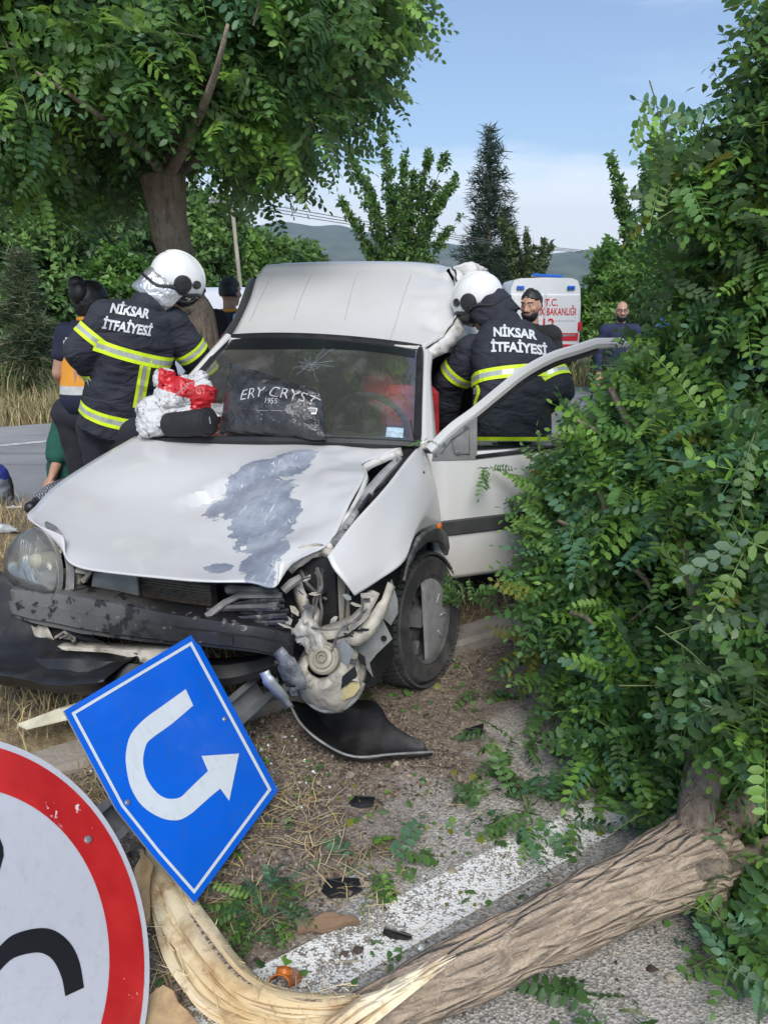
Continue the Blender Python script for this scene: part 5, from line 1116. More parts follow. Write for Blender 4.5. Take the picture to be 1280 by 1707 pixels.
def leaves_on(sh, rnd, per=8, slen=.35, up=.35, grav=.15, lsc=(.8, 1.15), spread=.75):
    """leaf transforms along shoots -> axis, up, pos, scale, shoot id"""
    A, U, Pp, S, I = [], [], [], [], []; tw = []
    for i, (p, d, k) in enumerate(sh):
        g = d * np.array((1, 1, .8)) + np.array((0, 0, up)) + rnd.normal(size=3) * .35; g /= np.linalg.norm(g); L = slen * rnd.uniform(.6, 1.3); b_ = p - g * L
        pts = []
        for t in np.linspace(0, 1, 5): pts.append(b_ + g * L * t + np.array((0, 0, -grav * L * t * t)))
        tw.append(pts); ph = rnd.uniform(0, 6.28); e1 = np.cross(g, (0, 0, 1.)); nn_ = np.linalg.norm(e1); e1 = e1 / nn_ if nn_ > .05 else np.array((1., 0, 0)); e2 = np.cross(g, e1)
        for j in range(per):
            t = (j + .5) / per * .85 + .15; q = b_ + g * L * t + np.array((0, 0, -grav * L * t * t)); an = ph + j * 2.4
            a = g * (.35 + .5 * t) + (e1 * math.cos(an) + e2 * math.sin(an)) * spread; a = a / np.linalg.norm(a) + np.array((0, 0, -.22)) + rnd.normal(size=3) * .12
            u = np.array((0, 0, 1.)) * .8 + d * .7 + rnd.normal(size=3) * .3
            A.append(a); U.append(u); Pp.append(q); S.append(rnd.uniform(*lsc) * (.75 + .4 * (1 - abs(t - .55)))); I.append(i)
    return np.array(A), np.array(U), np.array(Pp), np.array(S), np.array(I), tw
CAMP = np.array((0, 0, CAMH))
def foliage(root, bases, Lf, weights, rnd, parts=300, mats=LM, shoot_bias=.6, twr=1.):
    """300 leaves that show largest as parts, the rest as one stuff part"""
    A, U, P, S, I, tw = Lf; N = len(A); Rm = frames(A, U); which = rnd.integers(0, len(bases), N)
    nsh = I.max() + 1; sm = rnd.choice(len(mats), nsh, p=weights); own = rnd.choice(len(mats), N, p=weights); MI = np.where(rnd.random(N) < shoot_bias, sm[I], own)
    d = np.linalg.norm(P - CAMP, axis=1); 
    v = (P - CAMP); px = CX + FPX * v[:, 0] / (v[:, 1] * _c - v[:, 2] * _s); py = CY - FPX * (v[:, 1] * _s + v[:, 2] * _c) / (v[:, 1] * _c - v[:, 2] * _s)
    vis = (px > -10) & (px < 1290) & (py > -10) & (py < 1717) & (v[:, 1] > .2)
    cen = P.mean(0); fr = np.sum((P - cen) * (CAMP - cen), 1) / np.linalg.norm(CAMP - cen); score = np.where(vis, d - .45 * fr, 1e6)
    order = np.argsort(score)[:parts] if parts else np.array([], int); rp = np.array(root.matrix_world.translation)
    cache = {}
    for i in order:
        key = (int(which[i]), int(MI[i]))
        if key not in cache: cache[key] = tri_mesh('leaf', bases[key[0]], mats[key[1]])
        o = bpy.data.objects.new('leaf', cache[key]); COL.objects.link(o); o.parent = root
        M = Matrix(Rm[i].tolist()).to_4x4(); M.translation = Vector(P[i] - rp); o.matrix_basis = M @ Matrix.Scale(float(S[i]), 4)
    rest = np.setdiff1d(np.arange(N), order)
    V, F, Mi = inst(bases, which[rest], Rm[rest], S[rest], P[rest] - rp, MI[rest])
    o = link('foliage', arr_mesh('foliage', V, F, Mi, mats), root); o['kind'] = 'stuff'
    m = MB()
    for pts in tw: m.tube([Vector(p - rp) for p in pts], [.006 * twr, .005 * twr, .004 * twr, .003 * twr, .002 * twr], 4, cap=False)
    m.build('twigs', M_twig if twr == 1 else M_stem, root, 180, kind='stuff'); return o
def limb(pts, rad, name, root, n=12, m_=None, rough=.0, seed=0):
    P = curve(pts, 6); k = len(P); rr = [rad[0] + (rad[-1] - rad[0]) * i / (k - 1) for i in range(k)] if len(rad) == 2 else list(np.interp(np.linspace(0, 1, k), np.linspace(0, 1, len(rad)), rad))
    m = MB(); m.tube([p - root.matrix_world.translation for p in P], rr, n)
    if rough:
        for i, v in enumerate(m.v):
            v = Vector(v); ring = i // n; c_ = P[min(ring, k - 1)] - root.matrix_world.translation; d = (v - c_)
            if d.length > 1e-5: m.v[i] = tuple(v + d.normalized() * rough * (noise.noise(Vector((v.x * 14, v.y * 14, v.z * 5)) + Vector((seed, 0, 0))) + .6 * noise.noise(v * 25)))
    return m.build(name, m_ or M_bark, root, 180)
bpy.context.view_layer.update()
rob = [pinnate(.24, 6, .050, .0122, .22, 1), pinnate(.21, 5, .052, .0138, .35, 2), pinnate(.26, 7, .046, .0118, .12, 3), pinnate(.18, 5, .048, .0135, .5, 4)]
# ---- the ball-headed tree beyond the firefighter
tb = Vector((W(352, 640, 5.0).x, 5.0, gz(W(352, 640, 5.0).x, 5.0) - .02))
tree = empty('robinia_tree', tb, 'ball-headed tree with a single trunk overhanging the far side of the van', 'tree'); bpy.context.view_layer.update()
limb([tb, W(338, 560, 5.0), W(318, 500, 4.98), W(290, 410, 4.96), W(277, 335, 4.96), W(272, 292, 4.96)], [.115, .10, .095, .105, .12, .135], 'trunk', tree, 18, rough=.012)
top = W(275, 300, 4.96)
for pts, r0 in (((top, W(262, 275, 4.8), W(225, 240, 4.4), W(150, 180, 4.1), W(60, 120, 4.0)), .035), ((top, W(300, 230, 5.0), W(306, 120, 5.05), W(312, 0, 5.1), W(318, -100, 5.1)), .06), ((top, W(320, 270, 5.1), W(420, 200, 5.2), W(540, 120, 5.2), W(620, 60, 5.2)), .05),
                ((top, W(250, 250, 5.2), W(200, 180, 5.5), W(140, 90, 5.7)), .05), ((top, W(300, 260, 4.7), W(330, 200, 4.2), W(360, 120, 3.9), W(380, 40, 3.8)), .04), ((top, W(255, 270, 5.3), W(120, 220, 5.6), W(0, 180, 5.6)), .04), ((top, W(330, 260, 5.5), W(420, 180, 6.0), W(460, 100, 6.2)), .04)):
    limb(pts, [r0, .008], 'limb', tree, 8)
rnd = np.random.default_rng(3)
cs = [W(170, 95, 4.7), W(420, 60, 4.9), W(50, 135, 4.9), W(300, -80, 4.9), W(550, 0, 5.1), W(400, 170, 5.3), W(120, 215, 5.4), W(585, -60, 5.2), W(80, -40, 4.8), W(290, 130, 4.5)]
rs = [(1.0, .95, .72), (.85, .95, .75), (.85, .9, .66), (1.2, 1.1, .7), (.52, .8, .55), (.55, .8, .48), (.85, .8, .44), (.5, .7, .5), (.9, .9, .6), (.55, .6, .32)]
def keept(p):
    v = p - CAMP; d_ = v[1] * _c - v[2] * _s; dz = abs(p[0] - W(285, 350, 4.96).x); return not (dz < .34 and p[2] < W(280, 262, 4.96).z + .25 * (dz / .34) and p[1] < 5.2)
sh = shoots([np.array(c) for c in cs], rs, 680, rnd, keep=keept)
Lf = leaves_on(sh, rnd, 9, .38, .25, .3, (.85, 1.15)); ok = np.array([keept(p) for p in Lf[2]]); foliage(tree, rob, tuple(a[ok] for a in Lf[:5]) + (Lf[5],), [.32, .40, .22, .06, 0], rnd)

# ---- the felled tree: trunk snapped and thrown across the road, crown against the van's side
fb = Vector((.45, 1.75, 0)); fell = empty('fallen_tree', fb, 'snapped-off leafy tree lying across the road with its trunk torn off in the foreground', 'tree'); bpy.context.view_layer.update()
b = NB('fallen_bark'); vec = b.map((9, 70, 70), vec=b.map((1, 1, 1), rot=(0, 0, -R_(27))))
vz = b.n('ShaderNodeTexVoronoi', {'Vector': vec, 'Scale': .55, 'Randomness': 1.}, feature='DISTANCE_TO_EDGE').outputs['Distance']; st = b.n('ShaderNodeTexNoise', {'Vector': vec, 'Scale': .9, 'Detail': 6., 'Roughness': .62}).outputs[0]
n1 = b.noise(6, 6, .65); n2 = b.noise(90, 4)
c = b.mix(b.rng(st, .3, .7), (.25, .19, .135), (.50, .39, .285)); c = b.mix(b.rng(vz, 0, .08, .5, 0), c, (.10, .078, .06)); c = b.mix(b.rng(n1, .56, .70, 0, .55), c, (.50, .37, .26)); c = b.mix(b.rng(n2, .56, .75, 0, .45), c, (.56, .50, .42)); c = b.mix(b.rng(b.noise(140, 3), .58, .7, 0, .6), c, (.12, .095, .075))
c = b.mix(b.rng(b.noise(5.5, 5, .7), .69, .71, 0, .85), c, (.42, .38, .08))
b.bsdf(c, .95, b.bump(b.math('ADD', b.math('ADD', b.rng(vz, 0, .25), b.math('MULTIPLY', st, 1.2)), b.math('MULTIPLY', n2, .8)), 1., .010)); M_fbark = b.m
tp = [(560, 1722, .08), (610, 1700, .09), (700, 1653, .10), (800, 1604, .11), (900, 1554, .12), (1000, 1503, .135), (1100, 1456, .15), (1165, 1428, .16), (1215, 1415, .17)]
TP = [G(px, py, z) for px, py, z in tp]; TR_ = [.038, .056, .067, .073, .078, .084, .096, .108, .07]
P = curve(TP, 7); rr = list(np.interp(np.linspace(0, 1, len(P)), np.linspace(0, 1, len(TR_)), TR_)); m = MB(); n = 40; m.tube([p - fb for p in P], rr, n)
for i, v in enumerate(m.v):
    v = Vector(v); ring = min(i // n, len(P) - 1); c_ = P[ring] - fb; d = v - c_; an = 2 * math.pi * (i % n) / n; t = ring / len(P)
    q = Vector((math.cos(an) * 2.4, math.sin(an) * 2.4, ring * .22)); q2 = Vector((math.cos(an) * 6, math.sin(an) * 6, ring * .35))
    if d.length > 1e-5: m.v[i] = tuple(v + d.normalized() * (.010 * noise.noise(q) + .004 * noise.noise(q2) + .0025 * noise.noise(q2 * 2.2) + .03 * sstep(.75, .9, t) * noise.noise(q * 1.6 + Vector((4, 0, 0)))))
m.build('trunk', M_fbark, fell, 180)
b = NB('torn_wood'); st = b.noise(30, 4)
c = b.mix(b.rng(b.noise(3.5, 4), .3, .7), (.58, .43, .22), (.76, .66, .46)); c = b.mix(b.rng(b.noise(9, 6, .7), .5, .68, 0, .7), c, (.33, .20, .09)); c = b.mix(b.rng(b.noise(24, 5, .7), .58, .7, 0, .5), c, (.16, .10, .05)); b.bsdf(c, .75, b.bump(st, .25, .003)); M_wood = b.m
# splintered fibres sweeping back to the stump under the signs
fib = [(((598, 1672, .17), (548, 1678, .13), (470, 1672, .11), (400, 1640, .10), (335, 1560, .07), (295, 1492, .05), (270, 1440, .04), (258, 1390, .04)), .030, .020, 20), (((600, 1690, .13), (530, 1700, .10), (440, 1690, .07), (370, 1645, .05), (312, 1580, .04), (280, 1530, .04), (266, 1470, .03), (252, 1400, .03)), .024, .018, 15),
       (((570, 1690, .09), (500, 1712, .06), (420, 1712, .04), (350, 1678, .03), (305, 1620, .03), (282, 1560, .03), (268, 1500, .03), (258, 1420, .03)), .016, .014, 9)]
random.seed(11)
for f_, wa, wb, ns_ in fib:
    base = curve([G(px, py, z) for px, py, z in f_], 6)
    for kk in range(2):
        m = MB(); o2 = Vector((.012 * (1 - 2 * kk), .006 * kk, .004)); kl = len(base); N_ = 12
        m.tube([p + o2 * (1 + math.sin(math.pi * i / kl)) - fb for i, p in enumerate(base)], [wa * .8 * (.55 + .45 * math.sin(math.pi * i / kl)) for i in range(kl)], N_, flat=.55, up=(.3 - .6 * kk, .2, 1))
        for i, v in enumerate(m.v):
            v = Vector(v); r_i = i // N_; c_ = base[r_i] + o2 - fb; a_ = i % N_; d = v - c_
            if d.length > 1e-5: m.v[i] = tuple(v + d.normalized() * (.007 * noise.noise(Vector((a_ * 1.7, r_i * .12, kk * 5 + wa * 99)))))
        m.build('wood_strap', M_wood, fell, 60)
    for k in range(ns_):
        an = random.uniform(0, 6.28); rr_ = math.sqrt(random.random()); oa, ob = wa * rr_ * math.cos(an), wb * rr_ * math.sin(an); w_ = random.uniform(.0025, .0075); ph = random.uniform(0, 50); stray = .004 + .016 * (random.random() ** 4)
        a, e = (0, len(base)) if k < ns_ * .5 else (random.randint(0, 14), random.randint(len(base) - 18, len(base)))
        pts = []
        for i, p in enumerate(base):
            t_ = (base[min(i + 1, len(base) - 1)] - base[max(0, i - 1)]).normalized(); s1_ = t_.cross(Vector((0, 0, 1))).normalized(); s2_ = s1_.cross(t_); sp = .7 + .5 * math.sin(math.pi * i / len(base))
            pts.append(p + s1_ * (oa * sp + stray * noise.noise(Vector((i * .13 + ph, 0, 0)))) + s2_ * (ob * sp + stray * noise.noise(Vector((0, i * .13 + ph, 0)))))
        pts = pts[a:e]; rad = [w_ * min(1, .2 + 1.6 * math.sin(math.pi * min(1, .05 + .95 * i / len(pts)))) for i in range(len(pts))]
        MB().tube([p - fb for p in pts], rad, 5, flat=random.uniform(.4, .9), up=(random.uniform(-1, 1), random.uniform(-1, 1), 1)).build('splinter', M_fbark if k % 6 == 5 else M_wood, fell, 40)
for k in range(22):
    t_ = random.random(); px, py = 600 + 95 * t_ + random.gauss(0, 14), 1682 - 56 * t_ + random.gauss(0, 7); L, w_ = random.uniform(.05, .15), random.uniform(.003, .012)
    p = G(px, py, .19 + .02 * random.random()); d = (P[20] - P[6]).normalized() + Vector((random.gauss(0, .06), random.gauss(0, .06), random.gauss(0, .08))); m = MB(); m.tube([p - d * L * .8 - fb + Vector((0, 0, -.02)), p - fb, p + d * L * .45 - fb + Vector((0, 0, random.gauss(0, .004))), p + d * L * .9 + Vector((0, 0, .004)) - fb], [w_, w_ * 1.2, w_ * .7, .0008], 5, flat=.6); m.build('splinter', M_wood, fell, 40)
m = MB()
for k in range(130):
    f_ = fib[k % 3][0]; i_ = random.random(); base = curve([G(px, py, z) for px, py, z in f_], 6); p = base[int(i_ * (len(base) - 2))] + Vector((random.gauss(0, .02), random.gauss(0, .02), .015)); d = (base[-1] - base[0]).normalized(); d = (d + Vector((random.gauss(0, .6), random.gauss(0, .6), random.gauss(.15, .35)))).normalized(); L = random.uniform(.02, .09)
    m.tube([p - fb, p + d * L * .5 + Vector((0, 0, .004)) - fb, p + d * L + Vector((random.gauss(0, .01), random.gauss(0, .01), -.006)) - fb], [.0016, .0011, .0004], 4, cap=False)
m.build('frayed_fibres', M_wood, fell, 180, kind='stuff')
# branches standing up from the head of the trunk
hd = TP[7]
for pts, rr in (((hd, G(1150, 1370, .25), Vector((1.0, 2.2, .55)), Vector((.95, 2.5, .95)), Vector((.8, 2.75, 1.3))), [.044, .030, .010]), ((hd, G(1165, 1330, .3), Vector((1.15, 2.2, .8)), Vector((1.25, 2.4, 1.3)), Vector((1.35, 2.5, 1.9))), [.055, .04, .01]), ((hd, Vector((1.25, 2.0, .4)), Vector((1.6, 2.1, .9)), Vector((1.8, 2.2, 1.5))), [.05, .035, .01]),
                ((hd, G(1180, 1450, .2), Vector((1.3, 1.85, .22)), Vector((1.6, 1.8, .4)), Vector((1.8, 1.7, .8))), [.03, .02, .008]), ((hd, Vector((1.05, 2.25, .35)), Vector((.9, 2.7, .5)), Vector((.75, 3.1, .6))), [.04, .03, .008]), ((hd, Vector((1.2, 2.4, .5)), Vector((1.3, 3.0, .9)), Vector((1.3, 3.4, 1.4))), [.045, .03, .01]),
                ((hd, G(1190, 1500, .1), G(1196, 1530, .06)), [.03, .008])):
    limb(list(pts), rr, 'branch', fell, 10, M_bark, .004)
for a_, b_, rr in (((930, 868, 2.75), (985, 900, 2.6), .007), ((1000, 820, 2.6), (1006, 870, 2.6), .013), ((1060, 950, 2.4), (1090, 1000, 2.4), .009), ((950, 1020, 2.45), (990, 1042, 2.4), .011), ((960, 700, 2.7), (1010, 735, 2.6), .006), ((1172, 1150, 2.1), (1190, 1290, 2.05), .010), ((1045, 1040, 2.4), (1080, 1010, 2.3), .006)):
    limb([W(*a_), W((a_[0] + b_[0]) / 2 + 4, (a_[1] + b_[1]) / 2 - 3, (a_[2] + b_[2]) / 2), W(*b_)], [rr, rr * .7], 'broken_branch', fell, 7, M_twig)
rnd = np.random.default_rng(9)
cs = [tuple(W(1135, 255, 2.5)), tuple(W(1350, 30, 2.5)), tuple(W(1300, 170, 2.5)), tuple(W(1195, 300, 2.6)), tuple(W(1270, 400, 2.6)), tuple(W(1195, 440, 2.7)), tuple(W(1140, 590, 2.8)), tuple(W(1105, 600, 2.75)), tuple(W(1040, 690, 2.8)), tuple(W(1230, 1560, 1.55)), tuple(W(1270, 1640, 1.5)), tuple(W(1275, 960, 1.75)), tuple(W(1270, 1150, 1.65)), tuple(W(1290, 760, 1.9)), tuple(W(1165, 1290, 1.95)), tuple(W(1240, 1420, 1.75)), (1.02, 1.98, .52), (1.22, 1.95, .85), (.86, 2.75, .50), (1.12, 2.7, 1.02), (1.45, 2.6, .55), (1.65, 2.7, 1.35), (1.28, 1.98, .32), (.90, 2.30, .32), (1.65, 2.1, .75), (1.85, 2.45, 1.95), (1.0, 3.15, .72), (1.5, 1.75, .28), (1.75, 2.5, 2.45), (1.65, 2.75, 1.75)]
rs = [(.05, .06, .03), (.13, .22, .22), (.14, .22, .18), (.10, .15, .06), (.22, .3, .22), (.14, .25, .14), (.17, .28, .15), (.06, .12, .05), (.10, .15, .10), (.12, .12, .12), (.10, .1, .09), (.11, .12, .12), (.10, .1, .12), (.11, .12, .12), (.09, .08, .10), (.07, .06, .07), (.20, .14, .22), (.28, .2, .35), (.34, .40, .46), (.42, .5, .46), (.45, .5, .55), (.50, .5, .50), (.22, .30, .32), (.26, .28, .32), (.42, .40, .60), (.42, .40, .46), (.42, .4, .50), (.30, .30, .26), (.40, .40, .42), (.34, .4, .36)]
TPn = np.array([tuple(p) for p in P])
LANE = np.interp(np.arange(46), [0, 30, 40, 46], [.15, .15, .12, .04])
def keepf(p):
    if p[2] < .03: return False
    d = np.linalg.norm(p - CAMP)
    if d < 1.15: return False
    # leave the trunk itself in view: nothing in the lane between it and the eye
    v = p - CAMP; v = v / np.linalg.norm(v); w = TPn[:46] - CAMP; t = w @ v; dist = np.linalg.norm(w - t[:, None] * v, axis=1)
    return not np.any((dist < LANE) & (t > d - .1))
sh = shoots([np.array(c) for c in cs], rs, 1550, rnd, keep=keepf)
rob2 = [pinnate(.20, 7, .034, .0088, .25, 11), pinnate(.17, 6, .035, .0096, .4, 12), pinnate(.22, 8, .032, .0084, .1, 13), pinnate(.15, 5, .036, .0108, .6, 14)]
Lf = leaves_on(sh, rnd, 9, .30, .2, .35, (.72, 1.2))
ok = np.array([keepf(p) for p in Lf[2]]); Lf = tuple(a[ok] for a in Lf[:5]) + (Lf[5],)
foliage(fell, rob2, Lf, [.20, .38, .24, .165, .015], rnd, twr=.4)

# ================================================================== background trees
def sprig(n, L, w, seed, flat=.5):
    r = random.Random(seed); V, F = [], []; off = 0
    for k in range(n):
        lv, lf = leaflet(L * r.uniform(.7, 1.2), w * r.uniform(.8, 1.2), .2, .2); lv = lv[[0, 3, 2, 5]]; lf = np.array([(0, 2, 1), (0, 3, 2)])
        Mx = Matrix.Rotation(r.uniform(0, 6.28), 3, 'Z') @ Matrix.Rotation(r.uniform(-flat, 1.1), 3, 'X') @ Matrix.Rotation(r.uniform(-.8, .8), 3, 'Y')
        V.append(np.einsum('ij,vj->vi', np.array(Mx), lv) + np.array([r.uniform(-.6, .6) * L, r.uniform(-.6, .6) * L, r.uniform(-.5, .5) * L])); F.append(lf + off); off += 4
    return np.concatenate(V), np.concatenate(F)
SPR = [sprig(8, 1., .30, k) for k in range(5)]
def bgmats(nm, cols): return [leafmat('%s_%d' % (nm, k), c, tuple(x * 1.4 for x in c), .3) for k, c in enumerate(cols)]
B_dark = bgmats('wood_dark', ((.039, .081, .034), (.062, .124, .044), (.104, .176, .058))); B_mid = bgmats('wood_mid', ((.060, .119, .037), (.094, .181, .050), (.144, .250, .069))); B_lite = bgmats('wood_light', ((.066, .143, .028), (.110, .220, .039), (.165, .286, .066))); B_ol = bgmats('wood_olive', ((.056, .081, .031), (.081, .112, .044), (.125, .163, .075)))
def bush(name, label, base, lobes, n, leaf, mats, seed, trunk=None, group=None, cat='tree', stems=0):
    """lobes: (dx, dy, z, rx, ry, rz)"""
    rd = np.random.default_rng(seed); r = empty(name, base, label, cat, group); V = []
    w = np.array([l[3] * l[5] for l in lobes]); w = w / w.sum(); P, D = [], []
    while len(P) < n:
        k = rd.choice(len(lobes), p=w); l = lobes[k]; d = rd.normal(size=3); d /= np.linalg.norm(d); f = rd.uniform(.55, 1.0) ** .6
        lump = 1 + .22 * noise.noise(Vector(d * 2.6) + Vector((seed, k, 0))) + .12 * noise.noise(Vector(d * 6) + Vector((k, seed, 0)))
        p = np.array(l[:3]) + d * np.array(l[3:]) * f * lump
        if p[2] < .02: continue
        if noise.noise(Vector(p / (leaf * 5)) + Vector((seed * 2.3, 0, 0))) < -.28: continue
        P.append(p); D.append(d)
    P, D = np.array(P), np.array(D); A = rd.normal(size=(n, 3)) + D * .6; U = D + np.array((0, 0, .8)) + rd.normal(size=(n, 3)) * .4
    # new growth at the outside of each clump is paler
    cl = np.array([noise.noise(Vector(p / (leaf * 7)) + Vector((0, seed * 1.7, 0))) for p in P]) + rd.normal(size=n) * .22; MI = np.digitize(cl, (-.1, .28))
    V, F, Mi = inst(SPR, rd.integers(0, 5, n), frames(A, U), leaf * rd.uniform(.7, 1.25, n), P, MI)
    link('crown', arr_mesh('crown', V, F, Mi, mats), r)
    if trunk:
        m = MB(); h = max(l[2] for l in lobes); m.tube([(0, 0, -.1), (.05, 0, h * .4), (.0, .05, h * .8), (.1, 0, h * 1.1)], [trunk, trunk * .8, trunk * .5, trunk * .15], 8); 
        m.build('trunk', M_bark, r, 180)
        for l in lobes[1:4]:
            m = MB(); m.tube([(0.02, 0, h * .35), (l[0] * .5, l[1] * .5, (h * .35 + l[2]) / 2), (l[0], l[1], l[2])], [trunk * .5, trunk * .35, trunk * .1], 6); m.build('limb', M_bark, r, 180)
    return r
def bgp(px, Y, dz=0.): x = (px - CX) / FPX * Y * 1.0; x = W(px, 500, Y).x; return Vector((x, Y, gz(x, Y) + dz))
wood = 'trees of the wood across the road'
for k, (px, Y, h, wd, n, mt, sd, lab) in enumerate((
    (20, 19, 4.6, 2.4, 2600, B_mid, 31, 'dense tree leftmost in the wood across the road'), (120, 21, 5.2, 2.6, 2600, B_dark, 32, 'tall dark tree behind the paramedic at the road'), (212, 18, 2.7, 1.25, 2200, B_lite, 33, 'bright yellow-green bushy tree behind the trunk of the ball-headed tree'),
    (300, 24, 4.6, 2.2, 2200, B_mid, 34, 'full green tree just right of the bright bushy tree'), (350, 31, 4.6, 2.0, 2200, B_lite, 35, 'lighter green tree left of the utility pole'), (445, 33, 4.4, 2.1, 2200, B_mid, 36, 'mid green rounded tree right of the utility pole'), (-110, 20, 6, 3, 1800, B_dark, 37, 'big dark tree cut off by the left edge'), (60, 26, 7.5, 3.2, 2200, B_mid, 38, 'tallest tree at the back of the wood, above the sapling'), (230, 30, 6.6, 3.2, 2000, B_dark, 39, 'broad dark tree deep in the wood'), (392, 40, 5.4, 2.6, 1800, B_dark, 40, 'dark tree behind the utility pole'), (480, 40, 4.0, 2.4, 1500, B_ol, 30, 'olive green tree far behind the van roof on the left'))):
    rd = random.Random(sd); lobes = [(0, 0, h * .55, wd * .8, wd * .8, h * .45)] + [(rd.uniform(-.6, .6) * wd, rd.uniform(-.5, .5) * wd, h * rd.uniform(.25, .8), wd * rd.uniform(.4, .6), wd * .5, h * rd.uniform(.18, .3)) for _ in range(5)]
    bush('wood_tree', lab, bgp(px, Y), lobes, n, .17 * Y / 20, mt, sd, .12, wood)
# right-hand thicket past the ambulance and the man in the jumper
for k, (px, Y, h, wd, n, mt, sd, lab) in enumerate(((1030, 24, 3.9, 1.45, 3400, B_lite, 51, 'rounded green bush beside the ambulance'), (1090, 15, 3.0, 1.2, 2600, B_lite, 52, 'yellow-green bushy tree behind the bald man'), (1100, 22, 3.0, 1.5, 2000, B_mid, 53, 'green tree behind the bush beside the ambulance'), (1180, 12, 3.2, 1.3, 2000, B_mid, 54, 'green bush at the road edge behind the fallen crown'))):
    rd = random.Random(sd); lobes = [(0, 0, h * .5, wd * .85, wd * .8, h * .48)] + [(rd.uniform(-.6, .6) * wd, rd.uniform(-.5, .5) * wd, h * rd.uniform(.25, .75), wd * rd.uniform(.4, .6), wd * .5, h * rd.uniform(.2, .3)) for _ in range(5)]
    bush('roadside_bush', lab, bgp(px, Y), lobes, n, .11 * Y / 15, mt, sd, .07, 'bushes at the right of the road', 'bush')
def whips(name, label, base, stems, mats, leaf, seed, low=None, group=None):
    """upright shoots clothed in leaves: each stem (lean x, lean y, height, start height)"""
    rd = np.random.default_rng(seed); r = empty(name, base, label, 'tree', group); P, A = [], []
    for sx, sy, h, h0 in stems:
        pts = [Vector((sx * .25 * t ** .7 + sx * .75 * t ** 2.0 + .04 * h * math.sin(3 * t + sx) * .3, sy * t, h0 + (h - h0) * t)) for t in np.linspace(0, 1, 7)]
        m = MB(); m.tube([Vector((sx * .12, sy * .12, 0))] + pts, [.05, .045, .04, .032, .024, .017, .011, .004], 5); m.build('stem', M_twig, r, 180)
        for t in np.arange(.04, 1, .012 * 3.2 / h):
            i = t * 6; k = int(i); p = pts[k].lerp(pts[min(6, k + 1)], i - k); w = .12 * h / 3 * (1 - t) ** .6 + .03
            if noise.noise(Vector((t * 9, sx * 5, seed))) < -.33: continue
            for _ in range(2): a = rd.uniform(0, 6.28); q = w * rd.uniform(.2, 1.1); P.append((p.x + q * math.cos(a), p.y + q * math.sin(a), p.z + rd.uniform(-.1, .1))); A.append((math.cos(a), math.sin(a), .7))
    n = len(P); P, A = np.array(P), np.array(A); V, F, Mi = inst(SPR, rd.integers(0, 5, n), frames(A + rd.normal(size=(n, 3)) * .4, np.array((0, 0, 1.)) + rd.normal(size=(n, 3)) * .6), leaf * rd.uniform(.6, 1.2, n), P, rd.choice(3, n, p=(.4, .4, .2)))
    link('leaves', arr_mesh('leaves', V, F, Mi, mats), r)
    if low:
        n = low[3]; D = rd.normal(size=(n, 3)); D /= np.linalg.norm(D, axis=1)[:, None]; P = D * np.array(low[:3]) * (rd.uniform(.4, 1, (n, 1)) ** .5) + np.array((0, 0, low[2]))
        V, F, Mi = inst(SPR, rd.integers(0, 5, n), frames(D + rd.normal(size=(n, 3)), D + np.array((0, 0, .7))), leaf * rd.uniform(.7, 1.3, n), P, rd.choice(3, n, p=(.35, .4, .25))); link('lower_leaves', arr_mesh('lower_leaves', V, F, Mi, mats), r)
    return r
Y = 20.; s_ = Y / FPX
whips('shoot_tree', 'bushy tree with tall upright shoots behind the van roof', bgp(660, Y), [((px - 660) * s_, dy, CAMH + (500 - py) * s_ * 1.03 - drop(0, Y), .6) for px, py, dy in ((568, 352, .2), (590, 300, -.3), (612, 330, .4), (634, 262, 0), (650, 310, .5), (672, 300, -.4), (690, 315, .3), (714, 288, .1), (732, 350, -.2), (742, 290, .3), (755, 325, 0), (765, 380, .4), (600, 400, .3))], B_mid, .12, 61, (1.25, .9, 1.05, 1500))
Y = 26.; s_ = Y / FPX
whips('shoot_tree', 'low dark shrub right of the conifer with short upright shoots', bgp(880, Y), [((px - 880) * s_, dy, CAMH + (500 - py) * s_ * 1.03 + .4, .4) for px, py, dy in ((826, 380, 0), (850, 395, .3), (868, 400, -.3), (885, 405, .2), (902, 410, 0), (915, 420, .3), (842, 410, .5))], B_ol, .13, 62, (1.2, .9, 1.1, 900))
Y = 17.; s_ = Y / FPX
whips('shoot_tree', 'tree with two tall leaning shoots above the bush beside the ambulance', bgp(1080, Y), [((px - 1080) * s_, dy, CAMH + (500 - py) * s_ * 1.03 + .3, .5) for px, py, dy in ((1000, 298, 0), (1018, 340, .3), (1045, 300, -.2), (1060, 330, .2), (1085, 340, -.3), (1035, 370, .4), (1110, 350, .2), (1140, 330, 0))], B_mid, .11, 63, (1.1, .9, 1.2, 1300))
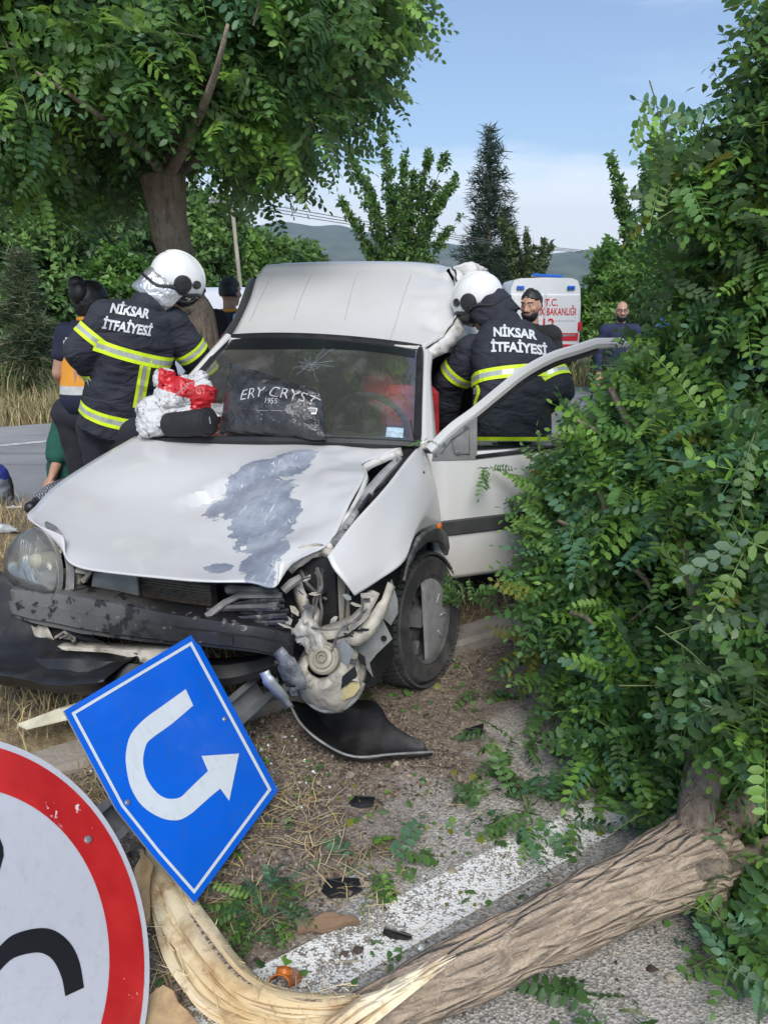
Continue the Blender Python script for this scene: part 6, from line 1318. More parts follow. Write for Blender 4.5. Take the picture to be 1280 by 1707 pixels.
# conifers: whorls of drooping branches
def conifer(label, base, h, wd, seed, mats, n_wh=26, leaf=.28):
    rd = np.random.default_rng(seed); r = empty('conifer', base, label, 'tree'); m = MB(); m.tube([(0, 0, 0), (.05, 0, h * .5), (0, 0, h)], [h * .018, h * .011, .01], 8); m.build('trunk', M_bark, r, 180); P, A = [], []; mb = MB()
    for k in range(n_wh):
        t = .06 + .93 * k / n_wh; z = h * t; L = wd * (1 - t) ** .95 * rd.uniform(.75, 1.15) + .08
        for j in range(5):
            a = rd.uniform(0, 6.28); LL = L * rd.uniform(.6, 1.15); dx, dy = math.cos(a), math.sin(a); pts = [Vector((dx * LL * u, dy * LL * u, z + LL * (.22 * u - .30 * u * u) + (.15 * LL * u * u if t > .7 else 0))) for u in (0, .35, .7, 1)]
            mb.tube(pts, [.03, .022, .014, .005], 4, cap=False)
            for u in np.arange(.12, 1.02, .26 * leaf / max(LL, .2)):
                x = u * 3; i = min(2, int(x)); p = pts[i].lerp(pts[i + 1], x - i); sw = .22 * LL * (1 - u) + .05
                for _ in range(1): P.append((p.x + rd.normal() * sw * .5 * -dy, p.y + rd.normal() * sw * .5 * dx, p.z - abs(rd.normal()) * .06)); A.append((dx, dy, -.15))
    mb.build('boughs', M_twig, r, 180, kind='stuff')
    nd = [sprig(9, 1., .055, 70 + k, .1) for k in range(3)]; n = len(P); P, A = np.array(P), np.array(A); V, F, Mi = inst(nd, rd.integers(0, 3, n), frames(A + rd.normal(size=(n, 3)) * .35, np.array((0, 0, 1.)) + rd.normal(size=(n, 3)) * .25), leaf * rd.uniform(.6, 1.2, n), P, rd.choice(3, n)); link('needles', arr_mesh('needles', V, F, Mi, mats), r); return r
B_con = bgmats('needles', ((.022, .045, .027), (.035, .062, .037), (.050, .081, .050))); B_sap = bgmats('sapling_needles', ((.065, .098, .052), (.098, .137, .072), (.143, .182, .104)))
conifer('tall spindly conifer standing behind the van roof', bgp(808, 38), 1.6 + (500 - 232) * 38 / FPX + .4, 2.3, 71, B_con, 30, .42)
conifer('shorter dark conifer close to the right of the tall one', bgp(838, 42), 1.6 + (500 - 350) * 42 / FPX + .5, 1.9, 73, B_con, 20, .45)
conifer('pale young conifer sapling on the grass verge across the road', bgp(40, 12.4), 1.6 + (500 - 425) * 12.4 / FPX, .85, 72, B_sap, 26, .16)

# ================================================================== grasses and litter
def blades(name, pts, hgt, wid, mats, rd, lean=.5, bend=.5):
    n = len(pts); pts = np.array(pts); a = rd.uniform(0, 6.28, n); h = hgt * rd.uniform(.5, 1.3, n); w = wid * rd.uniform(.7, 1.3, n); ld = rd.uniform(0, 6.28, n); ln = rd.uniform(.1, 1, n) * lean
    dx = np.stack([np.cos(a), np.sin(a), np.zeros(n)], 1); lx = np.stack([np.cos(ld), np.sin(ld), np.zeros(n)], 1); up = np.array((0, 0, 1.))
    b0 = pts - dx * w[:, None] / 2; b1 = pts + dx * w[:, None] / 2; mid = pts + up * (h * .55)[:, None] + lx * (ln * h * .35)[:, None]; m0 = mid - dx * w[:, None] * .35; m1 = mid + dx * w[:, None] * .35
    tip = pts + up * (h * (1 - .35 * ln * bend))[:, None] + lx * (ln * h)[:, None]
    V = np.stack([b0, b1, m0, m1, tip], 1).reshape(-1, 3); o = (np.arange(n) * 5)[:, None]; F = np.concatenate([o + np.array((0, 1, 2)), o + np.array((1, 3, 2)), o + np.array((2, 3, 4))], 1).reshape(-1, 3); Mi = np.repeat(rd.choice(len(mats), n), 3)
    ob = link(name, arr_mesh(name, V, F, Mi, mats)); ob['kind'] = 'stuff'; return ob
S1 = mat('straw_pale', (.50, .40, .20), .8, .25, 9); S2 = mat('straw_brown', (.30, .20, .09), .85, .3, 9); S3 = mat('straw_grey', (.36, .30, .19), .85, .2, 9); G1 = leafmat('grass_green', (.10, .16, .035), (.12, .18, .05), .3); G2 = leafmat('grass_dull', (.14, .15, .05), (.16, .17, .06), .3)
rd = np.random.default_rng(17)
def scatter(n, u0, u1, n0, n1, fn=gz, f=None, dens=1.6, thr=-.15):
    P = []
    while len(P) < n:
        p = RD(rd.uniform(u0, u1), rd.uniform(n0, n1))
        if noise.noise(p * dens) < thr: continue
        if f and not f(p): continue
        P.append((p.x, p.y, fn(p.x, p.y)))
    return P
blades('dry_grass', scatter(15000, -3.4, 3.2, 2.68, 5.2, thr=-.25) + scatter(7000, -4.5, 4, 5.2, 6.6) + scatter(2500, 1.0, 5, 2.7, 6), .13, .0045, [S1, S2, S3, S1], rd, 1.3, .9)
blades('dry_grass', scatter(9000, -5.5, 2.5, 11.1, 13.6), .38, .012, [S1, S3, G2], rd, .8); blades('verge_grass', scatter(12000, -6, 6, 12.2, 16), .62, .022, [G1, G2, S3, G1], rd, .7)
blades('verge_grass', scatter(5000, 3, 16, 11.2, 16), .45, .02, [G1, G2, S1], rd, .7)
# flattened straw lying on the kerb earth
def straws(name, pts, L, r, mats, rd, zl=.02):
    n = len(pts); P = np.array(pts); a = rd.uniform(0, 6.28, n); e = rd.normal(size=n) * .10; d = np.stack([np.cos(a), np.sin(a), e], 1) * (L * rd.uniform(.3, 1.4, n))[:, None]; s_ = np.stack([-np.sin(a), np.cos(a), np.zeros(n)], 1) * r; u = np.array((0, 0, r)); P = P + np.array((0, 0, 1)) * rd.uniform(.003, zl, n)[:, None]; md = P + d * .5 + rd.normal(size=(n, 3)) * L * .05
    V = np.stack([P - s_, P + s_, md - s_ + u, md + s_ + u, P + d], 1).reshape(-1, 3); o = (np.arange(n) * 5)[:, None]; F = np.concatenate([o + np.array((0, 1, 2)), o + np.array((1, 3, 2)), o + np.array((2, 3, 4))], 1).reshape(-1, 3)
    ob = link(name, arr_mesh(name, V, F, np.repeat(rd.choice(len(mats), n), 3), mats)); ob['kind'] = 'stuff'; return ob
blades('dry_grass', scatter(1500, -1.6, 1.2, 2.25, 2.62, rzw, thr=.05, dens=4), .10, .003, [S1, S2, S3], rd, 1.4, .9)
straws('dry_straw', scatter(2200, -1.6, 1.1, 1.45, 2.6, rzw, thr=-.05, dens=3), .11, .0014, [S1, S2, S3], rd, .03); straws('dry_straw', scatter(420, -1.5, -.2, 1.0, 2.6, rzw, thr=-.3), .2, .0017, [S1, S1, S2], rd, .06)
straws('dry_straw', scatter(160, .2, 2.6, 1.2, 2.6, rzw), .10, .0011, [S1, S2], rd, .015); straws('dry_straw', scatter(700, .6, 3.6, 2.5, 3.0, gz), .14, .0014, [S2, S1, S2], rd, .06)
# chaff, chips and grit
def chips(name, pts, size, mats, rd, flat=.35):
    n = len(pts); bv_ = np.array([(-1, -.6, 0), (.9, -.8, 0), (1, .7, 0), (-.7, .9, 0), (.05, 0, .9)]); bf_ = np.array([(0, 1, 4), (1, 2, 4), (2, 3, 4), (3, 0, 4)]); A = rd.normal(size=(n, 3)) * np.array((1, 1, flat)); U = np.array((0, 0, 1.)) + rd.normal(size=(n, 3)) * flat
    V, F, Mi = inst([(bv_, bf_)], np.zeros(n, int), frames(A, U), size * rd.uniform(.4, 1.4, n), np.array(pts) + np.array((0, 0, .002)), rd.choice(len(mats), n)); ob = link(name, arr_mesh(name, V, F, Mi, mats, False)); ob['kind'] = 'stuff'; return ob
K1 = mat('chip_dark', (.07, .05, .04), .95, .4, 30); K2 = mat('chip_brown', (.19, .15, .115), .95, .3, 30); K3 = mat('chip_pale', (.27, .23, .175), .95, .3, 30)
mulch = lambda p: noise.noise(p * 2.2) * .5 + un(p)[1] - .42 * un(p)[0] > 1.25
chips('bark_mulch', scatter(13000, -1.4, 1.6, 1.0, 2.55, rzw, mulch, thr=-2), .0055, [K1, K2, K2, K3, K1], rd, .6); chips('grit', scatter(5000, -1, 4, .2, 2.5, rzw, thr=-2), .0042, [K1, K2, K3, K3], rd, .5)
chips('pebbles', scatter(260, -1.4, 3, .6, 2.5, rzw, thr=-2), .013, [K2, K3, K1], rd, .6); chips('broken_glass', scatter(420, -1., 1.2, 1.2, 2.5, rzw, thr=0), .006, [mat('glass_crumb', (.55, .62, .62), .12, .1, spec=.8)], rd, .8)
# shed leaflets
lf = [leaflet(.034, .012, .2, .2), leaflet(.028, .0115, .1, .4)]
def shed(pts, rd, wts, sc=1.):
    n = len(pts); A = rd.normal(size=(n, 3)) * np.array((1, 1, .25)); U = np.array((0, 0, 1.)) + rd.normal(size=(n, 3)) * .5; V, F, Mi = inst(lf, rd.integers(0, 2, n), frames(A, U), sc * rd.uniform(.5, 1.15, n), np.array(pts) + np.array((0, 0, .008)), rd.choice(5, n, p=wts)); ob = link('fallen_leaves', arr_mesh('fallen_leaves', V, F, Mi, LM)); ob['kind'] = 'stuff'
shed(scatter(750, -1.2, 2.4, .7, 2.6, rzw, thr=-.1, dens=2.5), rd, (.35, .35, .1, .12, .08)); shed(scatter(160, -1., 1.4, 1.3, 2.5, rzw, thr=-.5), rd, (0, 0, 0, 0, 1.), .55)
# ================================================================== SIGNS on their flattened post
SN = Vector((.806, -.176, .565)).normalized(); SP = Vector((-.793, 1.191, .385)); EYE = Vector((0, 0, CAMH))
def on_sign(px, py, off=0.):
    r = ray(px, py); h = SP + SN * off; return EYE + r * (SN.dot(h - EYE) / SN.dot(r))
post = empty('sign_post', on_sign(175, 1365, -.05), 'knocked-down grey steel post carrying the blue and the round sign', 'sign post'); pr = post.location.copy(); bpy.context.view_layer.update()
pd = (on_sign(418, 1163, -.05) - on_sign(186, 1368, -.05)).normalized(); pw = pd.cross(SN).normalized(); p0 = on_sign(186, 1368, -.045)
m = MB()
prof = [(-.052, .0), (-.030, .0), (-.026, -.034), (.026, -.034), (.030, .0), (.052, .0), (.052, -.005), (.034, -.005), (.030, -.039), (-.030, -.039), (-.034, -.005), (-.052, -.005)]
m.loft([[p0 + pd * t + pw * a + SN * c_ - pr for a, c_ in prof] for t in (-1.1, -.5, .2, .82, .94)]); m.build('channel', M_metal, post, 25)
for t in (-.15, .30, .55): MB().lathe([(0, .004), (.008, .004), (.008, -.002)], Matrix.Translation(p0 + pd * t - pr + SN * -.034) @ SN.to_track_quat('Z', 'Y').to_matrix().to_4x4(), 8).build('bolt', M_metal, post)
M_blue = mat('sign_blue', (.004, .13, .70), .28, .06, 3, coat=.3, dirt=(.05, .11, .30), ds=26, da=.22); M_signw = mat('sign_white', (.70, .75, .78), .32, .03, 4, coat=.2, dirt=(.3, .28, .25), ds=40, da=.15); M_alu = mat('sign_back', (.40, .41, .42), .4, .1, metal=.6); M_red = mat('sign_red', (.50, .018, .022), .28, .08, 5, coat=.3); M_blk = mat('sign_black', (.014, .014, .017), .35, .1)
M_rw = mat('round_sign_white', (.52, .525, .57), .35, .04, 2.5, coat=.2, dirt=(.2, .19, .17), ds=45, da=.14)
Z6 = lambda l, dx=0: [(x / 2.5583, 1040 + y / 2.5583) for x, y in l]
def plate(name, outline, M1, M2, root, th=.004, off=0.):
    m = MB(); P = [on_sign(x, y, off) - root for x, y in outline]; n = len(P)
    m.add(P, [tuple(range(n))], 0); m.add([p - SN * th for p in P], [tuple(range(n))[::-1]], 1); m.add(P + [p - SN * th for p in P], [(k, n + k, n + (k + 1) % n, (k + 1) % n) for k in range(n)], 1)
    return m
out = Z6([(107 * 2.5583, 371), (827, 41), (1187, 709), (831, 1191), (655, 990), (498, 792)])
s1 = empty('u_turn_sign', on_sign(280, 1280), 'blue square sign with a white U-turn arrow on the fallen post', 'road sign', None); bpy.context.view_layer.update(); r1 = s1.location.copy()
plate('panel', out, 0, 0, r1).build('panel', [M_blue, M_alu], s1, 0)
def inset(poly, k, c=None):
    n = len(poly); o = []
    for i in range(n):
        a, b_, c_ = Vector(poly[i - 1]), Vector(poly[i]), Vector(poly[(i + 1) % n]); d1, d2 = (b_ - a).normalized(), (c_ - b_).normalized(); n1 = Vector((-d1.y, d1.x)); n2 = Vector((-d2.y, d2.x)); bis = (n1 + n2); bis = bis / max(.3, bis.dot(n1)) ; o.append(tuple(b_ + bis * k))
    return o
i0, i1 = inset(out, 9.5), inset(out, 14.5)
m = MB(); n = len(out); A = [on_sign(x, y, .0015) - r1 for x, y in i0]; B = [on_sign(x, y, .0015) - r1 for x, y in i1]
m.add(A + B, [(k, (k + 1) % n, n + (k + 1) % n, n + k) for k in range(n)]); m.build('border', M_signw, s1, 0)
oc = curve([Vector((x, y, 0)) for x, y in ((793, 278), (700, 345), (618, 405), (560, 470), (539, 545), (540, 610), (560, 700), (610, 778), (690, 828), (760, 837), (812, 812), (850, 780), (897, 738), (940, 702))], 4)
ic = curve([Vector((x, y, 0)) for x, y in ((825, 348), (735, 425), (640, 495), (620, 530), (612, 572), (614, 612), (630, 665), (668, 718), (705, 742), (740, 746), (772, 738), (800, 712), (845, 668), (888, 628))], 4)
m = MB(); g = []
for a, b_ in zip(oc, ic):
    pa, pb = Z6([(a.x, a.y), (b_.x, b_.y)]); g.append([on_sign(*pa, .0015) - r1, on_sign(*pb, .0015) - r1])
m.grid(g); k = [on_sign(x, y, .0017) - r1 for x, y in Z6([(888, 628), (860, 563), (1020, 553), (978, 755), (940, 702)])]; m.add(k, [(0, 1, 2, 3, 4)]); m.build('arrow', M_signw, s1, 0)
for q in ((544, 761), (957, 406)):
    p = on_sign(*Z6([q])[0]) - r1; m = MB(); m.lathe([(0, .006), (.006, .005), (.008, 0)], Matrix.Translation(p) @ SN.to_track_quat('Z', 'Y').to_matrix().to_4x4(), 10); m.build('rivet', M_metal, s1)
s2 = empty('round_sign', SP, 'round white sign with red rim and black curves, cut off at the lower left', 'road sign'); bpy.context.view_layer.update(); r2 = SP.copy()
e1 = SN.cross(Vector((0, 0, 1))).normalized(); e2 = SN.cross(e1)
def cp(r, a, off=0.): return e1 * (r * math.cos(a)) + e2 * (r * math.sin(a)) + SN * off
N = 96; an = [2 * math.pi * k / N for k in range(N)]
m = MB(); m.loft([[cp(.450, a, -.004) for a in an], [cp(.450, a, 0) for a in an]], 1, cap=False); m.add([cp(.45, a, 0) for a in an], [tuple(range(N))], 0); m.add([cp(.45, a, -.004) for a in an], [tuple(range(N))[::-1]], 1); m.build('panel', [M_rw, M_alu], s2, 0, recalc=True)
b = NB('chipped_red'); n1 = b.noise(26, 5, .7); n2 = b.noise(3.4, 2); chip = b.math('MULTIPLY', b.rng(n1, .655, .665), b.rng(n2, .52, .56)); c = b.mix(b.rng(b.noise(6, 4), .3, .7), (.44, .014, .018), (.58, .028, .028)); c = b.mix(chip, c, (.72, .70, .68)); b.bsdf(c, .28, b.bump(chip, .3, .002), coat=.25)
m = MB(); m.loft([[cp(.433, a, .0015) for a in an], [cp(.333, a, .0015) for a in an]], cap=False); m.build('red_rim', b.m, s2, 0, recalc=True)
Z7 = lambda l: [(x / 2.5583, 1040 + y / 2.5583) for x, y in l]
oc = curve([Vector((x, y, 0)) for x, y in ((-70, 1448), (0, 1375), (60, 1325), (160, 1298), (235, 1308), (300, 1360), (340, 1440), (360, 1551))], 4); ic = curve([Vector((x, y, 0)) for x, y in ((-30, 1520), (0, 1480), (60, 1425), (150, 1402), (200, 1412), (235, 1445), (265, 1510), (280, 1588))], 4)
m = MB(); m.grid([[on_sign(*Z7([(a.x, a.y)])[0], .0015) - r2, on_sign(*Z7([(b_.x, b_.y)])[0], .0015) - r2] for a, b_ in zip(oc, ic)]); m.build('black_stroke', M_blk, s2, 0)
m = MB(); P = [on_sign(*q, .0015) - r2 for q in ((-60, 1380), (-20, 1385), (0, 1396), (6, 1412), (7, 1426), (0, 1452), (-20, 1470), (-60, 1470))]; m.add(P, [tuple(range(8))]); m.build('black_stroke', M_blk, s2, 0)
for q in ((146, 1400),):
    m = MB(); m.lathe([(0, .007), (.008, .006), (.010, 0)], Matrix.Translation(on_sign(*q) - r2) @ SN.to_track_quat('Z', 'Y').to_matrix().to_4x4(), 12); m.build('rivet', M_metal, s2)

# ================================================================== BAGS on the bonnet (placed in the van's frame)
def car_root(name, p, label, cat):
    o = empty(name, CAR_M @ Matrix.Translation(p), label, cat); return o, Vector(p)
b = NB('black_film'); n1 = b.noise(14, 5, .65); b.bsdf(b.mix(b.rng(n1, .35, .7), (.018, .018, .02), (.05, .05, .053)), .2, b.bump(b.math('ADD', n1, b.math('MULTIPLY', b.noise(45, 4), .4)), .9, .016), spec=.6); M_film = b.m
pk, o_ = car_root('plastic_pack', C(455, 690, y=.38), 'glossy black plastic pack with pale lettering and a barcode, on the bonnet', 'bag')
BLc, BRc, TRc, TLc = C(366, 722, y=.36), C(543, 733, y=.30), C(536, 655, y=.42), C(384, 606, y=.56); m = MB(); NU, NV = 26, 22; nrm_ = Vector((0, -.85, .5)).normalized()
fr_, bk_ = [], []
for j in range(NV + 1):
    v = j / NV; ra, rb_ = [], []
    for i in range(NU + 1):
        u = i / NU; p = (BLc * (1 - u) + BRc * u) * (1 - v) + (TLc * (1 - u) + TRc * u) * v; bul = (math.sin(math.pi * u) ** .5) * (math.sin(math.pi * min(1, v * .93 + .03)) ** .45) if 0 < u < 1 and 0 < v < 1 else 0
        q = Vector((u * 4, v * 6, 0)); w = .014 * noise.noise(q * 1.2) + .010 * (1 - abs(noise.noise(q * 1.7))) * (.4 + v) + .006 * noise.noise(q * 4)
        p = p + (TLc - BLc).normalized() * (.012 * noise.noise(Vector((u * 5, v * 5, 3))))
        ra.append(p + nrm_ * (.085 * bul + w * (1 if bul else .5)) - o_); rb_.append(p - nrm_ * (.05 * bul) - o_)
    fr_.append(ra); bk_.append(rb_[::-1])
m.grid(fr_); m.grid(bk_); pkb = m.build('wrapping', M_film, pk, 60); pb = local_bvh(pkb)
PX = (BRc - BLc).normalized(); PY = (TLc - BLc + TRc - BRc).normalized(); PY = (PY - PX * PY.dot(PX)).normalized()
def at_pack(px, py):
    d = _cr @ ray(px, py); h = pb.ray_cast(_co - o_, d.normalized()); return h[0] if h[0] else C(px, py, y=.35) - o_
M_pl = mat('pale_print', (.42, .42, .43), .4, .15, 20)
text_on('lettering', 'ERY CRYST', .075, at_pack(462, 656), PX, PY, pb, M_pl, pkb, -.0006, bow=.5, eps=.003); text_on('lettering', '1955', .034, at_pack(452, 669), PX, PY, pb, M_pl, pkb, 0, eps=.003)
text_on('lettering', '· · ——— · ——— ·', .02, at_pack(448, 684), PX, PY, pb, M_pl, pkb, 0, eps=.003)
q = at_pack(521, 686); m = MB(); m.add([q + PX * (sx * .023) + PY * (sy * .015) + nrm_ * .006 for sx, sy in ((-1, -1), (1, -1), (1, 1), (-1, 1))], [(0, 1, 2, 3)]); bc = m.build('barcode_label', mat('label_white', (.72, .72, .71), .5, .04), pkb, 0)
m = MB()
for k in range(11): x_ = -.018 + .0036 * k; w_ = .0009 if k % 3 else .0014; m.add([q + PX * (x_ + sx * w_) + PY * (sy * .010 + .002) + nrm_ * .007 for sx, sy in ((-1, -1), (1, -1), (1, 1), (-1, 1))], [(0, 1, 2, 3)])
m.build('bars', M_blk, bc, 0, kind='stuff')
bg_, o_ = car_root('carrier_bag', C(290, 690, y=.42), 'crumpled white carrier bag with red panels beside the windscreen', 'bag')
m = MB()
for (px, py), yy, r in (((258, 690), .42, (.085, .07, .085)), ((262, 705), .40, (.09, .07, .06)), ((285, 665), .46, (.08, .07, .09)), ((305, 655), .48, (.10, .08, .085)), ((335, 660), .50, (.07, .07, .085)), ((250, 712), .40, (.06, .06, .045)), ((318, 690), .48, (.09, .07, .06)), ((335, 632), .52, (.03, .03, .045)), ((275, 632), .48, (.05, .05, .05))): m.ell(C(px, py, y=yy) - o_, r, None, 16, 10)
pA, pB = C(290, 640, y=.42) - o_, C(335, 670, y=.42) - o_
def paint(c):
    a = Vector((c.x - pA.x, c.z - pA.z)); b__ = Vector((c.x - pB.x, c.z - pB.z)); wob_ = .012 * noise.noise(c * 20)
    if abs(a.x * .9 + a.y * .1) < .075 + wob_ and abs(a.y + a.x * .35) < .042: return 1
    if (b__.x / .062) ** 2 + (b__.y / .075) ** 2 < 1 + wob_ * 20: return 1
    return 0
b = NB('white_polythene'); n1 = b.noise(16, 4, .6); b.bsdf((.62, .62, .62), .3, b.bump(b.math('ADD', n1, b.math('MULTIPLY', b.noise(40, 5, .7), .5)), .9, .03)); b2 = NB('red_polythene'); n1 = b2.noise(16, 4, .6); b2.bsdf((.48, .018, .025), .3, b2.bump(n1, .7, .015))
remesh(m, 'bag_film', [b.m, b2.m], bg_, .0055, 3, .020, 17, paint=paint, seed=3)
m = MB(); m.tube([C(292, 660, y=.36) - o_, C(315, 640, y=.38) - o_, C(345, 628, y=.42) - o_], [.010, .008, .006], 5, flat=.3); m.build('handle', b.m, bg_)
pc, o_ = car_root('black_pouch', C(320, 704, y=.34), 'black zipped round pouch lying against the white and red bag', 'bag')
m = MB(); A, B = C(282, 708, y=.37) - o_, C(350, 702, y=.31) - o_; d = (B - A).normalized(); m.tube([A - d * .015, A, A + (B - A) * .4 + Vector((0, 0, -.004)), B - d * .012, B, B + d * .008], [.035, .056, .06, .062, .058, .03], 20); pcb = m.build('pouch', mat('black_nylon', (.013, .013, .015), .75, .25, 20, .3, 150, .001), pc, 50)
F = frame(d); m = MB(); m.tube([B - d * .01 + F @ Vector((.0625 * math.cos(a), 0, .0625 * math.sin(a))) for a in np.linspace(0, 6.29, 26)], .003, 5, cap=False); m.build('piping', M_dark, pcb); m = MB(); m.tube([B + d * .006 + Vector((.0, -.01, .02)), B + d * .010 + Vector((0, -.012, -.012))], .003, 5); m.build('zip_pull', M_metal, pcb)
fo, o_ = car_root('plastic_sheet', C(372, 690, y=.44), 'scrap of clear crinkled plastic between pouch and black pack', 'plastic sheet')
m = MB(); g = [[C(352 + 36 * u, 672 + 22 * v, y=.46 - .05 * v) - o_ + Vector((0, .02 * noise.noise(Vector((u * 4, v * 4, 1))), .02 * noise.noise(Vector((u * 5, v * 3, 2))))) for u in np.linspace(0, 1, 9)] for v in np.linspace(0, 1, 7)]; m.grid(g); m.build('film', mat('grey_film', (.33, .34, .34), .2, .2, 10, .7, 30, .01), fo, 40)

# ================================================================== VEHICLES behind
Ya = 20.; az0 = 2.14 - 2.46
def A_(px, py): return W(px, py, Ya)
xl, xr = A_(846, 500).x, A_(970, 500).x; hw = (xr - xl) / 2; xc = (xl + xr) / 2
amb = empty('ambulance', Matrix.Translation((xc, Ya, az0)) @ Matrix.Rotation(R_(-3), 4, 'Z'), 'white ambulance with red stripes and red lettering on its rear doors', 'ambulance')
M_aw = mat('ambulance_white', (.62, .63, .63), .3, .03, 2, coat=.3); M_ar = mat('ambulance_red', (.50, .02, .035), .35, .05); H = 2.46
m = MB(); R = []
for y_, k in ((0, .97), (.12, 1.0), (2.5, 1.0), (4.2, .99), (5.0, .93)):
    top = H - .02 if y_ < 4 else (H - .25 if y_ < 4.5 else 1.5); ring = []
    for x_, z_ in ((-1, .35), (-1, 1.2), (-.985, 1.8), (-.94, top - .22), (-.86, top - .05), (-.7, top), (0, top + .02), (.7, top), (.86, top - .05), (.94, top - .22), (.985, 1.8), (1, 1.2), (1, .35)): ring.append((x_ * hw * k, y_, z_))
    R.append(ring)
m.loft(R); m.build('body', M_aw, amb, 40, recalc=True)
for sx in (-1, 1):
    m = MB(); m.box((sx * hw * .47, -.02, 1.25), (hw * .90, .05, 1.62), bev=.02); dr = m.build('rear_door', M_aw, amb)
    m = MB(); m.box((sx * hw * .47, -.05, 1.72), (hw * .74, .012, .62), bev=.05); m.build('window_panel', M_aw, dr)
    m = MB(); m.box((sx * hw * .96, -.02, 1.28), (.10, .06, .22), bev=.01); m.build('tail_lamp', M_ar, amb)
    for k in (0, 1): m = MB(); m.box((sx * hw * (.62 + .10 * k), -.03, 2.21), (.10, .06, .10), bev=.02); m.build('blue_lamp', mat('blue_lamp', (.01, .10, .42), .2, .1, coat=.5), amb)
m = MB(); m.box((hw * .47, -.055, 1.06), (hw * .78, .012, .045)); m.build('handle_plate', M_greyplate, amb)
for z_, h_ in ((1.02, .19), (.80, .075)): m = MB(); m.box((0, -.052, z_), (hw * 1.86, .010, h_)); m.build('red_stripe', M_ar, amb)
lb = MB(); lb.box((.15, .9, H + .06), (.8, .3, .08), Matrix.Rotation(.06, 3, 'Y'), bev=.04); lb.build('light_bar', mat('blue_lamp', (.01, .10, .42)), amb); m = MB(); m.box((.15, .9, H + .02), (.5, .2, .06)); m.build('light_bar_foot', M_greyplate, amb)
Tt = Matrix(((1, 0, 0, 0), (0, 0, -1, 0), (0, 1, 0, 0), (0, 0, 0, 1)))
cxx = (A_(917, 500).x - xc)
for t, z_, sz, sx in (('T.C.', 1.85, .24, .8), ('SAĞLIK BAKANLIĞI', 1.63, .25, .58), ('112', 1.31, .42, .85)): text_flat('lettering', t, sz, Matrix.Translation((cxx + (.02 if t != '112' else -.14), -.062, z_)) @ Tt, M_ar, amb, .004, sx=sx)
m = MB(); m.box((0, .0, .42), (hw * 1.9, .12, .14), bev=.03); m.build('rear_bumper', M_black, amb)
def amb_wheel(x_, y_, rt, r_=.34):
    w_ = MB().lathe([(r_ * .6, -.1), (r_ * .95, -.1), (r_, -.06), (r_, .06), (r_ * .95, .1), (r_ * .6, .1)], Matrix.Identity(4), 28).build('wheel', M_rub, rt); w_.matrix_basis = Matrix.Translation((x_, y_, r_)) @ Matrix.Rotation(R_(90), 4, 'Y'); MB().lathe([(0, -.05), (r_ * .6, -.08), (r_ * .6, .08), (0, .05)], Matrix.Identity(4), 20).build('rim', M_steel, w_)
for x_ in (-hw * .86, hw * .86): amb_wheel(x_, 1.0, amb); amb_wheel(x_, 4.1, amb)
def car(label, M, paint, prof, wid, glass, wheels, cat):
    """prof: body outline (y, z); glass: side window outline"""
    r = empty('parked_car', M, label, cat); n = len(prof); ht = max(z for y_, z in prof); R = []
    for s_ in (-1, -.93, -.8, 0, .8, .93, 1):
        R.append([(s_ * wid / 2 * (1 - .16 * sstep(.9, ht, z)), y_, z - (.04 if abs(s_) == 1 and z > .9 else 0)) for y_, z in prof])
    MB().loft(R).build('body', paint, r, 45, recalc=True); M_cg = mat('car_glass', (.02, .025, .03), .05, .1, spec=.8)
    for sx in (-1, 1):
        for gpoly in glass: MB().prism([(sx * (wid / 2 * (1 - .16 * sstep(.9, ht, z)) + .004), y_, z) for y_, z in gpoly], (-sx * .02, 0, 0)).build('side_window', M_cg, r, 20)
        for y_ in wheels: amb_wheel(sx * (wid / 2 - .1), y_, r, .31)
        y0, y1 = min(p[0] for p in prof), max(p[0] for p in prof)
        MB().ell((sx * wid * .36, y0 + .03, .72), (.14, .06, .09)).build('headlight', mat('lamp_clear', (.6, .6, .6), .15, .05, metal=.5), r, 180); MB().ell((sx * wid * .40, y1 - .03, .85), (.08, .06, .14)).build('tail_lamp', M_ar, r, 180)
    return r
vanp = [(-2.1, .35), (-2.15, .8), (-1.95, 1.02), (-1.25, 1.15), (-.75, 1.64), (-.4, 1.72), (1.7, 1.72), (2.05, 1.6), (2.15, .9), (2.1, .35)]
q = W(405, 500, 9.6); car('white multi-purpose car behind the man in the navy vest', Matrix.Translation((q.x, 9.6, .02)) @ Matrix.Rotation(R_(-14), 4, 'Z'), M_aw, vanp, 1.75, [[(-1.1, 1.16), (-.72, 1.56), (.1, 1.58), (.1, 1.16)], [(.2, 1.16), (.2, 1.58), (1.7, 1.56), (1.85, 1.16)]], (-1.35, 1.35), 'car')
carp = [(-2.1, .35), (-2.15, .7), (-1.9, .88), (-1.0, .98), (-.35, 1.42), (.1, 1.47), (1.0, 1.45), (1.75, 1.05), (2.1, 1.0), (2.15, .5), (2.1, .35)]
q = W(1185, 520, 11.0); car('blue car half hidden by the crown of the fallen tree', Matrix.Translation((q.x + .1, 11.0, drop(q.x, 11.) + .0)) @ Matrix.Rotation(R_(-25), 4, 'Z'), mat('car_blue', (.02, .07, .26), .25, .05, coat=.6), carp, 1.75, [[(-.85, 1.0), (-.3, 1.36), (.3, 1.38), (.3, 1.0)], [(.38, 1.0), (.38, 1.38), (.95, 1.36), (1.5, 1.05)]], (-1.35, 1.3), 'car')
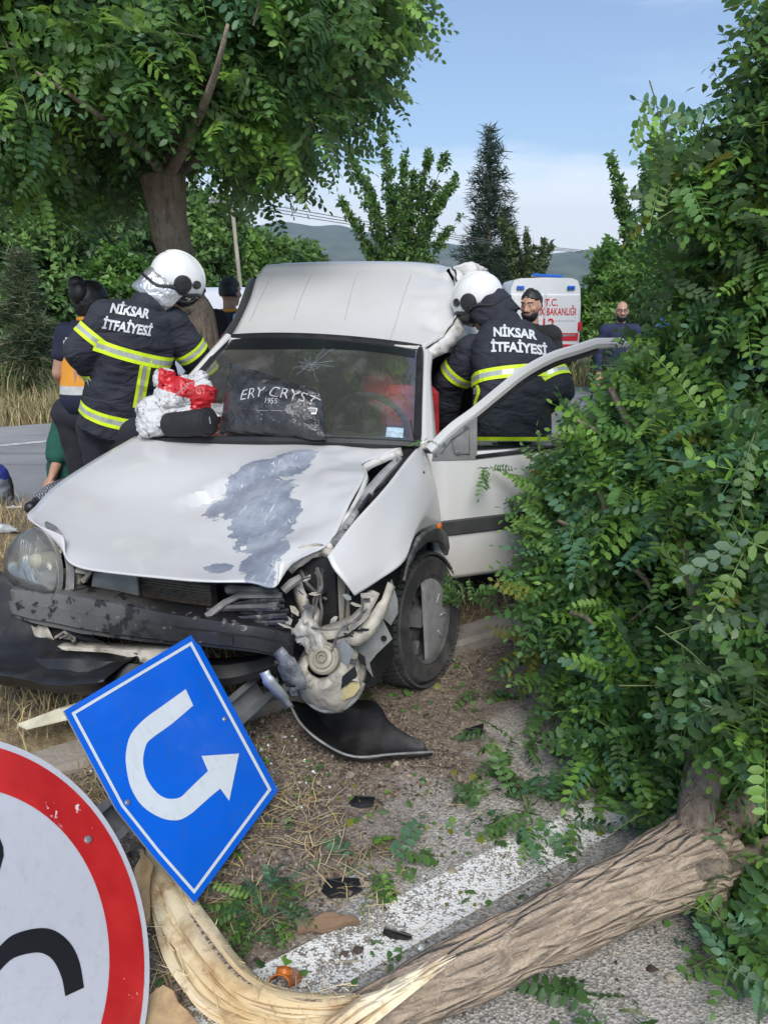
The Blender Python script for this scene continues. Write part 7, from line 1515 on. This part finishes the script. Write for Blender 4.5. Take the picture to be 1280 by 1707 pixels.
# utility pole and wires
Yp = 24.; q = W(394, 500, Yp); up_ = empty('utility_pole', (q.x, Yp, gz(q.x, Yp)), 'slim pale utility pole in front of the far wood, left of the van roof', 'utility pole')
hp = 1.6 + (500 - 344) * Yp / FPX * .98; m = MB(); m.tube([(.25, 0, 0), (0, 0, hp)], [.075, .055], 10); m.build('mast', mat('pole_grey', (.36, .33, .28), .8, .15, 3), up_); m = MB(); m.box((0, 0, hp - .15), (1.3, .09, .09)); m.build('cross_arm', M_steel, up_)
for k in (-.55, 0, .55): m = MB(); m.lathe([(0, .14), (.035, .12), (.05, .04), (.03, 0)], Matrix.Translation((k, 0, hp - .1)), 8); m.build('insulator', mat('porcelain', (.3, .22, .16), .3, .1), up_)
for k in (-.55, 0, .55):
    w_ = empty('power_line', (q.x + k, Yp, hp - .1), 'thin overhead wire running right from the %s insulator of the utility pole' % {-.55: 'left', 0: 'middle', .55: 'right'}[k], 'wire', 'overhead wires'); m = MB(); m.tube([(34 * t + 0, 26 * t, -3.2 * t * (1 - t) * 1.2 + .2 * t) for t in np.linspace(0, 1, 14)], .012, 4); m.build('cable', M_steel, w_)

# ================================================================== DEBRIS
def gp(px, py, z=0.): p = G(px, py, z); p.z = rzw(p.x, p.y) + z; return p
rt = empty('bumper_fragment', gp(600, 1230), 'torn black plastic bumper piece with a hollow inside, below the broken lamp', 'car part'); o_ = rt.location.copy()
rows = [[G(px, py, z) - o_ for px, py, z in r] for r in ([(478, 1160, .23), (500, 1205, .15), (540, 1240, .085), (590, 1262, .06), (655, 1258, .06), (722, 1254, .045)], [(486, 1168, .20), (506, 1212, .12), (545, 1248, .05), (592, 1266, .03), (655, 1262, .03), (720, 1258, .03)], [(520, 1172, .10), (540, 1205, .05), (572, 1232, .03), (610, 1246, .025), (660, 1250, .025), (712, 1250, .03)], [(528, 1150, .16), (560, 1158, .14), (594, 1166, .12), (628, 1172, .11), (655, 1206, .08), (708, 1240, .05)])]
m = MB(); m.grid([[tuple(jig(Vector(p), .008)) for p in r] for r in patch(rows, 4, 5)]); m.build('shell', M_black, rt, 35, solid=.005)
m = MB(); m.tube([p + Vector((0, 0, .002)) for p in curve(rows[0], 5)], .005, 5); m.build('edge', mat('worn_edge', (.16, .16, .16), .5, .3, 20), rt)
for (px, py), out_, lab in (((790, 1217), ((-16, 6), (-14, -2), (4, -6), (16, -12), (15, 0), (12, 8), (-4, 11)), 'small black plastic shard on bare grit right of the bumper piece'), ((603, 1336), ((-22, 2), (-12, -8), (6, -8), (22, -6), (18, 6), (-8, 10)), 'black plastic shard in the mulch below the bumper piece'), ((572, 1478), ((-36, 6), (-28, -12), (0, -16), (26, -14), (32, 4), (6, 18), (-24, 16)), 'larger torn black plastic shard beside the green sprig'), ((662, 1557), ((-24, -4), (-22, -9), (22, -2), (25, 5), (18, 8), (-22, 5)), 'narrow ribbed black plastic sliver on the white line')):
    rt = empty('plastic_shard', gp(px, py, .004), lab, 'shard', 'black plastic shards'); P = [G(px + a, py + c_, .012 + .012 * math.sin(k * 2.1)) - rt.location for k, (a, c_) in enumerate(out_)]; m = MB(); m.prism(P, (0, 0, -.005)); m.build('shard', M_black, rt, 20)
    m = MB(); m.tube([P[1] + Vector((0, 0, .003)), P[-3] + Vector((0, 0, .003))], .0025, 5); m.build('rib', M_black, rt)
rt = empty('indicator_lens', Matrix.Translation(gp(476, 1632, .03)), 'broken orange indicator lens lying on the white line by the splintered wood', 'car part'); L = Matrix.Rotation(R_(-12), 4, 'Z') @ Matrix.Rotation(R_(-38), 4, 'X')
m = MB(); g = []
for t in np.linspace(-.052, .052, 9):
    g.append([L @ Vector((.030 * math.cos(a) * (1 - .12 * (t < -.03)), t, .022 * math.sin(a) - .006)) for a in np.linspace(0, math.pi, 11)])
m.grid(g); b = NB('orange_plastic'); b.bsdf(b.mix(b.rng(b.noise(20, 4), .4, .7), (.62, .17, .015), (.40, .09, .01)), .3, b.bump(b.noise(60, 3), .3, .003), **{'Transmission Weight': .25}); m.build('lens', b.m, rt, 60, solid=.003)
m = MB(); m.lathe([(.020, .012), (.020, .0), (.014, .004), (.013, .014), (.018, .012)], Matrix.Translation(L @ Vector((0, -.018, .014))) @ L, 18); m.build('bulb_socket', b.m, rt, 50)
rt = empty('plastic_strip', gp(70, 1198, .02), 'pale flat plastic strip sticking out from behind the blue sign', 'strip'); m = MB(); m.prism([G(px, py, .16 + .02 * k) - rt.location for k, (px, py) in enumerate(((29, 1207), (44, 1214), (120, 1196), (150, 1180), (150, 1165), (100, 1180)))], (0, 0, -.006)); m.build('strip', mat('cream_plastic', (.62, .60, .47), .5, .12, 9, dirt=(.3, .27, .2), ds=20, da=.4), rt, 20)
for pts, th, lab in ((((232, 1412, .12), (252, 1440, .12), (246, 1530, .06), (228, 1545, .05), (222, 1480, .08)), .03, 'upright split wooden slab just right of the round sign'), (((246, 1655, .03), (275, 1640, .05), (330, 1695, .05), (345, 1760, .03), (240, 1760, .03)), .03, 'flat brown bark slab at the bottom edge beside the round sign'), (((492, 1532, .04), (556, 1518, .045), (600, 1530, .03), (566, 1542, .03), (500, 1548, .03)), .02, 'short piece of brown bark beside the green sprig')):
    rt = empty('wood_slab', gp(*pts[0][:2]), lab, 'wood', 'broken wood pieces'); P_ = [G(*pts[i]).lerp(G(*pts[(i + 1) % len(pts)]), t_) - rt.location for i in range(len(pts)) for t_ in (0, .25, .5, .75)]; m = MB(); m.prism([p + Vector((.016 * noise.noise(p * 31 + Vector((9, 0, 0))), .016 * noise.noise(p * 31), .006 * noise.noise(p * 20))) for p in P_], (0, 0, -th)); m.build('slab', mat('raw_wood', (.42, .29, .15), .85, .25, 12, .5, 60, .006, dirt=(.2, .12, .06), ds=9, da=.6) if th == .03 else mat('brown_bark', (.17, .11, .07), .95, .3, 12, .6, 60, .008), rt, 25, bev=.004)
# leafy twigs broken off
def twig(base, label, nl, spread, seed, hgt=.08, flat=.35, w=(.3, .4, .15, .15, 0), sc=1., up=(0, 0, 1)):
    rt = empty('leafy_twig', base, label, 'twig', 'broken-off leafy twigs'); rd_ = np.random.default_rng(seed); bv_ = rob2; st_ = MB()
    for k in range(max(2, nl // 5)):
        a = rd_.uniform(0, 6.28); L = spread * rd_.uniform(.5, 1.); st_.tube([(0, 0, .01), (L * .5 * math.cos(a), L * .5 * math.sin(a), hgt * .6), (L * math.cos(a), L * math.sin(a), hgt * .5)], [.003, .0025, .0015], 4)
    st_.build('stem', M_stem, rt, 180, kind='stuff')
    cache = {}
    for k in range(nl):
        a = rd_.uniform(0, 6.28); r_ = spread * math.sqrt(rd_.uniform(0, 1)) * .8; p = Vector((r_ * math.cos(a), r_ * math.sin(a), hgt * rd_.uniform(.1, 1))); ax_ = np.array([[math.cos(a) + rd_.normal() * .5, math.sin(a) + rd_.normal() * .5, rd_.normal() * flat]]); u_ = np.array([[up[0] + rd_.normal() * .4, up[1] + rd_.normal() * .4, up[2]]])
        i, j = int(rd_.integers(0, 4)), int(rd_.choice(5, p=w)); key = (i, j)
        if key not in cache: cache[key] = tri_mesh('leaf', bv_[i], LM[j])
        o = bpy.data.objects.new('leaf', cache[key]); COL.objects.link(o); o.parent = rt; M_ = Matrix(frames(ax_, u_)[0].tolist()).to_4x4(); M_.translation = p; o.matrix_basis = M_ @ Matrix.Scale(sc * rd_.uniform(.6, 1.05), 4)
    return rt
twig(gp(440, 1530, .01), 'dense green sprig at the lower tip of the blue sign', 40, .10, 1, .09, .5, (.3, .3, .15, .25, 0), .62); twig(gp(880, 1360, .01), 'dark spread of twigs on the road left of the fallen crown', 30, .20, 2, .07, .3, (.5, .3, .05, .15, 0)); twig(gp(850, 1240, .01), 'small green sprig on the grit beyond the dark twigs', 12, .12, 3, .05, .3, (.4, .4, .2, 0, 0))
twig(gp(1030, 1690, .01), 'dark green twig on the asphalt at the bottom edge', 9, .09, 4, .03, .2, (.6, .3, 0, .1, 0)); twig(gp(625, 1455, .01), 'yellowish green sprig in the mulch beside the white line', 12, .10, 5, .05, .3, (.1, .45, .35, .1, 0)); twig(gp(800, 1160, .01), 'tiny twig on the grit below the wheel', 4, .07, 6, .03, .2); twig(gp(830, 1320, .01), 'pale green sprig at the edge of the mulch', 10, .10, 7, .05, .3, (.2, .4, .3, .1, 0))
wt = CAR_M @ (C(776, 1000, x=.90)); twig(wt + Vector((0, 0, -.05)), 'green sprig caught against the front wheel', 16, .08, 8, .16, .5, (.4, .35, .15, .1, 0), .8, (.2, -1, .2)); twig(CAR_M @ (D(806, 776, .05)) + Vector((0, -.02, -.02)), 'single leafy twig stuck on the open door below its window', 4, .05, 9, .03, .3, (.5, .5, 0, 0, 0), .8, (0, -1, .2)); twig(CAR_M @ C(712, 742, x=.75) + Vector((0, 0, .0)), 'tiny twig on the windscreen corner', 5, .04, 10, .03, .4, (.3, .5, .1, .1, 0), .35)
rt = empty('dry_stalk', gp(852, 1120), 'long thin dry stalk leaning up beside the fallen crown', 'stalk'); m = MB(); m.tube(curve([(0, 0, 0), tuple(W(858, 1060, 3.0) - rt.location), tuple(W(845, 1010, 2.95) - rt.location), tuple(W(828, 965, 2.9) - rt.location)], 5), .0022, 5); m.build('stalk', S1, rt)
# things left of the van on the verge
q = G(4, 838, .05); rt = empty('rucksack', (q.x - .06, q.y, .04), 'grey, blue and dark red rucksack cut off by the left edge', 'bag')
m = MB(); m.ell((0, 0, .15), (.15, .13, .16)); m.ell((.03, -.02, .22), (.12, .11, .11)); remesh(m, 'sack', [mat('grey_nylon', (.24, .27, .32), .8, .15, 9), mat('maroon_nylon', (.16, .012, .025), .8, .2, 9), mat('blue_nylon', (.02, .03, .22), .8, .2, 9)], rt, .012, 3, .012, 9, paint=lambda c: 2 if c.z > .27 - c.x * .4 else (1 if c.y < -.04 and c.z < .19 and c.x < .07 else 0))
m = MB(); m.tube([(.13, .0, .26), (.17, -.03, .16), (.16, -.02, .03)], [.014, .016, .014], 6, flat=.4); m.build('strap', M_black, rt)
q = G(24, 850, .03); rt = empty('paper_scrap', q, 'crumpled white paper scrap beside the rucksack', 'paper'); m = MB(); m.grid([[(.10 * (u - .5), .08 * (v - .5), .03 * noise.noise(Vector((u * 3, v * 3, 2))) + .02) for u in np.linspace(0, 1, 6)] for v in np.linspace(0, 1, 6)]); m.build('paper', mat('paper_white', (.7, .7, .69), .8, .05), rt, 20)
q = G(6, 886, .12); rt = empty('plastic_bottle', Matrix.Translation((q.x, q.y, .14)) @ Matrix.Rotation(R_(75), 4, 'Z'), 'flattened clear plastic bottle on the dry grass', 'bottle'); b = NB('bottle_plastic'); b.bsdf((.75, .78, .78), .15, b.bump(b.noise(30, 3), .5, .01), **{'Transmission Weight': .6}); m = MB(); m.lathe([(0, -.12), (.03, -.12), (.033, -.1), (.033, .04), (.012, .09), (.012, .115), (0, .115)], Matrix.Rotation(R_(90), 4, 'X'), 14); m.build('shell', b.m, rt, 50); m = MB(); m.lathe([(.0335, -.06), (.0335, .02)], Matrix.Rotation(R_(90), 4, 'X'), 14); m.build('label', mat('bottle_label', (.5, .5, .5), .5, .4, 40), rt)
# ================================================================== the summer haze between here and the hills
hz = MB(); hz.box((0, 1500, 160), (5000, 3400, 360)); ho = hz.build('haze', [], None, 0); ho['kind'] = 'stuff'
hm_ = bpy.data.materials.new('haze_air'); hm_.use_nodes = True; t_ = hm_.node_tree; t_.nodes.clear(); o_ = t_.nodes.new('ShaderNodeOutputMaterial'); v_ = t_.nodes.new('ShaderNodeVolumePrincipled'); v_.inputs['Color'].default_value = (.70, .84, 1.0, 1); v_.inputs['Density'].default_value = .00028; v_.inputs['Anisotropy'].default_value = .3
t_.links.new(v_.outputs[0], o_.inputs['Volume']); ho.data.materials.append(hm_)
